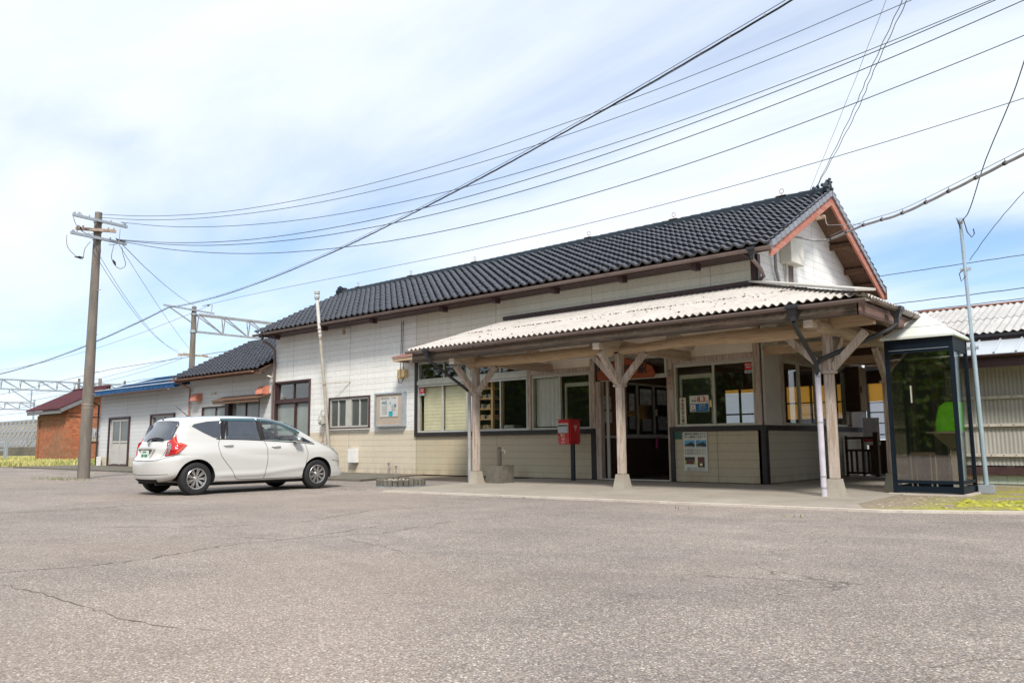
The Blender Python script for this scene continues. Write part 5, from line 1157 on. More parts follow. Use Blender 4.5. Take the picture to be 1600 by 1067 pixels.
# ------------------------------------------------------------------ telephone booth
bt = thing('phone_booth', (-3.52, 14.12, .02), 'dark framed glass telephone booth with pale pyramid roof', 'phone booth')
x0, x1, y0, y1, zb, zt = -4.02, -3.02, 13.69, 14.62, .05, 2.46
f = MB(); f.box(x0 - .06, x1 + .06, y0 - .07, y1 + .07, .0, .045); f.build('plinth', 'kerb', bt)
for (x, y) in ((x0, y0), (x1 - .06, y0), (x0, y1 - .06), (x1 - .06, y1 - .06)):
    f = MB(); f.bbox(x, x + .06, y, y + .06, zb, zt, .008); f.build('corner_post', 'navy', bt)
f = MB()
for (a, b_, c_, d) in ((x0 + .06, x1 - .06, y0 + .008, y0 + .05), (x0 + .06, x1 - .06, y1 - .05, y1 - .008), (x0 + .008, x0 + .05, y0 + .06, y1 - .06), (x1 - .05, x1 - .008, y0 + .06, y1 - .06)):
    f.box(a, b_, c_, d, 2.24, zt - .002); 
f.build('header', 'navy', bt)
f = MB()
for (a, b_, c_, d) in ((x0 + .06, x1 - .06, y0 + .008, y0 + .05), (x0 + .06, x1 - .06, y1 - .05, y1 - .008), (x0 + .008, x0 + .05, y0 + .06, y1 - .06), (x1 - .05, x1 - .008, y0 + .06, y1 - .06)):
    f.box(a, b_, c_, d, .06, .155); f.box(a, b_, c_ + .002, d - .002, .195, .245)
f.build('kick_rail', 'navy', bt)
f = MB(); f.box(x0 + .06, x1 - .06, y0 + .0, y0 + .006, 2.285, 2.292); f.build('seam', 'galv', bt)
for nm_, bx_, mt_ in (('front_pane', (x0 + .06, x1 - .06, y0 + .026, y0 + .031, .245, 2.24), 'boothglass'), ('rear_pane', (x0 + .06, x1 - .06, y1 - .031, y1 - .026, .245, 2.24), 'clearglass'), ('side_pane', (x0 + .026, x0 + .031, y0 + .06, y1 - .06, .245, 2.24), 'clearglass'), ('side_pane', (x1 - .031, x1 - .026, y0 + .06, y1 - .06, .245, 2.24), 'clearglass')):
    MB().box(*bx_).build(nm_, mt_, bt)
f = MB(); q = .045; ax_, ay_ = (x0 + x1) / 2, (y0 + y1) / 2
f.add([(x0 - q, y0 - q, zt), (x1 + q, y0 - q, zt), (x1 + q, y1 + q, zt), (x0 - q, y1 + q, zt), (x0 - q, y0 - q, zt + .035), (x1 + q, y0 - q, zt + .035), (x1 + q, y1 + q, zt + .035), (x0 - q, y1 + q, zt + .035), (ax_, ay_, zt + .46)], [(0, 1, 2, 3), (0, 1, 5, 4), (1, 2, 6, 5), (2, 3, 7, 6), (3, 0, 4, 7), (4, 5, 8), (5, 6, 8), (6, 7, 8), (7, 4, 8)])
f.build('pyramid_roof', 'dull_white', bt)
f = MB(); k = .62; 
for (a, b_) in (((x0 - q, y0 - q), (x1 + q, y0 - q)), ((x1 + q, y0 - q), (x1 + q, y1 + q))):
    pa = [ax_ + (a[0] - ax_) * k, ay_ + (a[1] - ay_) * k, zt + .035 + .425 * (1 - k) + .003]; pb = [ax_ + (b_[0] - ax_) * k, ay_ + (b_[1] - ay_) * k, zt + .035 + .425 * (1 - k) + .003]; f.tube([pa, pb], .004, 5)
f.build('roof_seam', 'greycable', bt)
MB().box(x0 + .35, x0 + .365, y0 - .006, y0 + .02, 1.45, 1.72).build('door_handle', 'alu', bt)
sh2 = MB(); sh2.add([(-3.60, 14.12, .97), (-3.09, 14.12, .97), (-3.09, 14.56, .97), (-3.60, 14.56, .97), (-3.60, 14.12, 1.0), (-3.09, 14.12, 1.0), (-3.09, 14.56, 1.0), (-3.60, 14.56, 1.0)], [(0, 1, 2, 3), (4, 5, 6, 7), (0, 1, 5, 4), (1, 2, 6, 5), (2, 3, 7, 6), (3, 0, 4, 7)])
sh2.add([(-3.52, 14.15, .97), (-3.12, 14.15, .97), (-3.12, 14.5, .97), (-3.52, 14.5, .97), (-3.30, 14.3, .72), (-3.12, 14.3, .72), (-3.12, 14.45, .72), (-3.30, 14.45, .72)], [(4, 5, 6, 7), (0, 1, 5, 4), (1, 2, 6, 5), (2, 3, 7, 6), (3, 0, 4, 7)])
sh2.box(-3.30, -3.12, 14.32, 14.44, .05, .73); sh2.build('phone_shelf', mat('shelf_grey', (.50, .48, .42), .5), bt)
ph = MB(); ph.prism([(-3.45, 1.005), (-3.12, 1.005), (-3.12, 1.46), (-3.30, 1.46), (-3.40, 1.38), (-3.46, 1.12)], 'y', 14.16, 14.50); pho = tag(ph.build('payphone', 'green', loc=(-3.3, 14.3, 1.0)), 'bright green payphone standing on the shelf inside the booth', 'payphone')
ph = MB(); ph.prism([(-3.52, 1.12), (-3.463, 1.10), (-3.395, 1.39), (-3.45, 1.42)], 'y', 14.19, 14.47); ph.build('front_panel', 'black', pho)
ph = MB(); ph.tube([(-3.5, 14.52, 1.12), (-3.52, 14.52, 1.28), (-3.44, 14.52, 1.40)], .022, 8); ph.build('handset', 'black', pho, smooth=True)
stl = thing('booth_stool', (-3.68, 14.2, .05), 'small grey stool standing inside the phone booth', 'stool')
f = MB(); f.bbox(-3.85, -3.52, 14.03, 14.36, .62, .67, .02); f.build('seat', mat('stool_seat', (.40, .34, .30), .6), stl)
for x, y in ((-3.83, 14.05), (-3.54, 14.05), (-3.83, 14.34), (-3.54, 14.34)): MB().tube([(x, y, .05), (x, y, .63)], .012, 8).build('leg', 'alu', stl)

# thin steel pole
tp = thing('steel_pole', (-2.92, 14.66, .02), 'slim blue grey steel pole standing behind the phone booth', 'pole')
f = MB(); f.tube([(-2.90, 14.62, .05), (-2.93, 14.60, 2.4)], .038, 14); f.tube([(-2.93, 14.60, 2.4), (-2.96, 14.58, 4.40)], .028, 14); f.build('shaft', 'steel', tp, smooth=True, auto=50)
f = MB(); f.bbox(-3.0, -2.80, 14.50, 14.72, .02, .16, .01); f.build('base_block', 'galv', tp)
f = MB(); f.lathe((-2.96, 14.58, 4.38), [(.03, 0), (.042, .02), (.042, .07), (.01, .09)], 'z', 12); f.build('cap', 'galv', tp)
MB().beam((-3.02, 14.58, 3.62), (-2.86, 14.58, 3.62), .03, .05).build('bracket', 'galv', tp); MB().beam((-3.02, 14.6, 2.33), (-2.85, 14.6, 2.33), .05, .05).build('bracket', 'galv', tp)
f = MB(); f.tube([(-2.96, 14.56, 4.30), (-3.00, 14.52, 4.48), (-2.90, 14.50, 4.45), (-2.86, 14.52, 4.22), (-2.80, 14.52, 4.12), (-2.76, 14.52, 4.18), (-2.77, 14.52, 4.26)], .008, 6); f.tube([(-2.96, 14.54, 3.62), (-3.02, 14.5, 3.55), (-3.0, 14.5, 3.42), (-2.94, 14.54, 3.5)], .008, 6); f.build('cable_loop', 'cable', tp)

# ================================================================== white hatchback
CX, CY = -14.64, 6.55          # car centre line and rear bumper
car = thing('parked_car', (CX, CY, 0), 'white compact hatchback with red boomerang tail lamp parked nose to the building', 'car')
paint, t_, b_ = NT('car_white_pearl'); b_.inputs['Base Color'].default_value = (.57, .565, .54, 1); b_.inputs['Roughness'].default_value = .25; b_.inputs['Coat Weight'].default_value = 1.0; b_.inputs['Coat Roughness'].default_value = .04
MT['paint'] = paint
MT['arch'] = mat('arch_liner', (.012, .012, .013), .85)
MT['cglass'] = mat('tinted_car_glass', (.035, .042, .055), .04, var=.1, spec=.9, coat=.6)
MT['cglass2'] = mat('front_car_glass', (.075, .11, .10), .05, var=.35, vs=2.2, spec=.9, coat=.6)
MT['lampred'] = mat('tail_lamp_red', (.42, .004, .008), .12, var=.08, coat=1)
MT['lampor'] = mat('tail_lamp_bright', (.95, .10, .03), .15, var=.05, coat=1)
MT['chrome'] = mat('chrome', (.62, .63, .65), .18, .9, var=.03)
MT['rim'] = mat('alloy_rim', (.48, .47, .46), .28, .75, var=.06)
MT['visor'] = mat('window_visor', (.012, .06, .08), .08, var=.1, coat=1)
def cr_spline(P, per=6, closed=True):
    out = []; n = len(P)
    for i in range(n if closed else n - 1):
        p0, p1, p2, p3 = [Vector(P[(i + k) % n]) if closed else Vector(P[min(max(i + k, 0), n - 1)]) for k in (-1, 0, 1, 2)]
        for j in range(per):
            t = j / per; out.append(.5 * ((2 * p1) + (p2 - p0) * t + (2 * p0 - 5 * p1 + 4 * p2 - p3) * t * t + (3 * p1 - p0 - 3 * p2 + p3) * t ** 3))
    return out
SIL = [(.12, .235), (.045, .30), (.012, .42), (.0, .55), (.015, .66), (.07, .735), (.10, .80), (.125, .90), (.165, 1.00), (.27, 1.19), (.37, 1.34), (.42, 1.425), (.50, 1.46), (.72, 1.488), (1.05, 1.508), (1.45, 1.522), (1.85, 1.525), (2.15, 1.515), (2.42, 1.475), (2.70, 1.39), (2.98, 1.265), (3.22, 1.14), (3.42, 1.035), (3.55, .985), (3.75, .925), (3.90, .855), (4.01, .765), (4.075, .66), (4.10, .54), (4.098, .42), (4.06, .31), (3.98, .235), (3.7, .20), (3.2, .19), (2.6, .185), (2.0, .185), (1.4, .185), (.9, .19), (.5, .21), (.25, .225)]
sil = cr_spline(SIL, 5)
def interp(x, X, Y):
    if x <= X[0]: return Y[0]
    for i in range(len(X) - 1):
        if x <= X[i + 1]:
            t = (x - X[i]) / (X[i + 1] - X[i]); t = t * t * (3 - 2 * t) * .35 + t * .65; return Y[i] + (Y[i + 1] - Y[i]) * t
    return Y[-1]
def half_w(s, z):
    w = interp(z, [.15, .24, .34, .50, .66, .78, .86, .93, 1.0, 1.15, 1.3, 1.42, 1.53], [.79, .815, .835, .846, .848, .842, .826, .800, .775, .735, .690, .650, .60])
    # haunch over the rear wheel, front wing swell, pressed lines on the doors
    w += .018 * math.exp(-((s - .62) / .45) ** 2 - ((z - .74) / .16) ** 2) + .014 * math.exp(-((s - 3.3) / .4) ** 2 - ((z - .72) / .15) ** 2)
    if 1.0 < s < 3.1: w -= .012 * math.exp(-((z - (.84 - .20 * (s - 1.15) / 1.9)) / .075) ** 2) * min(1, (s - 1.0) / .4, (3.1 - s) / .3)
    if .9 < s < 3.1: w += .020 * math.exp(-((z - (.36 + .10 * max(0, s - 1.9))) / .05) ** 2) * min(1, (s - .9) / .3, (3.1 - s) / .3)
    return w
def edge_D(s, z):
    if s < .14 and z < .80: return .40
    if s < .45: return .24 if z > .8 else .40
    if z < .3: return .07
    if s > 3.95: return .46
    if s > 3.45: return interp(s, [3.45, 3.95], [.15, .44])
    if s > 2.4: return .15
    return .125
def build_body():
    NT_ = 26; rings = []
    n = len(sil); Ds = [edge_D(p.x, p.y) for p in sil]
    for _ in range(14): Ds = [(Ds[i - 1] + 2 * Ds[i] + Ds[(i + 1) % n]) / 4 for i in range(n)]
    vs = []; fs = []
    for side in (1, -1):
        base = len(vs)
        for j in range(NT_ + 1):
            tau = (j / NT_) ** 1.9
            for i, p in enumerate(sil):
                c_ = Vector((min(max(p.x, .85), 3.2), .73)); q = p.lerp(c_, tau); d = (q - p).length / Ds[i]
                gg_ = (1 - (1 - min(1, d)) ** 2.5) ** (1 / 2.5) if d < 1 else 1.
                x = half_w(q.x, q.y) * gg_ * (1 if j else 0)
                # the tail narrows in plan above the bumper, the nose rounds off
                x *= 1 - .13 * max(0, 1 - q.x / .9) ** 2 * (1 if q.y > .72 else .75) - .12 * max(0, (q.x - 3.3) / .8) ** 2
                vs.append((side * x, q.x, q.y))
        for j in range(NT_):
            for i in range(n):
                a = base + j * n + i; b2 = base + j * n + (i + 1) % n
                fs.append((a, b2, b2 + n, a + n) if side > 0 else (a, a + n, b2 + n, b2))
    bm = bmesh.new(); bv = [bm.verts.new(v) for v in vs]
    for f in fs: bm.faces.new([bv[k] for k in f])
    bmesh.ops.remove_doubles(bm, verts=bm.verts[:], dist=.0008); bmesh.ops.dissolve_degenerate(bm, dist=.0005, edges=bm.edges[:])
    bmesh.ops.recalc_face_normals(bm, faces=bm.faces[:]); return bm
bm = build_body(); me = bpy.data.meshes.new('body'); bm.to_mesh(me); 
bvh = BVHTree.FromBMesh(bm); bm.free()
me.materials.append(paint); me.materials.append(MT['arch'])
body = bpy.data.objects.new('body', me); C.objects.link(body)
WR, WF, WZ, WRAD = .66, 3.27, .305, .305
cutm = bmesh.new()
for s_ in (WR, WF):
    for sd in (-1, 1):
        r_ = bmesh.ops.create_cone(cutm, cap_ends=True, segments=48, radius1=.355, radius2=.355, depth=.5)
        for v in r_['verts']: v.co = Vector((sd * .80 + v.co.z, s_ + v.co.x, .315 + v.co.y))
bmesh.ops.recalc_face_normals(cutm, faces=cutm.faces[:])
cme = bpy.data.meshes.new('cut'); cutm.to_mesh(cme); cutm.free(); co_ = bpy.data.objects.new('cut', cme); C.objects.link(co_)
cutv = bmesh.new()
def cut_prism(poly, axis, a, b):
    f_ = MB().prism(poly, axis, a, b); vv = [cutv.verts.new(v) for v in f_.v]
    for q in f_.f: cutv.faces.new([vv[k] for k in q])
cut_prism([(1.25, .45), (3.02, .45), (3.10, .93), (2.78, 1.215), (2.42, 1.385), (1.95, 1.44), (1.25, 1.43)], 'x', -.615, .615)
bmesh.ops.recalc_face_normals(cutv, faces=cutv.faces[:])
cabm = bpy.data.meshes.new('cut'); cutv.to_mesh(cabm); cutv.free(); cab = bpy.data.objects.new('cut', cabm); C.objects.link(cab)
cutv = bmesh.new()
for sd in (1, -1): cut_prism([(2.085, 1.03), (2.03, 1.405), (2.22, 1.39), (2.49, 1.32), (2.78, 1.18), (2.83, 1.145), (2.85, 1.0)], 'x', sd * .5, sd * 1.0)
cut_prism([(-.60, 1.06), (-.50, 1.37), (.50, 1.37), (.60, 1.06)], 'y', 2.45, 3.6)
bmesh.ops.recalc_face_normals(cutv, faces=cutv.faces[:])
winm = bpy.data.meshes.new('cut'); cutv.to_mesh(winm); cutv.free(); win = bpy.data.objects.new('cut', winm); C.objects.link(win)
for k_, ob_ in enumerate((cab, win)):
    md = body.modifiers.new('c%d' % k_, 'BOOLEAN'); md.operation = 'DIFFERENCE'; md.object = ob_; md.solver = 'EXACT'
md = body.modifiers.new('b', 'BOOLEAN'); md.operation = 'DIFFERENCE'; md.object = co_; md.solver = 'EXACT'
dg = bpy.context.evaluated_depsgraph_get(); nm = bpy.data.meshes.new_from_object(body.evaluated_get(dg)); body.modifiers.clear(); body.data = nm
for ob_ in (co_, cab, win): bpy.data.objects.remove(ob_)
for p in nm.polygons:
    p.use_smooth = True
    ok = False
    for s_ in (WR, WF):
        if all(abs(math.hypot(nm.vertices[k].co.y - s_, nm.vertices[k].co.z - .315) - .355) < .004 for k in p.vertices): ok = True
        if abs(p.normal.x) > .99 and abs(p.center.x) < .60 and math.hypot(p.center.y - s_, p.center.z - .315) < .36: ok = True
    if abs(p.center.x) < .618 and 1.24 < p.center.y < 3.12 and .44 < p.center.z < 1.445 and (abs(p.normal.x) > .95 or p.normal.z != 0) and max(abs(nm.vertices[k].co.x) for k in p.vertices) < .617 and bvh.find_nearest(p.center)[3] > .012: ok = True
    if ok: p.material_index = 1
nm.set_sharp_from_angle(angle=R(32)); body.parent = car
MT['clearcar'] = glassy('clear_car_glass', (.80, .88, .85), alpha=.10, refl=1.2)
# patches laid on the body surface -----------------------------------------
def patch(name, D, U, V, O0, poly, mt, off=.004, ns=26, nt=10, thick=.012, parent=None, far=3.0, smooth=6):
    """polygon poly in the plane (U,V) through O0, thrown along D onto the body and lifted off by 'off'"""
    D = Vector(D).normalized(); U = Vector(U); V = Vector(V); O0 = Vector(O0)
    us = [p[0] for p in poly]; u0, u1 = min(us), max(us); grid = []
    for i in range(ns + 1):
        u = u0 + (u1 - u0) * (i / ns); uu = min(max(u, u0 + 1e-5), u1 - 1e-5); zs = []
        for k in range(len(poly)):
            a, b2 = poly[k], poly[(k + 1) % len(poly)]
            if (a[0] - uu) * (b2[0] - uu) <= 0 and a[0] != b2[0]: zs.append(a[1] + (b2[1] - a[1]) * (uu - a[0]) / (b2[0] - a[0]))
        lo, hi = min(zs), max(zs); row = []
        for j in range(nt + 1):
            v = lo + (hi - lo) * j / nt; o_ = O0 + U * u + V * v - D * far; hit = bvh.ray_cast(o_, D)
            if hit[0] is None: hit = bvh.find_nearest(O0 + U * u + V * v)
            row.append((u, v, hit[0].dot(D)))
        grid.append(row)
    dep = [[c_[2] for c_ in r] for r in grid]
    for _ in range(smooth):
        nd = [r[:] for r in dep]
        for i in range(ns + 1):
            for j in range(nt + 1):
                nb = [dep[max(i - 1, 0)][j], dep[min(i + 1, ns)][j], dep[i][max(j - 1, 0)], dep[i][min(j + 1, nt)]]
                nd[i][j] = min(grid[i][j][2], .5 * dep[i][j] + .125 * sum(nb))
        dep = nd
    base = O0 - D * O0.dot(D)
    grid = [[base + (U * c_[0] + V * c_[1]) - D * (U * c_[0] + V * c_[1]).dot(D) + D * (dep[i][j] - off) for j, c_ in enumerate(r)] for i, r in enumerate(grid)]
    vs = [p for r in grid for p in r]; m_ = nt + 1; fs = [(i * m_ + j, (i + 1) * m_ + j, (i + 1) * m_ + j + 1, i * m_ + j + 1) for i in range(ns) for j in range(nt)]
    rim = [i * m_ for i in range(ns + 1)] + [ns * m_ + j for j in range(1, m_)] + [i * m_ + nt for i in range(ns - 1, -1, -1)] + [j for j in range(nt - 1, 0, -1)]
    b0 = len(vs); vs += [vs[k] + D * thick for k in rim]
    fs += [(rim[k], rim[(k + 1) % len(rim)], b0 + (k + 1) % len(rim), b0 + k) for k in range(len(rim))]
    mesh = bpy.data.meshes.new(name); mesh.from_pydata([tuple(v) for v in vs], [], fs); mesh.materials.append(MT[mt] if isinstance(mt, str) else mt)
    bm_ = bmesh.new(); bm_.from_mesh(mesh); bmesh.ops.recalc_face_normals(bm_, faces=bm_.faces[:]); bm_.to_mesh(mesh); bm_.free()
    for p in mesh.polygons: p.use_smooth = True
    mesh.set_sharp_from_angle(angle=R(40))
    o = bpy.data.objects.new(name, mesh); C.objects.link(o); o.parent = parent or car; return o
def line_patch(name, D, U, V, O0, pts, w, mt, off=.003, parent=None, per=5):
    D = Vector(D).normalized(); U = Vector(U); V = Vector(V); O0 = Vector(O0); P_ = cr_spline([Vector(p) for p in pts], per, False) + [Vector(pts[-1])]; vs = []
    for i, p in enumerate(P_):
        d = (P_[min(i + 1, len(P_) - 1)] - P_[max(i - 1, 0)]).normalized(); n_ = Vector((-d.y, d.x)) * w / 2
        for q in (p - n_, p + n_):
            hit = bvh.ray_cast(O0 + U * q.x + V * q.y - D * 3, D)
            if hit[0] is None: hit = bvh.find_nearest(O0 + U * q.x + V * q.y)
            nn = hit[1]; nn = nn if nn.dot(D) < 0 else -nn; vs.append(hit[0] + nn * off)
    mesh = bpy.data.meshes.new(name); mesh.from_pydata([tuple(v) for v in vs], [], [(2 * i, 2 * i + 2, 2 * i + 3, 2 * i + 1) for i in range(len(P_) - 1)]); mesh.materials.append(MT[mt] if isinstance(mt, str) else mt)
    o = bpy.data.objects.new(name, mesh); C.objects.link(o); o.parent = parent or car; return o
for sd in (1, -1):
    sideD = (-sd, 0, 0); SU = (0, 1, 0); SV = (0, 0, 1); O0 = (0, 0, 0)
    glass = patch('side_window', sideD, SU, SV, O0, [(.60, 1.285), (.64, 1.33), (.90, 1.385), (1.17, 1.405), (1.14, 1.05), (1.00, 1.075), (.80, 1.17)], 'cglass')
    patch('rear_door_window', sideD, SU, SV, O0, [(1.24, 1.055), (1.27, 1.41), (1.90, 1.425), (1.96, 1.03)], 'cglass')
    fw = patch('front_door_window', sideD, SU, SV, O0, [(2.08, 1.025), (2.02, 1.42), (2.22, 1.405), (2.50, 1.335), (2.80, 1.19), (2.86, 1.145), (2.86, .985)], 'clearcar')
    patch('quarter_window', sideD, SU, SV, O0, [(2.92, 1.095), (2.92, .985), (3.20, .955)], 'cglass')
    patch('door_pillar', sideD, SU, SV, O0, [(1.945, 1.03), (1.905, 1.42), (2.015, 1.42), (2.09, 1.03)], 'black', ns=6, off=.003)
    patch('door_pillar', sideD, SU, SV, O0, [(1.145, 1.05), (1.172, 1.41), (1.262, 1.41), (1.235, 1.05)], 'black', ns=6, off=.003)
    patch('window_visor', sideD, SU, SV, O0, [(1.16, 1.40), (1.18, 1.452), (1.92, 1.472), (1.92, 1.405)], 'visor', off=.018)
    patch('window_visor', sideD, SU, SV, O0, [(1.93, 1.405), (1.94, 1.472), (2.20, 1.455), (2.50, 1.385), (2.80, 1.245), (2.88, 1.185), (2.84, 1.165), (2.48, 1.335), (2.2, 1.395)], 'visor', off=.018)
    line_patch('belt_line', sideD, SU, SV, O0, [(1.05, 1.045), (1.6, 1.035), (2.2, 1.008), (2.9, .965), (3.2, .935)], .016, 'black')
    line_patch('door_gap', sideD, SU, SV, O0, [(1.12, 1.05), (1.08, .92), (1.12, .74), (1.22, .60), (1.34, .46), (1.42, .31), (1.50, .265), (1.75, .26), (2.03, .262)], .008, 'black', per=8)
    line_patch('door_gap', sideD, SU, SV, O0, [(2.05, 1.02), (2.10, .86), (2.10, .60), (2.05, .36), (2.03, .262)], .008, 'black', per=8)
    line_patch('door_gap', sideD, SU, SV, O0, [(2.03, .262), (2.5, .262), (2.86, .265), (2.93, .36), (3.02, .70), (3.0, .86), (2.98, .94)], .008, 'black', per=8)
    line_patch('sill_gap', sideD, SU, SV, O0, [(1.06, .225), (1.8, .22), (2.88, .222)], .008, 'arch')
    line_patch('wing_gap', sideD, SU, SV, O0, [(3.62, .60), (3.78, .58), (3.9, .55)], .007, 'black')
    for s_, z_ in ((1.18, .925), (2.20, .895)):
        f = MB(); hw_ = [bvh.ray_cast(Vector((sd * 3, s_ + .09 * k, z_)), Vector((-sd, 0, 0)))[0].x for k in (0, 1, 2)]
        f.tube([(hw_[0] + sd * .004, s_, z_), (hw_[0] + sd * .030, s_ + .03, z_ + .004), (hw_[1] + sd * .034, s_ + .1, z_ + .006), (hw_[2] + sd * .028, s_ + .17, z_ + .002), (hw_[2] + sd * .004, s_ + .20, z_)], [.012, .015, .016, .014, .011], 8)
        o = f.build('door_handle', 'paint', None, smooth=True, loc=(0, 0, 0)); o.parent = car
    f = MB(); bm_ = bmesh.new(); bmesh.ops.create_uvsphere(bm_, u_segments=16, v_segments=10, radius=1)
    for v in bm_.verts: v.co = Vector((sd * .905 + v.co.x * .10, 2.74 + v.co.y * .06 + (0.02 if v.co.y > 0 else 0), 1.03 + v.co.z * .072))
    f.bm(bm_); f.beam((sd * .78, 2.76, .975), (sd * .88, 2.75, 1.0), .05, .03); mo = f.build('door_mirror', 'chrome', None, smooth=True, loc=(0, 0, 0)); mo.parent = car
    f = MB(); f.prism([(sd * .83, .985), (sd * .98, .985), (sd * .985, 1.065), (sd * .84, 1.07)], 'y', 2.665, 2.680); g_ = f.build('mirror_glass', 'chrome', None, loc=(0, 0, 0)); g_.parent = mo
    # tail lamp: boomerang that wraps from the hatch round to the side
    Dd = Vector((-sd * .896, .445, 0)); Uu = Vector((sd * .445, .896, 0)); TO = (sd * .6, .3, 0)
    outl = [(-.10, .99), (-.045, 1.03), (.02, 1.09), (.045, 1.15), (.058, 1.08), (.07, 1.03), (.10, .99), (.20, .955), (.24, .935), (.19, .88), (.11, .79), (.06, .765), (-.10, .735), (-.135, .74), (-.09, .86)]
    lamp = patch('tail_lamp', Dd, Uu, (0, 0, 1), TO, outl, 'lampred', off=.020, ns=80, nt=40, thick=.035)
    line_patch('lamp_strip', Dd, Uu, (0, 0, 1), TO, [(.03, 1.08), (.03, 1.02), (.055, .975), (.12, .945), (.205, .93)], .020, 'lampor', off=.0225, parent=lamp)
    line_patch('lamp_strip', Dd, Uu, (0, 0, 1), TO, [(.205, .92), (.13, .85), (.06, .79)], .018, 'lampor', off=.0225, parent=lamp)
    patch('clear_lens', Dd, Uu, (0, 0, 1), TO, [(-.085, .98), (-.04, .975), (-.02, .93), (-.03, .86), (-.07, .76), (-.112, .76), (-.075, .87)], mat('lamp_clear', (.20, .18, .19), .12, var=.5, vs=30, coat=1), off=.0235, ns=12, parent=lamp)
    # head lamp
    patch('head_lamp', Vector((-sd * .8, -.6, 0)), Vector((-sd * .6, .8, 0)), (0, 0, 1), (sd * .62, 3.8, 0), [(-.30, .93), (-.16, .905), (.02, .83), (.10, .74), (.08, .68), (-.06, .72), (-.2, .82)], mat('head_lamp_glass', (.16, .19, .20), .08, var=.6, vs=25, coat=1), off=.006)
BD = (0, 1, 0); BU = (1, 0, 0); BV = (0, 0, 1)
rw = patch('rear_window', BD, BU, BV, (0, 0, 0), [(-.60, 1.035), (-.575, 1.30), (-.50, 1.385), (-.2, 1.40), (.2, 1.40), (.50, 1.385), (.575, 1.30), (.60, 1.035), (.2, 1.005), (-.2, 1.005)], 'cglass', off=.004, ns=40)
patch('windscreen', (0, -1, 0), BU, BV, (0, 0, 0), [(-.66, 1.04), (-.54, 1.42), (-.2, 1.45), (.2, 1.45), (.54, 1.42), (.66, 1.04), (.3, 1.02), (-.3, 1.02)], 'clearcar', ns=30)
# number plate recess, chrome-less garnish, bumper seams, badge, wiper, aerial
patch('plate_recess', BD, BU, BV, (0, 0, 0), [(-.29, .86), (.29, .86), (.24, .655), (-.24, .655)], mat('recess_white', (.62, .61, .57), .4), off=.002, ns=10)
f = MB(); f.bbox(-.30, .30, .045, .11, .853, .893, .012); o = f.build('plate_garnish', 'paint', None, loc=(0, 0, 0), smooth=True, auto=40); o.parent = car
f = MB(); f.box(-.165, .165, .052, .060, .675, .84); pt_ = f.build('number_plate', mat('plate_pale', (.60, .64, .60), .5), None, loc=(0, 0, 0)); pt_.parent = car
f = MB(); pg = mat('plate_green', (.05, .22, .13), .5)
f.m(pg); f.box(-.07, .07, .0485, .0515, .80, .825); f.box(-.12, -.03, .0485, .0515, .70, .765); f.box(.0, .12, .0485, .0515, .70, .765); lo = f.build('plate_lettering', None, None, fix=False, loc=(0, 0, 0)); lo.parent = pt_
line_patch('bumper_seam', BD, BU, BV, (0, 0, 0), [(-.74, .735), (-.5, .66), (-.3, .645), (0, .64), (.3, .645), (.5, .66), (.74, .735)], .008, 'arch')
line_patch('bumper_crease', BD, BU, BV, (0, 0, 0), [(-.70, .40), (-.3, .385), (0, .382), (.3, .385), (.70, .40)], .007, 'arch')
line_patch('hatch_gap', BD, BU, BV, (0, 0, 0), [(.66, 1.04), (.60, .86), (.52, .70)], .008, 'arch'); line_patch('hatch_gap', BD, BU, BV, (0, 0, 0), [(-.66, 1.04), (-.60, .86), (-.52, .70)], .008, 'arch')
patch('rear_valance', BD, BU, BV, (0, 0, 0), [(-.45, .30), (.45, .30), (.40, .235), (-.40, .235)], 'arch', off=.003, ns=12)
f = MB(); f.lathe((0, .115, .955), [(.036, .02), (.036, 0), (.028, -.004)], 'y', 20); o = f.build('badge', 'chrome', None, loc=(0, 0, 0)); o.parent = car
f = MB(); f.tube([(-.08, .135, 1.0), (-.04, .150, 1.045), (.12, .185, 1.075), (.30, .185, 1.07), (.46, .175, 1.055)], [.016, .013, .010, .009, .006], 6); f.beam((-.04, .155, 1.045), (.46, .170, 1.052), .03, .012); o = f.build('rear_wiper', 'black', None, loc=(0, 0, 0)); o.parent = car
f = MB(); f.beam((-.62, .44, 1.432), (.62, .44, 1.432), .15, .018, (0, 0, 1)); f.box(-.03, .03, .40, .44, 1.452, 1.466); 
f = MB(); f.tube([(0, .85, 1.50), (0, .82, 1.525), (0, .60, 1.70)], [.014, .008, .003], 8); o = f.build('aerial', 'black', None, loc=(0, 0, 0)); o.parent = car
f = MB(); f.tube([(0, .38, 1.42), (.01, .36, 1.43)], .014, 8); o = f.build('washer_jet', 'black', None, loc=(0, 0, 0)); o.parent = car
f = MB(); f.lathe((.40, .25, 1.085), [(.0, -.0), (.028, 0), (.028, .012), (0, .012)], 'y', 16); o = f.build('window_sticker', mat('sticker_blue', (.45, .58, .72), .5), None, loc=(0, -.018, 0)); o.parent = car
f = MB(); f.box(-.60, .60, .55, 3.6, .16, .26); f.box(-.45, -.05, .16, .5, .20, .30); f.tube([(.35, .12, .21), (.35, .6, .21)], .025, 10); o = f.build('underbody', 'arch', None, loc=(0, 0, 0)); o.parent = car
f = MB(); f.tube([(-.58, .69, .30), (.58, .69, .30)], .035, 8); o = f.build('rear_axle', 'arch', None, loc=(0, 0, 0)); o.parent = car
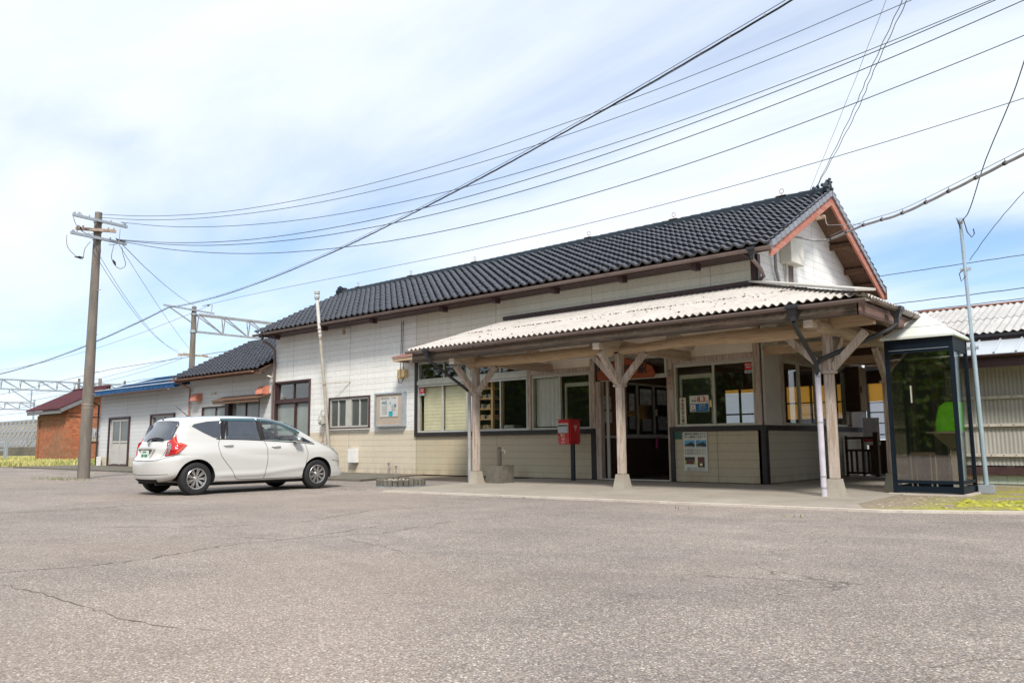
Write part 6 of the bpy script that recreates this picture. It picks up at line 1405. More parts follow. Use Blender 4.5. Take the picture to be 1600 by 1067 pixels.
def wheel():
    w = MB(); w.m('tyre'); prof = [(.185, -.085), (.20, -.092), (.245, -.098), (.285, -.093), (.300, -.078), (.3045, -.045), (.305, 0), (.3045, .045), (.300, .078), (.285, .093), (.245, .098), (.20, .092), (.185, .085)]
    w.lathe((0, 0, 0), prof, 'x', 48, cap=False)
    for r_ in (.015, -.015, .05, -.05): pass
    ty = w.build('tyre', None, None, smooth=True, auto=50, loc=(0, 0, 0))
    r = MB(); r.lathe((0, 0, 0), [(.190, .086), (.196, .092), (.190, .097), (.178, .092), (.172, .06), (.165, .01), (.165, -.05)], 'x', 48, cap=False)
    r.m('rim') if False else None
    ns = 9
    for k in range(ns):
        a = 2 * math.pi * k / ns; d = Vector((0, math.cos(a), math.sin(a))); pth = Vector((0, -math.sin(a), math.cos(a)))
        for da, wd in ((.11, .020), (-.11, .020)):
            e = Vector((0, math.cos(a + da), math.sin(a + da)))
            r.beam(Vector((.066, 0, 0)) + d * .038, Vector((.082, 0, 0)) + e * .184, .020, .022, up=(1, 0, 0), w2=.017, h2=.02)
    r.lathe((0, 0, 0), [(.055, .03), (.055, .062), (.044, .074), (.028, .076), (.027, .082), (.0, .083)], 'x', 24)
    for k in range(5):
        a = 2 * math.pi * k / 5 + .3; r.lathe((0, .042 * math.cos(a), .042 * math.sin(a)), [(.009, .06), (.009, .073), (.004, .073)], 'x', 8)
    ri = r.build('rim', 'rim', None, smooth=True, auto=35, loc=(0, 0, 0))
    h = MB(); h.lathe((0, 0, 0), [(.163, -.06), (.163, -.02), (.12, -.01), (.0, -.01)], 'x', 32); hb = h.build('hub', 'arch', None, loc=(0, 0, 0))
    d_ = MB(); d_.lathe((0, 0, 0), [(.12, .0), (.12, .012), (.05, .014)], 'x', 32); bd = d_.build('brake_disc', mat('brake_disc', (.25, .22, .20), .45, .6), None, loc=(0, 0, 0))
    return ty, ri, hb, bd
ty, ri, hb, bd = wheel(); first = True
for s_ in (WR, WF):
    for sd in (1, -1):
        e = bpy.data.objects.new('wheel', None); C.objects.link(e); e.parent = car; e.location = (sd * .745, s_, WZ); e.rotation_euler = (0, 0, 0 if sd > 0 else math.pi); e.scale = (1, .97, 1)
        for o in (ty, ri, hb, bd):
            c_ = o if first else o.copy()
            if not first: C.objects.link(c_)
            c_.parent = e
        first = False

MT['seat'] = mat('seat_cloth', (.20, .19, .17), .9, var=.1)
for sx in (-.33, .33):
    f = MB(); bm_ = bmesh.new(); bmesh.ops.create_cube(bm_, size=1)
    for v in bm_.verts: v.co = Vector((sx + v.co.x * .48, 2.02 + v.co.y * .16 - v.co.z * .16, .85 + v.co.z * .62))
    bmesh.ops.bevel(bm_, geom=bm_.edges[:], offset=.06, segments=3, affect='EDGES'); f.bm(bm_); f.bbox(sx - .24, sx + .24, 2.05, 2.55, .50, .64, .05); f.bbox(sx - .13, sx + .13, 1.86, 1.96, 1.14, 1.33, .04)
    o = f.build('front_seat', 'seat', None, smooth=True, auto=50, loc=(0, 0, 0)); o.parent = car
f = MB(); f.prism([(2.86, .46), (3.02, .46), (3.08, .92), (2.98, .985), (2.74, .965), (2.70, .86), (2.80, .70)], 'x', -.61, .61); o = f.build('dashboard', mat('dash_black', (.035, .035, .035), .7), None, loc=(0, 0, 0)); o.parent = car
f = MB(); n_ = 28; cz_ = Vector((.33, 2.66, .93)); ax1 = Vector((1, 0, 0)); ax2 = Vector((0, .42, .91))
f.tube([cz_ + ax1 * .185 * math.cos(2 * math.pi * k / n_) + ax2 * .185 * math.sin(2 * math.pi * k / n_) for k in range(n_ + 1)], .016, 8, cap=False); f.tube([cz_ - ax1 * .18, cz_, cz_ + ax1 * .18], .02, 6); f.tube([cz_, cz_ - ax2 * .18], .02, 6); f.tube([cz_, cz_ + Vector((0, .25, -.06))], .035, 8)
o = f.build('steering_wheel', 'black', None, smooth=True, loc=(0, 0, 0)); o.parent = car
f = MB(); f.bbox(-.11, .11, 2.63, 2.66, 1.22, 1.29, .01); o = f.build('rear_view_mirror', 'black', None, loc=(0, 0, 0)); o.parent = car
car.scale = (.95, .98, .95)
# ================================================================== poles, wires
pl_ = thing('concrete_pole', (-24.13, 9.2, 0), 'tall grey brown concrete pole with three crossarms left of the car', 'utility pole')
px_, py_ = -24.13, 9.2
f = MB(); f.tube([(px_, py_, -.1), (px_, py_, 2.5), (px_, py_, 5.0), (px_, py_, 7.66)], [.165, .143, .120, .098], 24); f.build('shaft', 'pole', pl_, smooth=True, auto=50)
f = MB()
for z, a in ((5.35, .3), (4.1, 2.2), (3.0, .6), (3.25, 3.2), (2.35, .4)): f.beam((px_, py_, z), (px_ + .27 * math.cos(a), py_ + .27 * math.sin(a), z), .016, .016)
for z in (1.97,): f.lathe((px_, py_, z), [(.153, -.01), (.153, .01)], 'z', 20); f.lathe((px_, py_, z + .1), [(.152, -.01), (.152, .01)], 'z', 20)
f.build('step_bolt', 'rust', pl_)
def arm(z, a, b, dirv, w=.075, off=.16, mt='galv', name='crossarm'):
    d = Vector(dirv).to_3d().normalized(); n_ = Vector((d.y, -d.x, 0)); c_ = Vector((px_, py_, z)) + n_ * off
    f = MB(); f.beam(c_ + d * a, c_ + d * b, .075, w); 
    for k in (a + .06, a + .18, b - .06, -.35, .3): f.beam(c_ + d * k + Vector((0, 0, w / 2)), c_ + d * k + Vector((0, 0, w / 2 + .06)), .03, .03, (1, 0, 0))
    f.lathe((px_, py_, z), [(.125, -.03), (.125, .03)], 'z', 16); f.build(name, mt, pl_)
d1 = (-.14, .99)
arm(7.38, -.82, .80, d1); arm(6.86, -.85, .80, d1); arm(7.10, -.55, .50, (.475, .88), w=.08, mt='rust')
ins = MB()
for dz, k in ((7.38, .8), (6.86, .8), (6.86, .68), (7.38, -.7), (6.86, -.7)):
    q = Vector((px_, py_, dz)) + Vector((-.14, .99, 0)) * k
    ins.lathe(q, [(.02, .03), (.045, .05), (.03, .08), (.045, .10), (.02, .13)], 'z', 10)
ins.build('insulator', mat('insulator_grey', (.35, .37, .40), .4), pl_)
f = MB()
for pts in ([(-.84, 6.84), (-.80, 6.5), (-.55, 6.28), (-.35, 6.24), (-.30, 6.55), (-.12, 6.82)], [(.12, 6.82), (.16, 6.6), (.15, 6.36)], [(.72, 7.36), (.70, 7.0), (.60, 6.85), (.35, 6.80)], [(.55, 6.82), (.50, 6.45), (.62, 6.22), (.80, 6.15), (.95, 6.3), (.85, 6.6), (.80, 6.84)], [(-.7, 7.42), (-.55, 7.12), (-.25, 6.98), (-.05, 7.05)], [(-.6, 7.42), (-.55, 7.56), (-.45, 7.52), (-.42, 7.42)]):
    f.tube(cr_spline([(px_ - .14 * k - .1, py_ + .99 * k, z) for k, z in pts], 4, False), .011, 5)
f.build('jumper_wire', 'greycable', pl_, smooth=True)
f = MB()
for k, z, an_ in ((-.45, 7.10, -1.2), (.68, 6.98, 2.2), (.6, 6.3, -1.2), (-.45, 6.26, .2)):
    c0 = Vector((px_ - .14 * k - .1, py_ + .99 * k, z)); d = Vector((-.14 * math.cos(an_), .99 * math.cos(an_), math.sin(an_) * .6)) * .14; f.tube([c0 - d, c0, c0 + d], [.008, .038, .008], 8)
f.build('cable_sleeve', 'black', pl_, smooth=True)

WP = {
    'w1': [(-23.81,9.1,7.53),(-22.16,9.53,7.24),(-20.5,9.96,7.03),(-18.84,10.4,6.9),(-17.19,10.83,6.86),(-15.53,11.26,6.88),(-13.87,11.69,6.97),(-12.21,12.13,7.12),(-10.56,12.56,7.33),(-8.9,12.99,7.58),(-7.24,13.43,7.88),(-5.58,13.86,8.22),(-3.93,14.29,8.6),(-1.54,14.92,9.16),(1.05,15.59,9.78),(3.04,16.11,10.26)],
    'w2': [(-23.81,9.1,7.43),(-22.1,9.53,7.12),(-20.4,9.97,6.9),(-18.7,10.4,6.76),(-16.99,10.84,6.69),(-15.29,11.27,6.69),(-13.59,11.7,6.76),(-11.88,12.14,6.89),(-10.18,12.57,7.08),(-8.48,13.01,7.33),(-6.77,13.44,7.63),(-5.07,13.87,7.97),(-3.37,14.31,8.36),(-0.92,14.93,8.95),(1.73,15.61,9.6),(3.77,16.13,10.1)],
    'w3': [(-23.79,9.7,7.41),(-21.99,10.09,7.03),(-20.19,10.47,6.75),(-18.39,10.85,6.55),(-16.59,11.24,6.43),(-14.79,11.62,6.39),(-12.99,12.0,6.42),(-11.19,12.39,6.52),(-9.39,12.77,6.69),(-7.59,13.15,6.91),(-5.79,13.53,7.19),(-4.0,13.92,7.52),(-2.2,14.3,7.9),(0.41,14.86,8.48),(3.23,15.46,9.12),(5.4,15.92,9.62)],
    'w4': [(-23.86,9.69,6.9),(-22.05,10.07,6.57),(-20.23,10.45,6.32),(-18.42,10.84,6.16),(-16.61,11.22,6.09),(-14.8,11.6,6.09),(-12.98,11.98,6.16),(-11.17,12.37,6.3),(-9.36,12.75,6.5),(-7.54,13.13,6.76),(-5.73,13.51,7.08),(-3.92,13.9,7.45),(-2.11,14.28,7.87),(0.52,14.83,8.51),(3.37,15.43,9.22),(5.56,15.89,9.77)],
    'w5': [(-23.8,9.7,6.87),(-21.97,10.1,6.51),(-20.13,10.5,6.23),(-18.3,10.9,6.05),(-16.46,11.3,5.95),(-14.63,11.7,5.94),(-12.8,12.1,6.0),(-10.96,12.5,6.14),(-9.13,12.9,6.34),(-7.29,13.3,6.62),(-5.46,13.7,6.96),(-3.63,14.1,7.36),(-1.79,14.5,7.82),(0.86,15.08,8.52),(3.73,15.71,9.29),(5.94,16.19,9.9)],
    'w6': [(-23.81,9.71,6.85),(-21.99,10.21,6.4),(-20.17,10.72,6.07),(-18.36,11.23,5.85),(-16.54,11.74,5.74),(-14.72,12.25,5.72),(-12.9,12.75,5.8),(-11.09,13.26,5.96),(-9.27,13.77,6.2),(-7.45,14.28,6.51),(-5.63,14.78,6.89),(-3.82,15.29,7.33),(-2.0,15.8,7.81),(0.63,16.53,8.55),(3.48,17.33,9.36),(5.67,17.94,9.99)],
    'w7': [(-41.72,22.12,8.73),(-38.47,21.99,8.68),(-35.22,21.85,8.59),(-31.97,21.72,8.48),(-28.72,21.58,8.36),(-25.47,21.45,8.25),(-22.22,21.31,8.14),(-18.96,21.18,8.07),(-15.71,21.04,8.02),(-12.46,20.91,8.03),(-9.21,20.77,8.09),(-5.96,20.64,8.22),(-2.71,20.5,8.43),(2.2,20.3,8.82),(7.52,20.08,9.26),(11.61,19.91,9.6)],
    'w7b': [(-41.89,22.21,8.71),(-44.76,22.19,8.42),(-47.63,22.18,8.17),(-50.49,22.16,7.94),(-53.36,22.14,7.75),(-56.23,22.13,7.59),(-59.1,22.11,7.46),(-61.97,22.09,7.36),(-64.83,22.08,7.29),(-67.7,22.06,7.26),(-70.57,22.04,7.25),(-73.44,22.03,7.28),(-76.31,22.01,7.34),(-80.43,21.99,7.45),(-84.91,21.96,7.58),(-88.35,21.94,7.69)],
    'thick': [(-43.28,20.41,8.48),(-40.02,19.63,8.13),(-36.76,18.84,7.82),(-33.5,18.06,7.55),(-30.24,17.28,7.33),(-26.98,16.49,7.15),(-23.72,15.71,7.02),(-20.46,14.93,6.93),(-17.2,14.15,6.9),(-13.94,13.36,6.91),(-10.68,12.58,6.97),(-7.42,11.8,7.09),(-4.16,11.01,7.26),(0.69,9.85,7.55),(5.94,8.59,7.88),(9.98,7.62,8.14)],
    'thickb': [(-43.94,20.72,8.6),(-46.05,20.66,8.3),(-48.17,20.6,8.03),(-50.29,20.54,7.77),(-52.4,20.48,7.54),(-54.52,20.42,7.32),(-56.64,20.37,7.13),(-58.75,20.31,6.97),(-60.87,20.25,6.82),(-62.99,20.19,6.7),(-65.1,20.13,6.59),(-67.22,20.08,6.51),(-69.34,20.02,6.45),(-72.4,19.93,6.39),(-75.71,19.84,6.32),(-78.26,19.77,6.28)],
    'service': [(-5.8,16.64,5.02),(-4.85,15.78,4.97),(-3.93,14.96,4.85),(-2.79,13.94,4.85),(-1.78,13.03,4.87),(-1.19,12.49,4.88),(-0.44,11.82,4.9),(0.6,10.89,4.92)],
    'messenger': [(-5.85,16.69,5.34),(-4.85,15.78,4.99),(-3.93,14.96,4.91),(-2.79,13.93,4.92),(-1.77,13.02,4.94),(-1.18,12.49,4.96),(-0.44,11.82,4.97),(0.61,10.88,4.99)],
    'pairA': [(-6.4,17.3,6.25),(-5.93,16.57,6.28),(-4.52,14.41,6.66),(-3.85,13.38,6.91),(-2.95,12.0,7.2),(-2.52,11.34,7.34),(-1.98,10.52,7.51),(-1.23,9.36,7.75)],
    'pairB': [(-6.64,17.76,6.26),(-5.93,16.7,6.36),(-4.5,14.55,6.69),(-3.84,13.56,6.98),(-2.93,12.19,7.28),(-2.49,11.54,7.42),(-1.95,10.72,7.6),(-1.18,9.58,7.85)],
    'thin': [(-6.13,16.51,6.07),(-5.89,16.15,6.17),(-5.65,15.78,6.27),(-5.4,15.42,6.37),(-5.16,15.06,6.47),(-4.91,14.7,6.58),(-4.67,14.33,6.68),(-4.43,13.97,6.79),(-4.18,13.61,6.9),(-3.94,13.25,7.02),(-3.7,12.88,7.13),(-3.45,12.52,7.25),(-3.21,12.16,7.37),(-2.76,11.5,7.6),(-2.28,10.78,7.85),(-1.91,10.23,8.05)],
    'poleup': [(-2.78,14.23,4.44),(-2.65,13.99,4.57),(-2.32,13.4,5.01),(-1.79,12.43,5.48),(-1.54,11.99,5.79),(-1.21,11.39,6.21),(-0.8,10.64,6.73),(-0.23,9.59,7.46)],
    'polemid': [(-2.83,14.37,3.72),(-2.75,14.26,3.78),(-2.66,14.15,3.84),(-2.58,14.03,3.9),(-2.49,13.92,3.96),(-2.41,13.81,4.01),(-2.33,13.7,4.06),(-2.24,13.59,4.11),(-2.16,13.48,4.16),(-2.07,13.36,4.2),(-1.99,13.25,4.24),(-1.91,13.14,4.28),(-1.82,13.03,4.32),(-1.68,12.84,4.39),(-1.53,12.64,4.47),(-1.42,12.49,4.53)],
    'far1': [(-7.75,26.68,6.06),(-7.42,26.63,6.06),(-7.09,26.58,6.05),(-6.76,26.54,6.05),(-6.43,26.49,6.04),(-6.1,26.44,6.04),(-5.77,26.4,6.03),(-5.44,26.35,6.03),(-5.11,26.3,6.02),(-4.78,26.25,6.02),(-4.45,26.21,6.01),(-4.12,26.16,6.01),(-3.79,26.11,6.0),(-2.95,25.99,6.0),(-2.04,25.86,6.0),(-1.34,25.76,6.0)],
    'far2': [(-6.7,24.49,4.77),(-6.43,24.45,4.77),(-6.17,24.41,4.76),(-5.91,24.37,4.76),(-5.65,24.33,4.76),(-5.38,24.29,4.75),(-5.12,24.25,4.75),(-4.86,24.21,4.74),(-4.6,24.17,4.74),(-4.34,24.13,4.74),(-4.07,24.09,4.73),(-3.81,24.05,4.73),(-3.55,24.01,4.73),(-2.77,23.89,4.72),(-1.92,23.76,4.72),(-1.27,23.66,4.73)],
    'far3': [(-5.93,24.37,4.48),(-5.73,24.34,4.48),(-5.53,24.31,4.48),(-5.34,24.28,4.48),(-5.14,24.25,4.47),(-4.94,24.22,4.47),(-4.75,24.19,4.47),(-4.55,24.16,4.47),(-4.35,24.13,4.47),(-4.16,24.1,4.47),(-3.96,24.07,4.46),(-3.77,24.04,4.46),(-3.57,24.01,4.46),(-2.79,23.89,4.46),(-1.94,23.76,4.47),(-1.29,23.66,4.48)],
    'stay': [(-24.2,9.87,6.92),(-25.91,10.94,7.04),(-27.63,12.01,7.16),(-29.34,13.09,7.3),(-31.06,14.16,7.45),(-32.77,15.23,7.61),(-34.49,16.31,7.78),(-36.2,17.38,7.97),(-37.92,18.45,8.16),(-39.63,19.53,8.37),(-41.35,20.6,8.59),(-43.06,21.68,8.82),(-44.78,22.75,9.06)],
    'st2': [(-23.64,9.0,6.44),(-25.15,9.96,6.22),(-26.65,10.92,6.03),(-28.16,11.89,5.87),(-29.66,12.85,5.74),(-31.17,13.81,5.64),(-32.67,14.77,5.57),(-34.18,15.73,5.53),(-35.68,16.7,5.53),(-37.19,17.66,5.55),(-38.69,18.62,5.6),(-40.19,19.58,5.68),(-41.7,20.55,5.8)],
    'st3': [(-23.68,9.02,6.26),(-25.19,9.97,6.08),(-26.7,10.93,5.92),(-28.21,11.88,5.79),(-29.72,12.83,5.69),(-31.23,13.78,5.62),(-32.74,14.73,5.58),(-34.25,15.68,5.57),(-35.76,16.64,5.59),(-37.27,17.59,5.64),(-38.78,18.54,5.72),(-40.29,19.49,5.83),(-41.79,20.44,5.97)],
    'st4': [(-24.13,9.82,6.82),(-25.68,10.8,6.73),(-27.23,11.77,6.65),(-28.78,12.74,6.58),(-30.33,13.71,6.51),(-31.88,14.68,6.45),(-33.43,15.65,6.4),(-34.98,16.63,6.35),(-36.53,17.6,6.31),(-38.09,18.57,6.28),(-39.64,19.54,6.26),(-41.19,20.51,6.25),(-42.74,21.48,6.24)],
    'l1': [(-45.36,22.39,6.12),(-46.52,22.38,6.04),(-47.67,22.36,5.96),(-48.83,22.35,5.88),(-49.98,22.33,5.81),(-51.14,22.32,5.74),(-52.29,22.3,5.68),(-53.45,22.29,5.62),(-54.6,22.27,5.56),(-55.76,22.26,5.5),(-56.92,22.24,5.45),(-58.07,22.22,5.41),(-59.23,22.21,5.36),(-62.84,22.16,5.23),(-66.75,22.11,5.1),(-69.76,22.07,5.01)],
    'l2': [(-45.35,22.39,5.97),(-46.5,22.38,5.85),(-47.66,22.36,5.75),(-48.81,22.35,5.64),(-49.96,22.33,5.55),(-51.12,22.32,5.47),(-52.27,22.3,5.39),(-53.42,22.29,5.32),(-54.58,22.27,5.26),(-55.73,22.26,5.2),(-56.88,22.24,5.16),(-58.03,22.23,5.12),(-59.19,22.21,5.09),(-62.8,22.16,5.02),(-66.71,22.11,4.94),(-69.72,22.07,4.89)],
}

def wire(key, r_, label, cat='power line', mt='wire', name='overhead_wire', group=None, start=None, end=None):
    P_ = [Vector(p) for p in WP[key]]
    Q_ = cr_spline(P_, 3, False) + [P_[-1]]
    if start: Q_ = [Vector(start)] + Q_
    mb = MB().tube(Q_, r_ * .85, 6)
    o = mb.build(name, mt, None, smooth=True); return tag(o, label, cat, group)
TIPU = (px_ - .14 * .8 + .14, py_ + .8, 7.47); TIPL = (px_ - .14 * .8 + .14, py_ + .8, 6.95)
wire('w1', .0085, 'uppermost of the thin wires running right from the left pole top'); wire('w2', .0085, 'second highest thin wire running right from the left pole top')
wire('w3', .0085, 'thin wire leaving the right end of the upper crossarm', start=TIPU); wire('w4', .010, 'upper of three wires leaving the lower crossarm end', start=TIPL)
wire('w5', .010, 'middle of three wires leaving the lower crossarm end', start=TIPL); wire('w6', .010, 'lowest sagging wire leaving the lower crossarm end', start=TIPL)
wire('w7', .011, 'thin wire passing low over the station ridge to the far railway mast', start=(-42.9, 22.2, 8.75)); wire('w7b', .012, 'thin wire leaving the far railway mast to the left edge', start=(-42.9, 22.2, 8.75))
wire('stay', .012, 'dark stay wire dropping from the left pole to the railway mast', mt='cable')
wire('st2', .008, 'left of three slack wires between the left pole and the railway mast', start=(px_, py_ - .1, 6.9)); wire('st3', .008, 'lower slack wire between the left pole shaft and the railway mast', start=(px_, py_ - .1, 6.5)); wire('st4', .008, 'rightmost slack wire between the left pole and the railway mast')
wire('l1', .012, 'upper wire from the railway mast towards the brick shed'); wire('l2', .012, 'lower wire from the railway mast towards the brick shed')
wire('far1', .013, 'dark far wire in the blue gap right of the gable', start=(-14, 27.5, 6.15)); wire('far2', .013, 'upper of two far wires above the shelter roof', start=(-13, 25.4, 4.85)); wire('far3', .012, 'lower of two far wires above the shelter roof', start=(-13, 25.4, 4.55))
wire('thin', .004, 'very thin pale wire rising steeply from the ridge end'); wire('polemid', .006, 'twisted wire rising right from the middle of the steel pole'); wire('poleup', .009, 'wire rising right from the top of the steel pole', start=(-2.95, 14.55, 4.40))
# twisted pair going up from the gable end
tw = thing('twisted_drop_wire', WP['pairA'][0], 'pair of twisted black wires rising steeply from the right ridge end', 'power line')
for key, ph_ in (('pairA', 0), ('pairB', 1.5)):
    P_ = cr_spline([Vector(p) for p in WP[key]], 24, False); Q = []
    for i, p in enumerate(P_): Q.append(p + Vector((.007 * math.cos(i * .8 + ph_), 0, .007 * math.sin(i * .8 + ph_))))
    MB().tube(Q, .006, 5).build('strand', 'cable', tw, smooth=True)
# thick lashed telephone cable: messenger wire, bundle, lashing clips
def bundle(keys, r_, dz, label, mt, step, name='telephone_cable', rm=.006):
    P_ = []
    for k in keys: P_ += [Vector(p) for p in WP[k]]
    P_ = cr_spline(P_, 16, False); root = thing(name, P_[0], label, 'cable')
    MB().tube([p + Vector((0, 0, dz)) for p in P_[::3]], rm, 6).build('messenger_wire', mt, root, smooth=True)
    Q = []; L_ = 0
    for i, p in enumerate(P_):
        if i: L_ += (p - P_[i - 1]).length
        Q.append(p + Vector((0, 0, -.008 * abs(math.sin(L_ / step * math.pi)))))
    MB().tube(Q, r_, 8).build('cable_bundle', mt, root, smooth=True)
    if mt == 'cable': MB().tube([p + Vector((.0, .0, -r_ * 1.5 + .006 * math.sin(i * .2))) for i, p in enumerate(Q)], r_ * .5, 6).build('drop_cable', mt, root, smooth=True)
    f = MB(); L_ = 0; nx = 0
    for i in range(1, len(P_)):
        L_ += (P_[i] - P_[i - 1]).length
        if L_ > nx:
            d = (P_[i] - P_[i - 1]).normalized(); nx += step; f.tube([P_[i] - d * .022, P_[i] + d * .022], r_ * 1.35, 8); f.tube([P_[i], P_[i] + Vector((0, 0, dz))], .004, 5)
    f.build('clip', 'greycable' if mt == 'cable' else 'black', root); return root
bundle(['thick'], .0125, .05, 'thick lashed black telephone cable crossing the whole sky diagonally', 'cable', .62)
bundle(['thickb'], .02, .07, 'lashed black cable running on from the railway mast to the left edge', 'cable', .8)
sv = bundle(['service'], .025, .07, 'thick grey service cable sagging from the gable to the right edge', 'greycable', .62, name='service_cable')
MB().tube([Vector(p) for p in cr_spline([(-6.60, 15.98, 5.0), (-6.45, 16.3, 5.12), (-6.2, 16.8, 5.10), (-5.95, 16.75, 5.05), WP['service'][0], WP['service'][1]], 6, False)], .025, 8).build('cable_tail', 'greycable', sv, smooth=True)
MB().tube([(-6.0, 17.0, 5.62), (-5.9, 16.75, 5.42), WP['messenger'][0], WP['messenger'][1]], .007, 6).build('anchor_wire', 'greycable', sv, smooth=True)

# railway mast with lattice beam behind the extension
def lattice(mb, X, y0, y1, z0, z1, bay=1.7, d=.35, w=.055):
    for dx_ in (-d / 2, d / 2): mb.beam((X + dx_, y0, z1), (X + dx_, y1, z1), w, w * 1.4)
    mb.beam((X, y0, z0), (X, y1, z0), w * 1.3, w * 1.6)
    n = int((y1 - y0) / bay)
    for k in range(n + 1):
        y = y0 + (y1 - y0) * k / n
        for dx_ in (-d / 2, d / 2):
            mb.beam((X + dx_, y, z1), (X, y, z0), w * .7, w * .7)
            if k < n: mb.beam((X + dx_, y, z1), (X, y + (y1 - y0) / n, z0), w * .7, w * .7)
rm = thing('railway_mast', (-44.2, 22.4, 0), 'brown concrete railway mast with a rusty lattice beam behind the tiled extension', 'mast')
f = MB(); f.tube([(-44.2, 22.4, 0), (-44.2, 22.4, 5.3), (-44.2, 22.4, 5.32), (-44.2, 22.4, 8.9)], [.20, .165, .165, .13], 16); f.build('shaft', 'pole', rm, smooth=True, auto=50)
f = MB(); lattice(f, -44.0, 22.5, 34, 7.42, 8.42, 1.55, .4, .07); f.build('lattice_beam', mat('lattice_grey', (.34, .31, .27), .6, .1, var=.25, vs=5, col2=(.38, .42, .44)), rm)
f = MB(); f.beam((-44.0, 20.5, 8.75), (-44.1, 23.6, 8.62), .07, .09); f.beam((-44.0, 20.8, 8.7), (-44.2, 22.3, 7.95), .05, .06); f.tube([(-44.1, 23.4, 8.6), (-44.1, 23.45, 9.15)], .03, 6); f.lathe((-44.2, 22.4, 7.45), [(.19, -.08), (.19, .08)], 'z', 14); f.lathe((-44.2, 22.4, 8.45), [(.17, -.05), (.17, .05)], 'z', 14); f.build('outrigger', 'galv', rm)
f = MB(); f.beam((-44.9, 21.9, 6.12), (-43.6, 23.0, 6.02), .08, .10); f.beam((-44.7, 22.1, 6.2), (-43.3, 23.3, 5.9), .05, .06); f.build('crossarm', 'rust', rm)
f = MB(); f.lathe((-44.1, 23.2, 9.0), [(.03, 0), (.06, .03), (.03, .06), (.06, .09), (.03, .12)], 'z', 8); f.build('insulator', mat('insulator_brown', (.12, .06, .04), .3), rm)
def gantry(X, y0, y1, z0, z1, posts, label, ygap=1.6, w=.09):
    gt = thing('rail_gantry', (X, y1, 0), label, 'gantry', 'steel gantries over the tracks')
    f = MB(); lattice(f, X, y0, y1, z0, z1, ygap, .5, w); f.build('lattice_beam', 'galv', gt)
    for y, mt_ in posts: MB().tube([(X + .1, y, 0), (X + .1, y, z1 + .45)], [.17, .12], 12).build('mast', mt_, gt, smooth=True, auto=50)
    return gt
g1 = gantry(-90, 16, 38, 6.66, 7.6, [(33.3, 'pole'), (38, 'pole')], 'nearer pale steel gantry ending behind the brick shed')
f = MB(); f.beam((-90, 26.9, 6.6), (-90, 26.9, 6.3), .1, .1, (0, 1, 0)); f.beam((-90, 27.1, 6.6), (-90, 29.2, 5.2), .07, .09); f.beam((-90, 28.9, 6.6), (-90, 28.9, 4.9), .10, .10, (0, 1, 0)); f.beam((-90, 28.4, 5.2), (-90, 30, 5.05), .05, .06); f.build('contact_arm', 'galv', g1)
g2 = gantry(-124, 26, 40.2, 6.1, 7.05, [(40.2, 'galv')], 'farther pale steel gantry with a mast at its right end')
f = MB(); f.beam((-124, 34.5, 6.1), (-124, 34.5, 4.6), .12, .12, (0, 1, 0)); f.build('contact_arm', 'galv', g2)
for i, (y, z) in enumerate(((27, 6.3), (29, 5.6), (33, 5.0), (30, 5.2))):
    tag(MB().tube([(-150, y + 4, z + .3), (-90, y, z), (-60, y - 2.5, z + .2), (-12, y - 3.0, z)], .018, 5).build('contact_wire', 'wire'), 'contact wire over the tracks seen far behind the brick shed', 'power line', 'contact wires over the tracks')
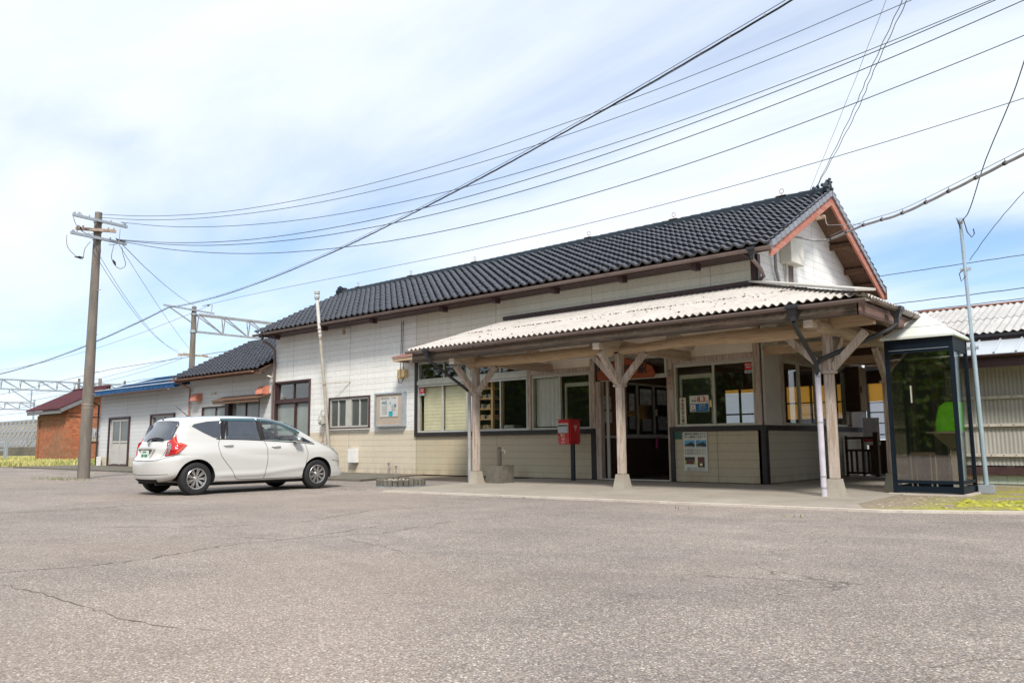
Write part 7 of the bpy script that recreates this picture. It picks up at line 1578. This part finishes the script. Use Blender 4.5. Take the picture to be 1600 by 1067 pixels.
# snow fence on an embankment behind the grass
sn = thing('braced_retaining_wall', (-97, 30, 0), 'beige stepped retaining wall with slanting steel braces beyond the grass', 'retaining wall')
f = MB()
for k in range(9): f.box(-132, -70, 31.2 + .12 * k, 31.5 + .12 * k, .9 + .34 * k, .9 + .34 * (k + 1) - .02)
f.build('panel', 'panel', sn)
f = MB(); f.box(-132, -70, 29.6, 31.4, 0, .95); f.build('concrete_foot', 'darkconc', sn)
for k in range(44):
    x = -132 + 1.42 * k; f = MB(); f.beam((x, 30.0, .95), (x, 32.0, 3.9), .10, .14); f.beam((x, 30.0, .95), (x + .0, 30.0, 1.9), .07, .07, (0, 1, 0)); f.build('brace', 'galv', sn)
f = MB(); f.box(-132, -70, 30.4, 30.46, 1.5, 1.58); f.box(-132, -70, 31.9, 32.0, 3.85, 3.98); f.box(-132, -70, 31.0, 31.06, 2.6, 2.68); f.build('rail', 'galv', sn)
pf = thing('pipe_fence', (-57, 17, .05), 'short pale steel pipe fence at the far left edge of the grass', 'fence')
for x in (-56.6, -56.9, -61): MB().box(x - .09, x + .09, 16.95, 17.05, .05, 1.27).build('fence_post', 'galv', pf)
f = MB()
for z in (.70, .78, 1.22): f.tube([(-70, 17, z), (-56.6, 17, z)], .03, 6)
f.build('rail', 'galv', pf)
# two stub posts behind the blue roof, one between shed and gantry
pst = tag(MB().tube([(-66, 26, 0), (-66, 26, 6.2)], .13, 10).build('stub_post', 'pole', smooth=True), 'brown stub post rising behind the brick shed roof', 'post')

# ================================================================== wooded bank across the road (mirrored in the panes)
wood_bank = MB(); lf = mat('leaf_mix', (.020, .055, .008), .7, var=.5, vs=.45, col2=(.17, .28, .03))
for i in range(30000):
    x = random.uniform(-75, 45); d = random.random(); y = -23 - 11 * d - 3 * math.sin(x * .23); top = (16 if x < -32 else 11.5) + 2.6 * math.sin(x * .31) + 1.7 * math.sin(x * .83 + 1)
    z = top * random.random() ** .75 * (.35 + .65 * (1 - abs(d - .5)))
    a = random.random() * 6.28; t_ = random.uniform(-.9, .9); s_ = random.uniform(.12, .36)
    u = Vector((math.cos(a), math.sin(a), 0)) * s_; v = Vector((-math.sin(a) * math.sin(t_), math.cos(a) * math.sin(t_), math.cos(t_))) * s_ * .8; c_ = Vector((x, y, z + .4))
    wood_bank.add([c_ - u, c_ - v * .7, c_ + u, c_ + v], [(0, 1, 2, 3)])
tag(wood_bank.build('wooded_bank', lf, fix=False, loc=(-15, -28, 0)), 'dark green wooded bank mirrored in the phone booth and window panes', kind='stuff')
bk_ = MB(); bk_.add([(-90, -25, 0), (60, -25, 0), (60, -33, 8.5), (-90, -33, 8.5), (60, -60, 9), (-90, -60, 9)], [(0, 1, 2, 3), (3, 2, 4, 5)]); tag(bk_.build('hillside', mat('hill_dark', (.02, .035, .012), .9)), kind='structure')
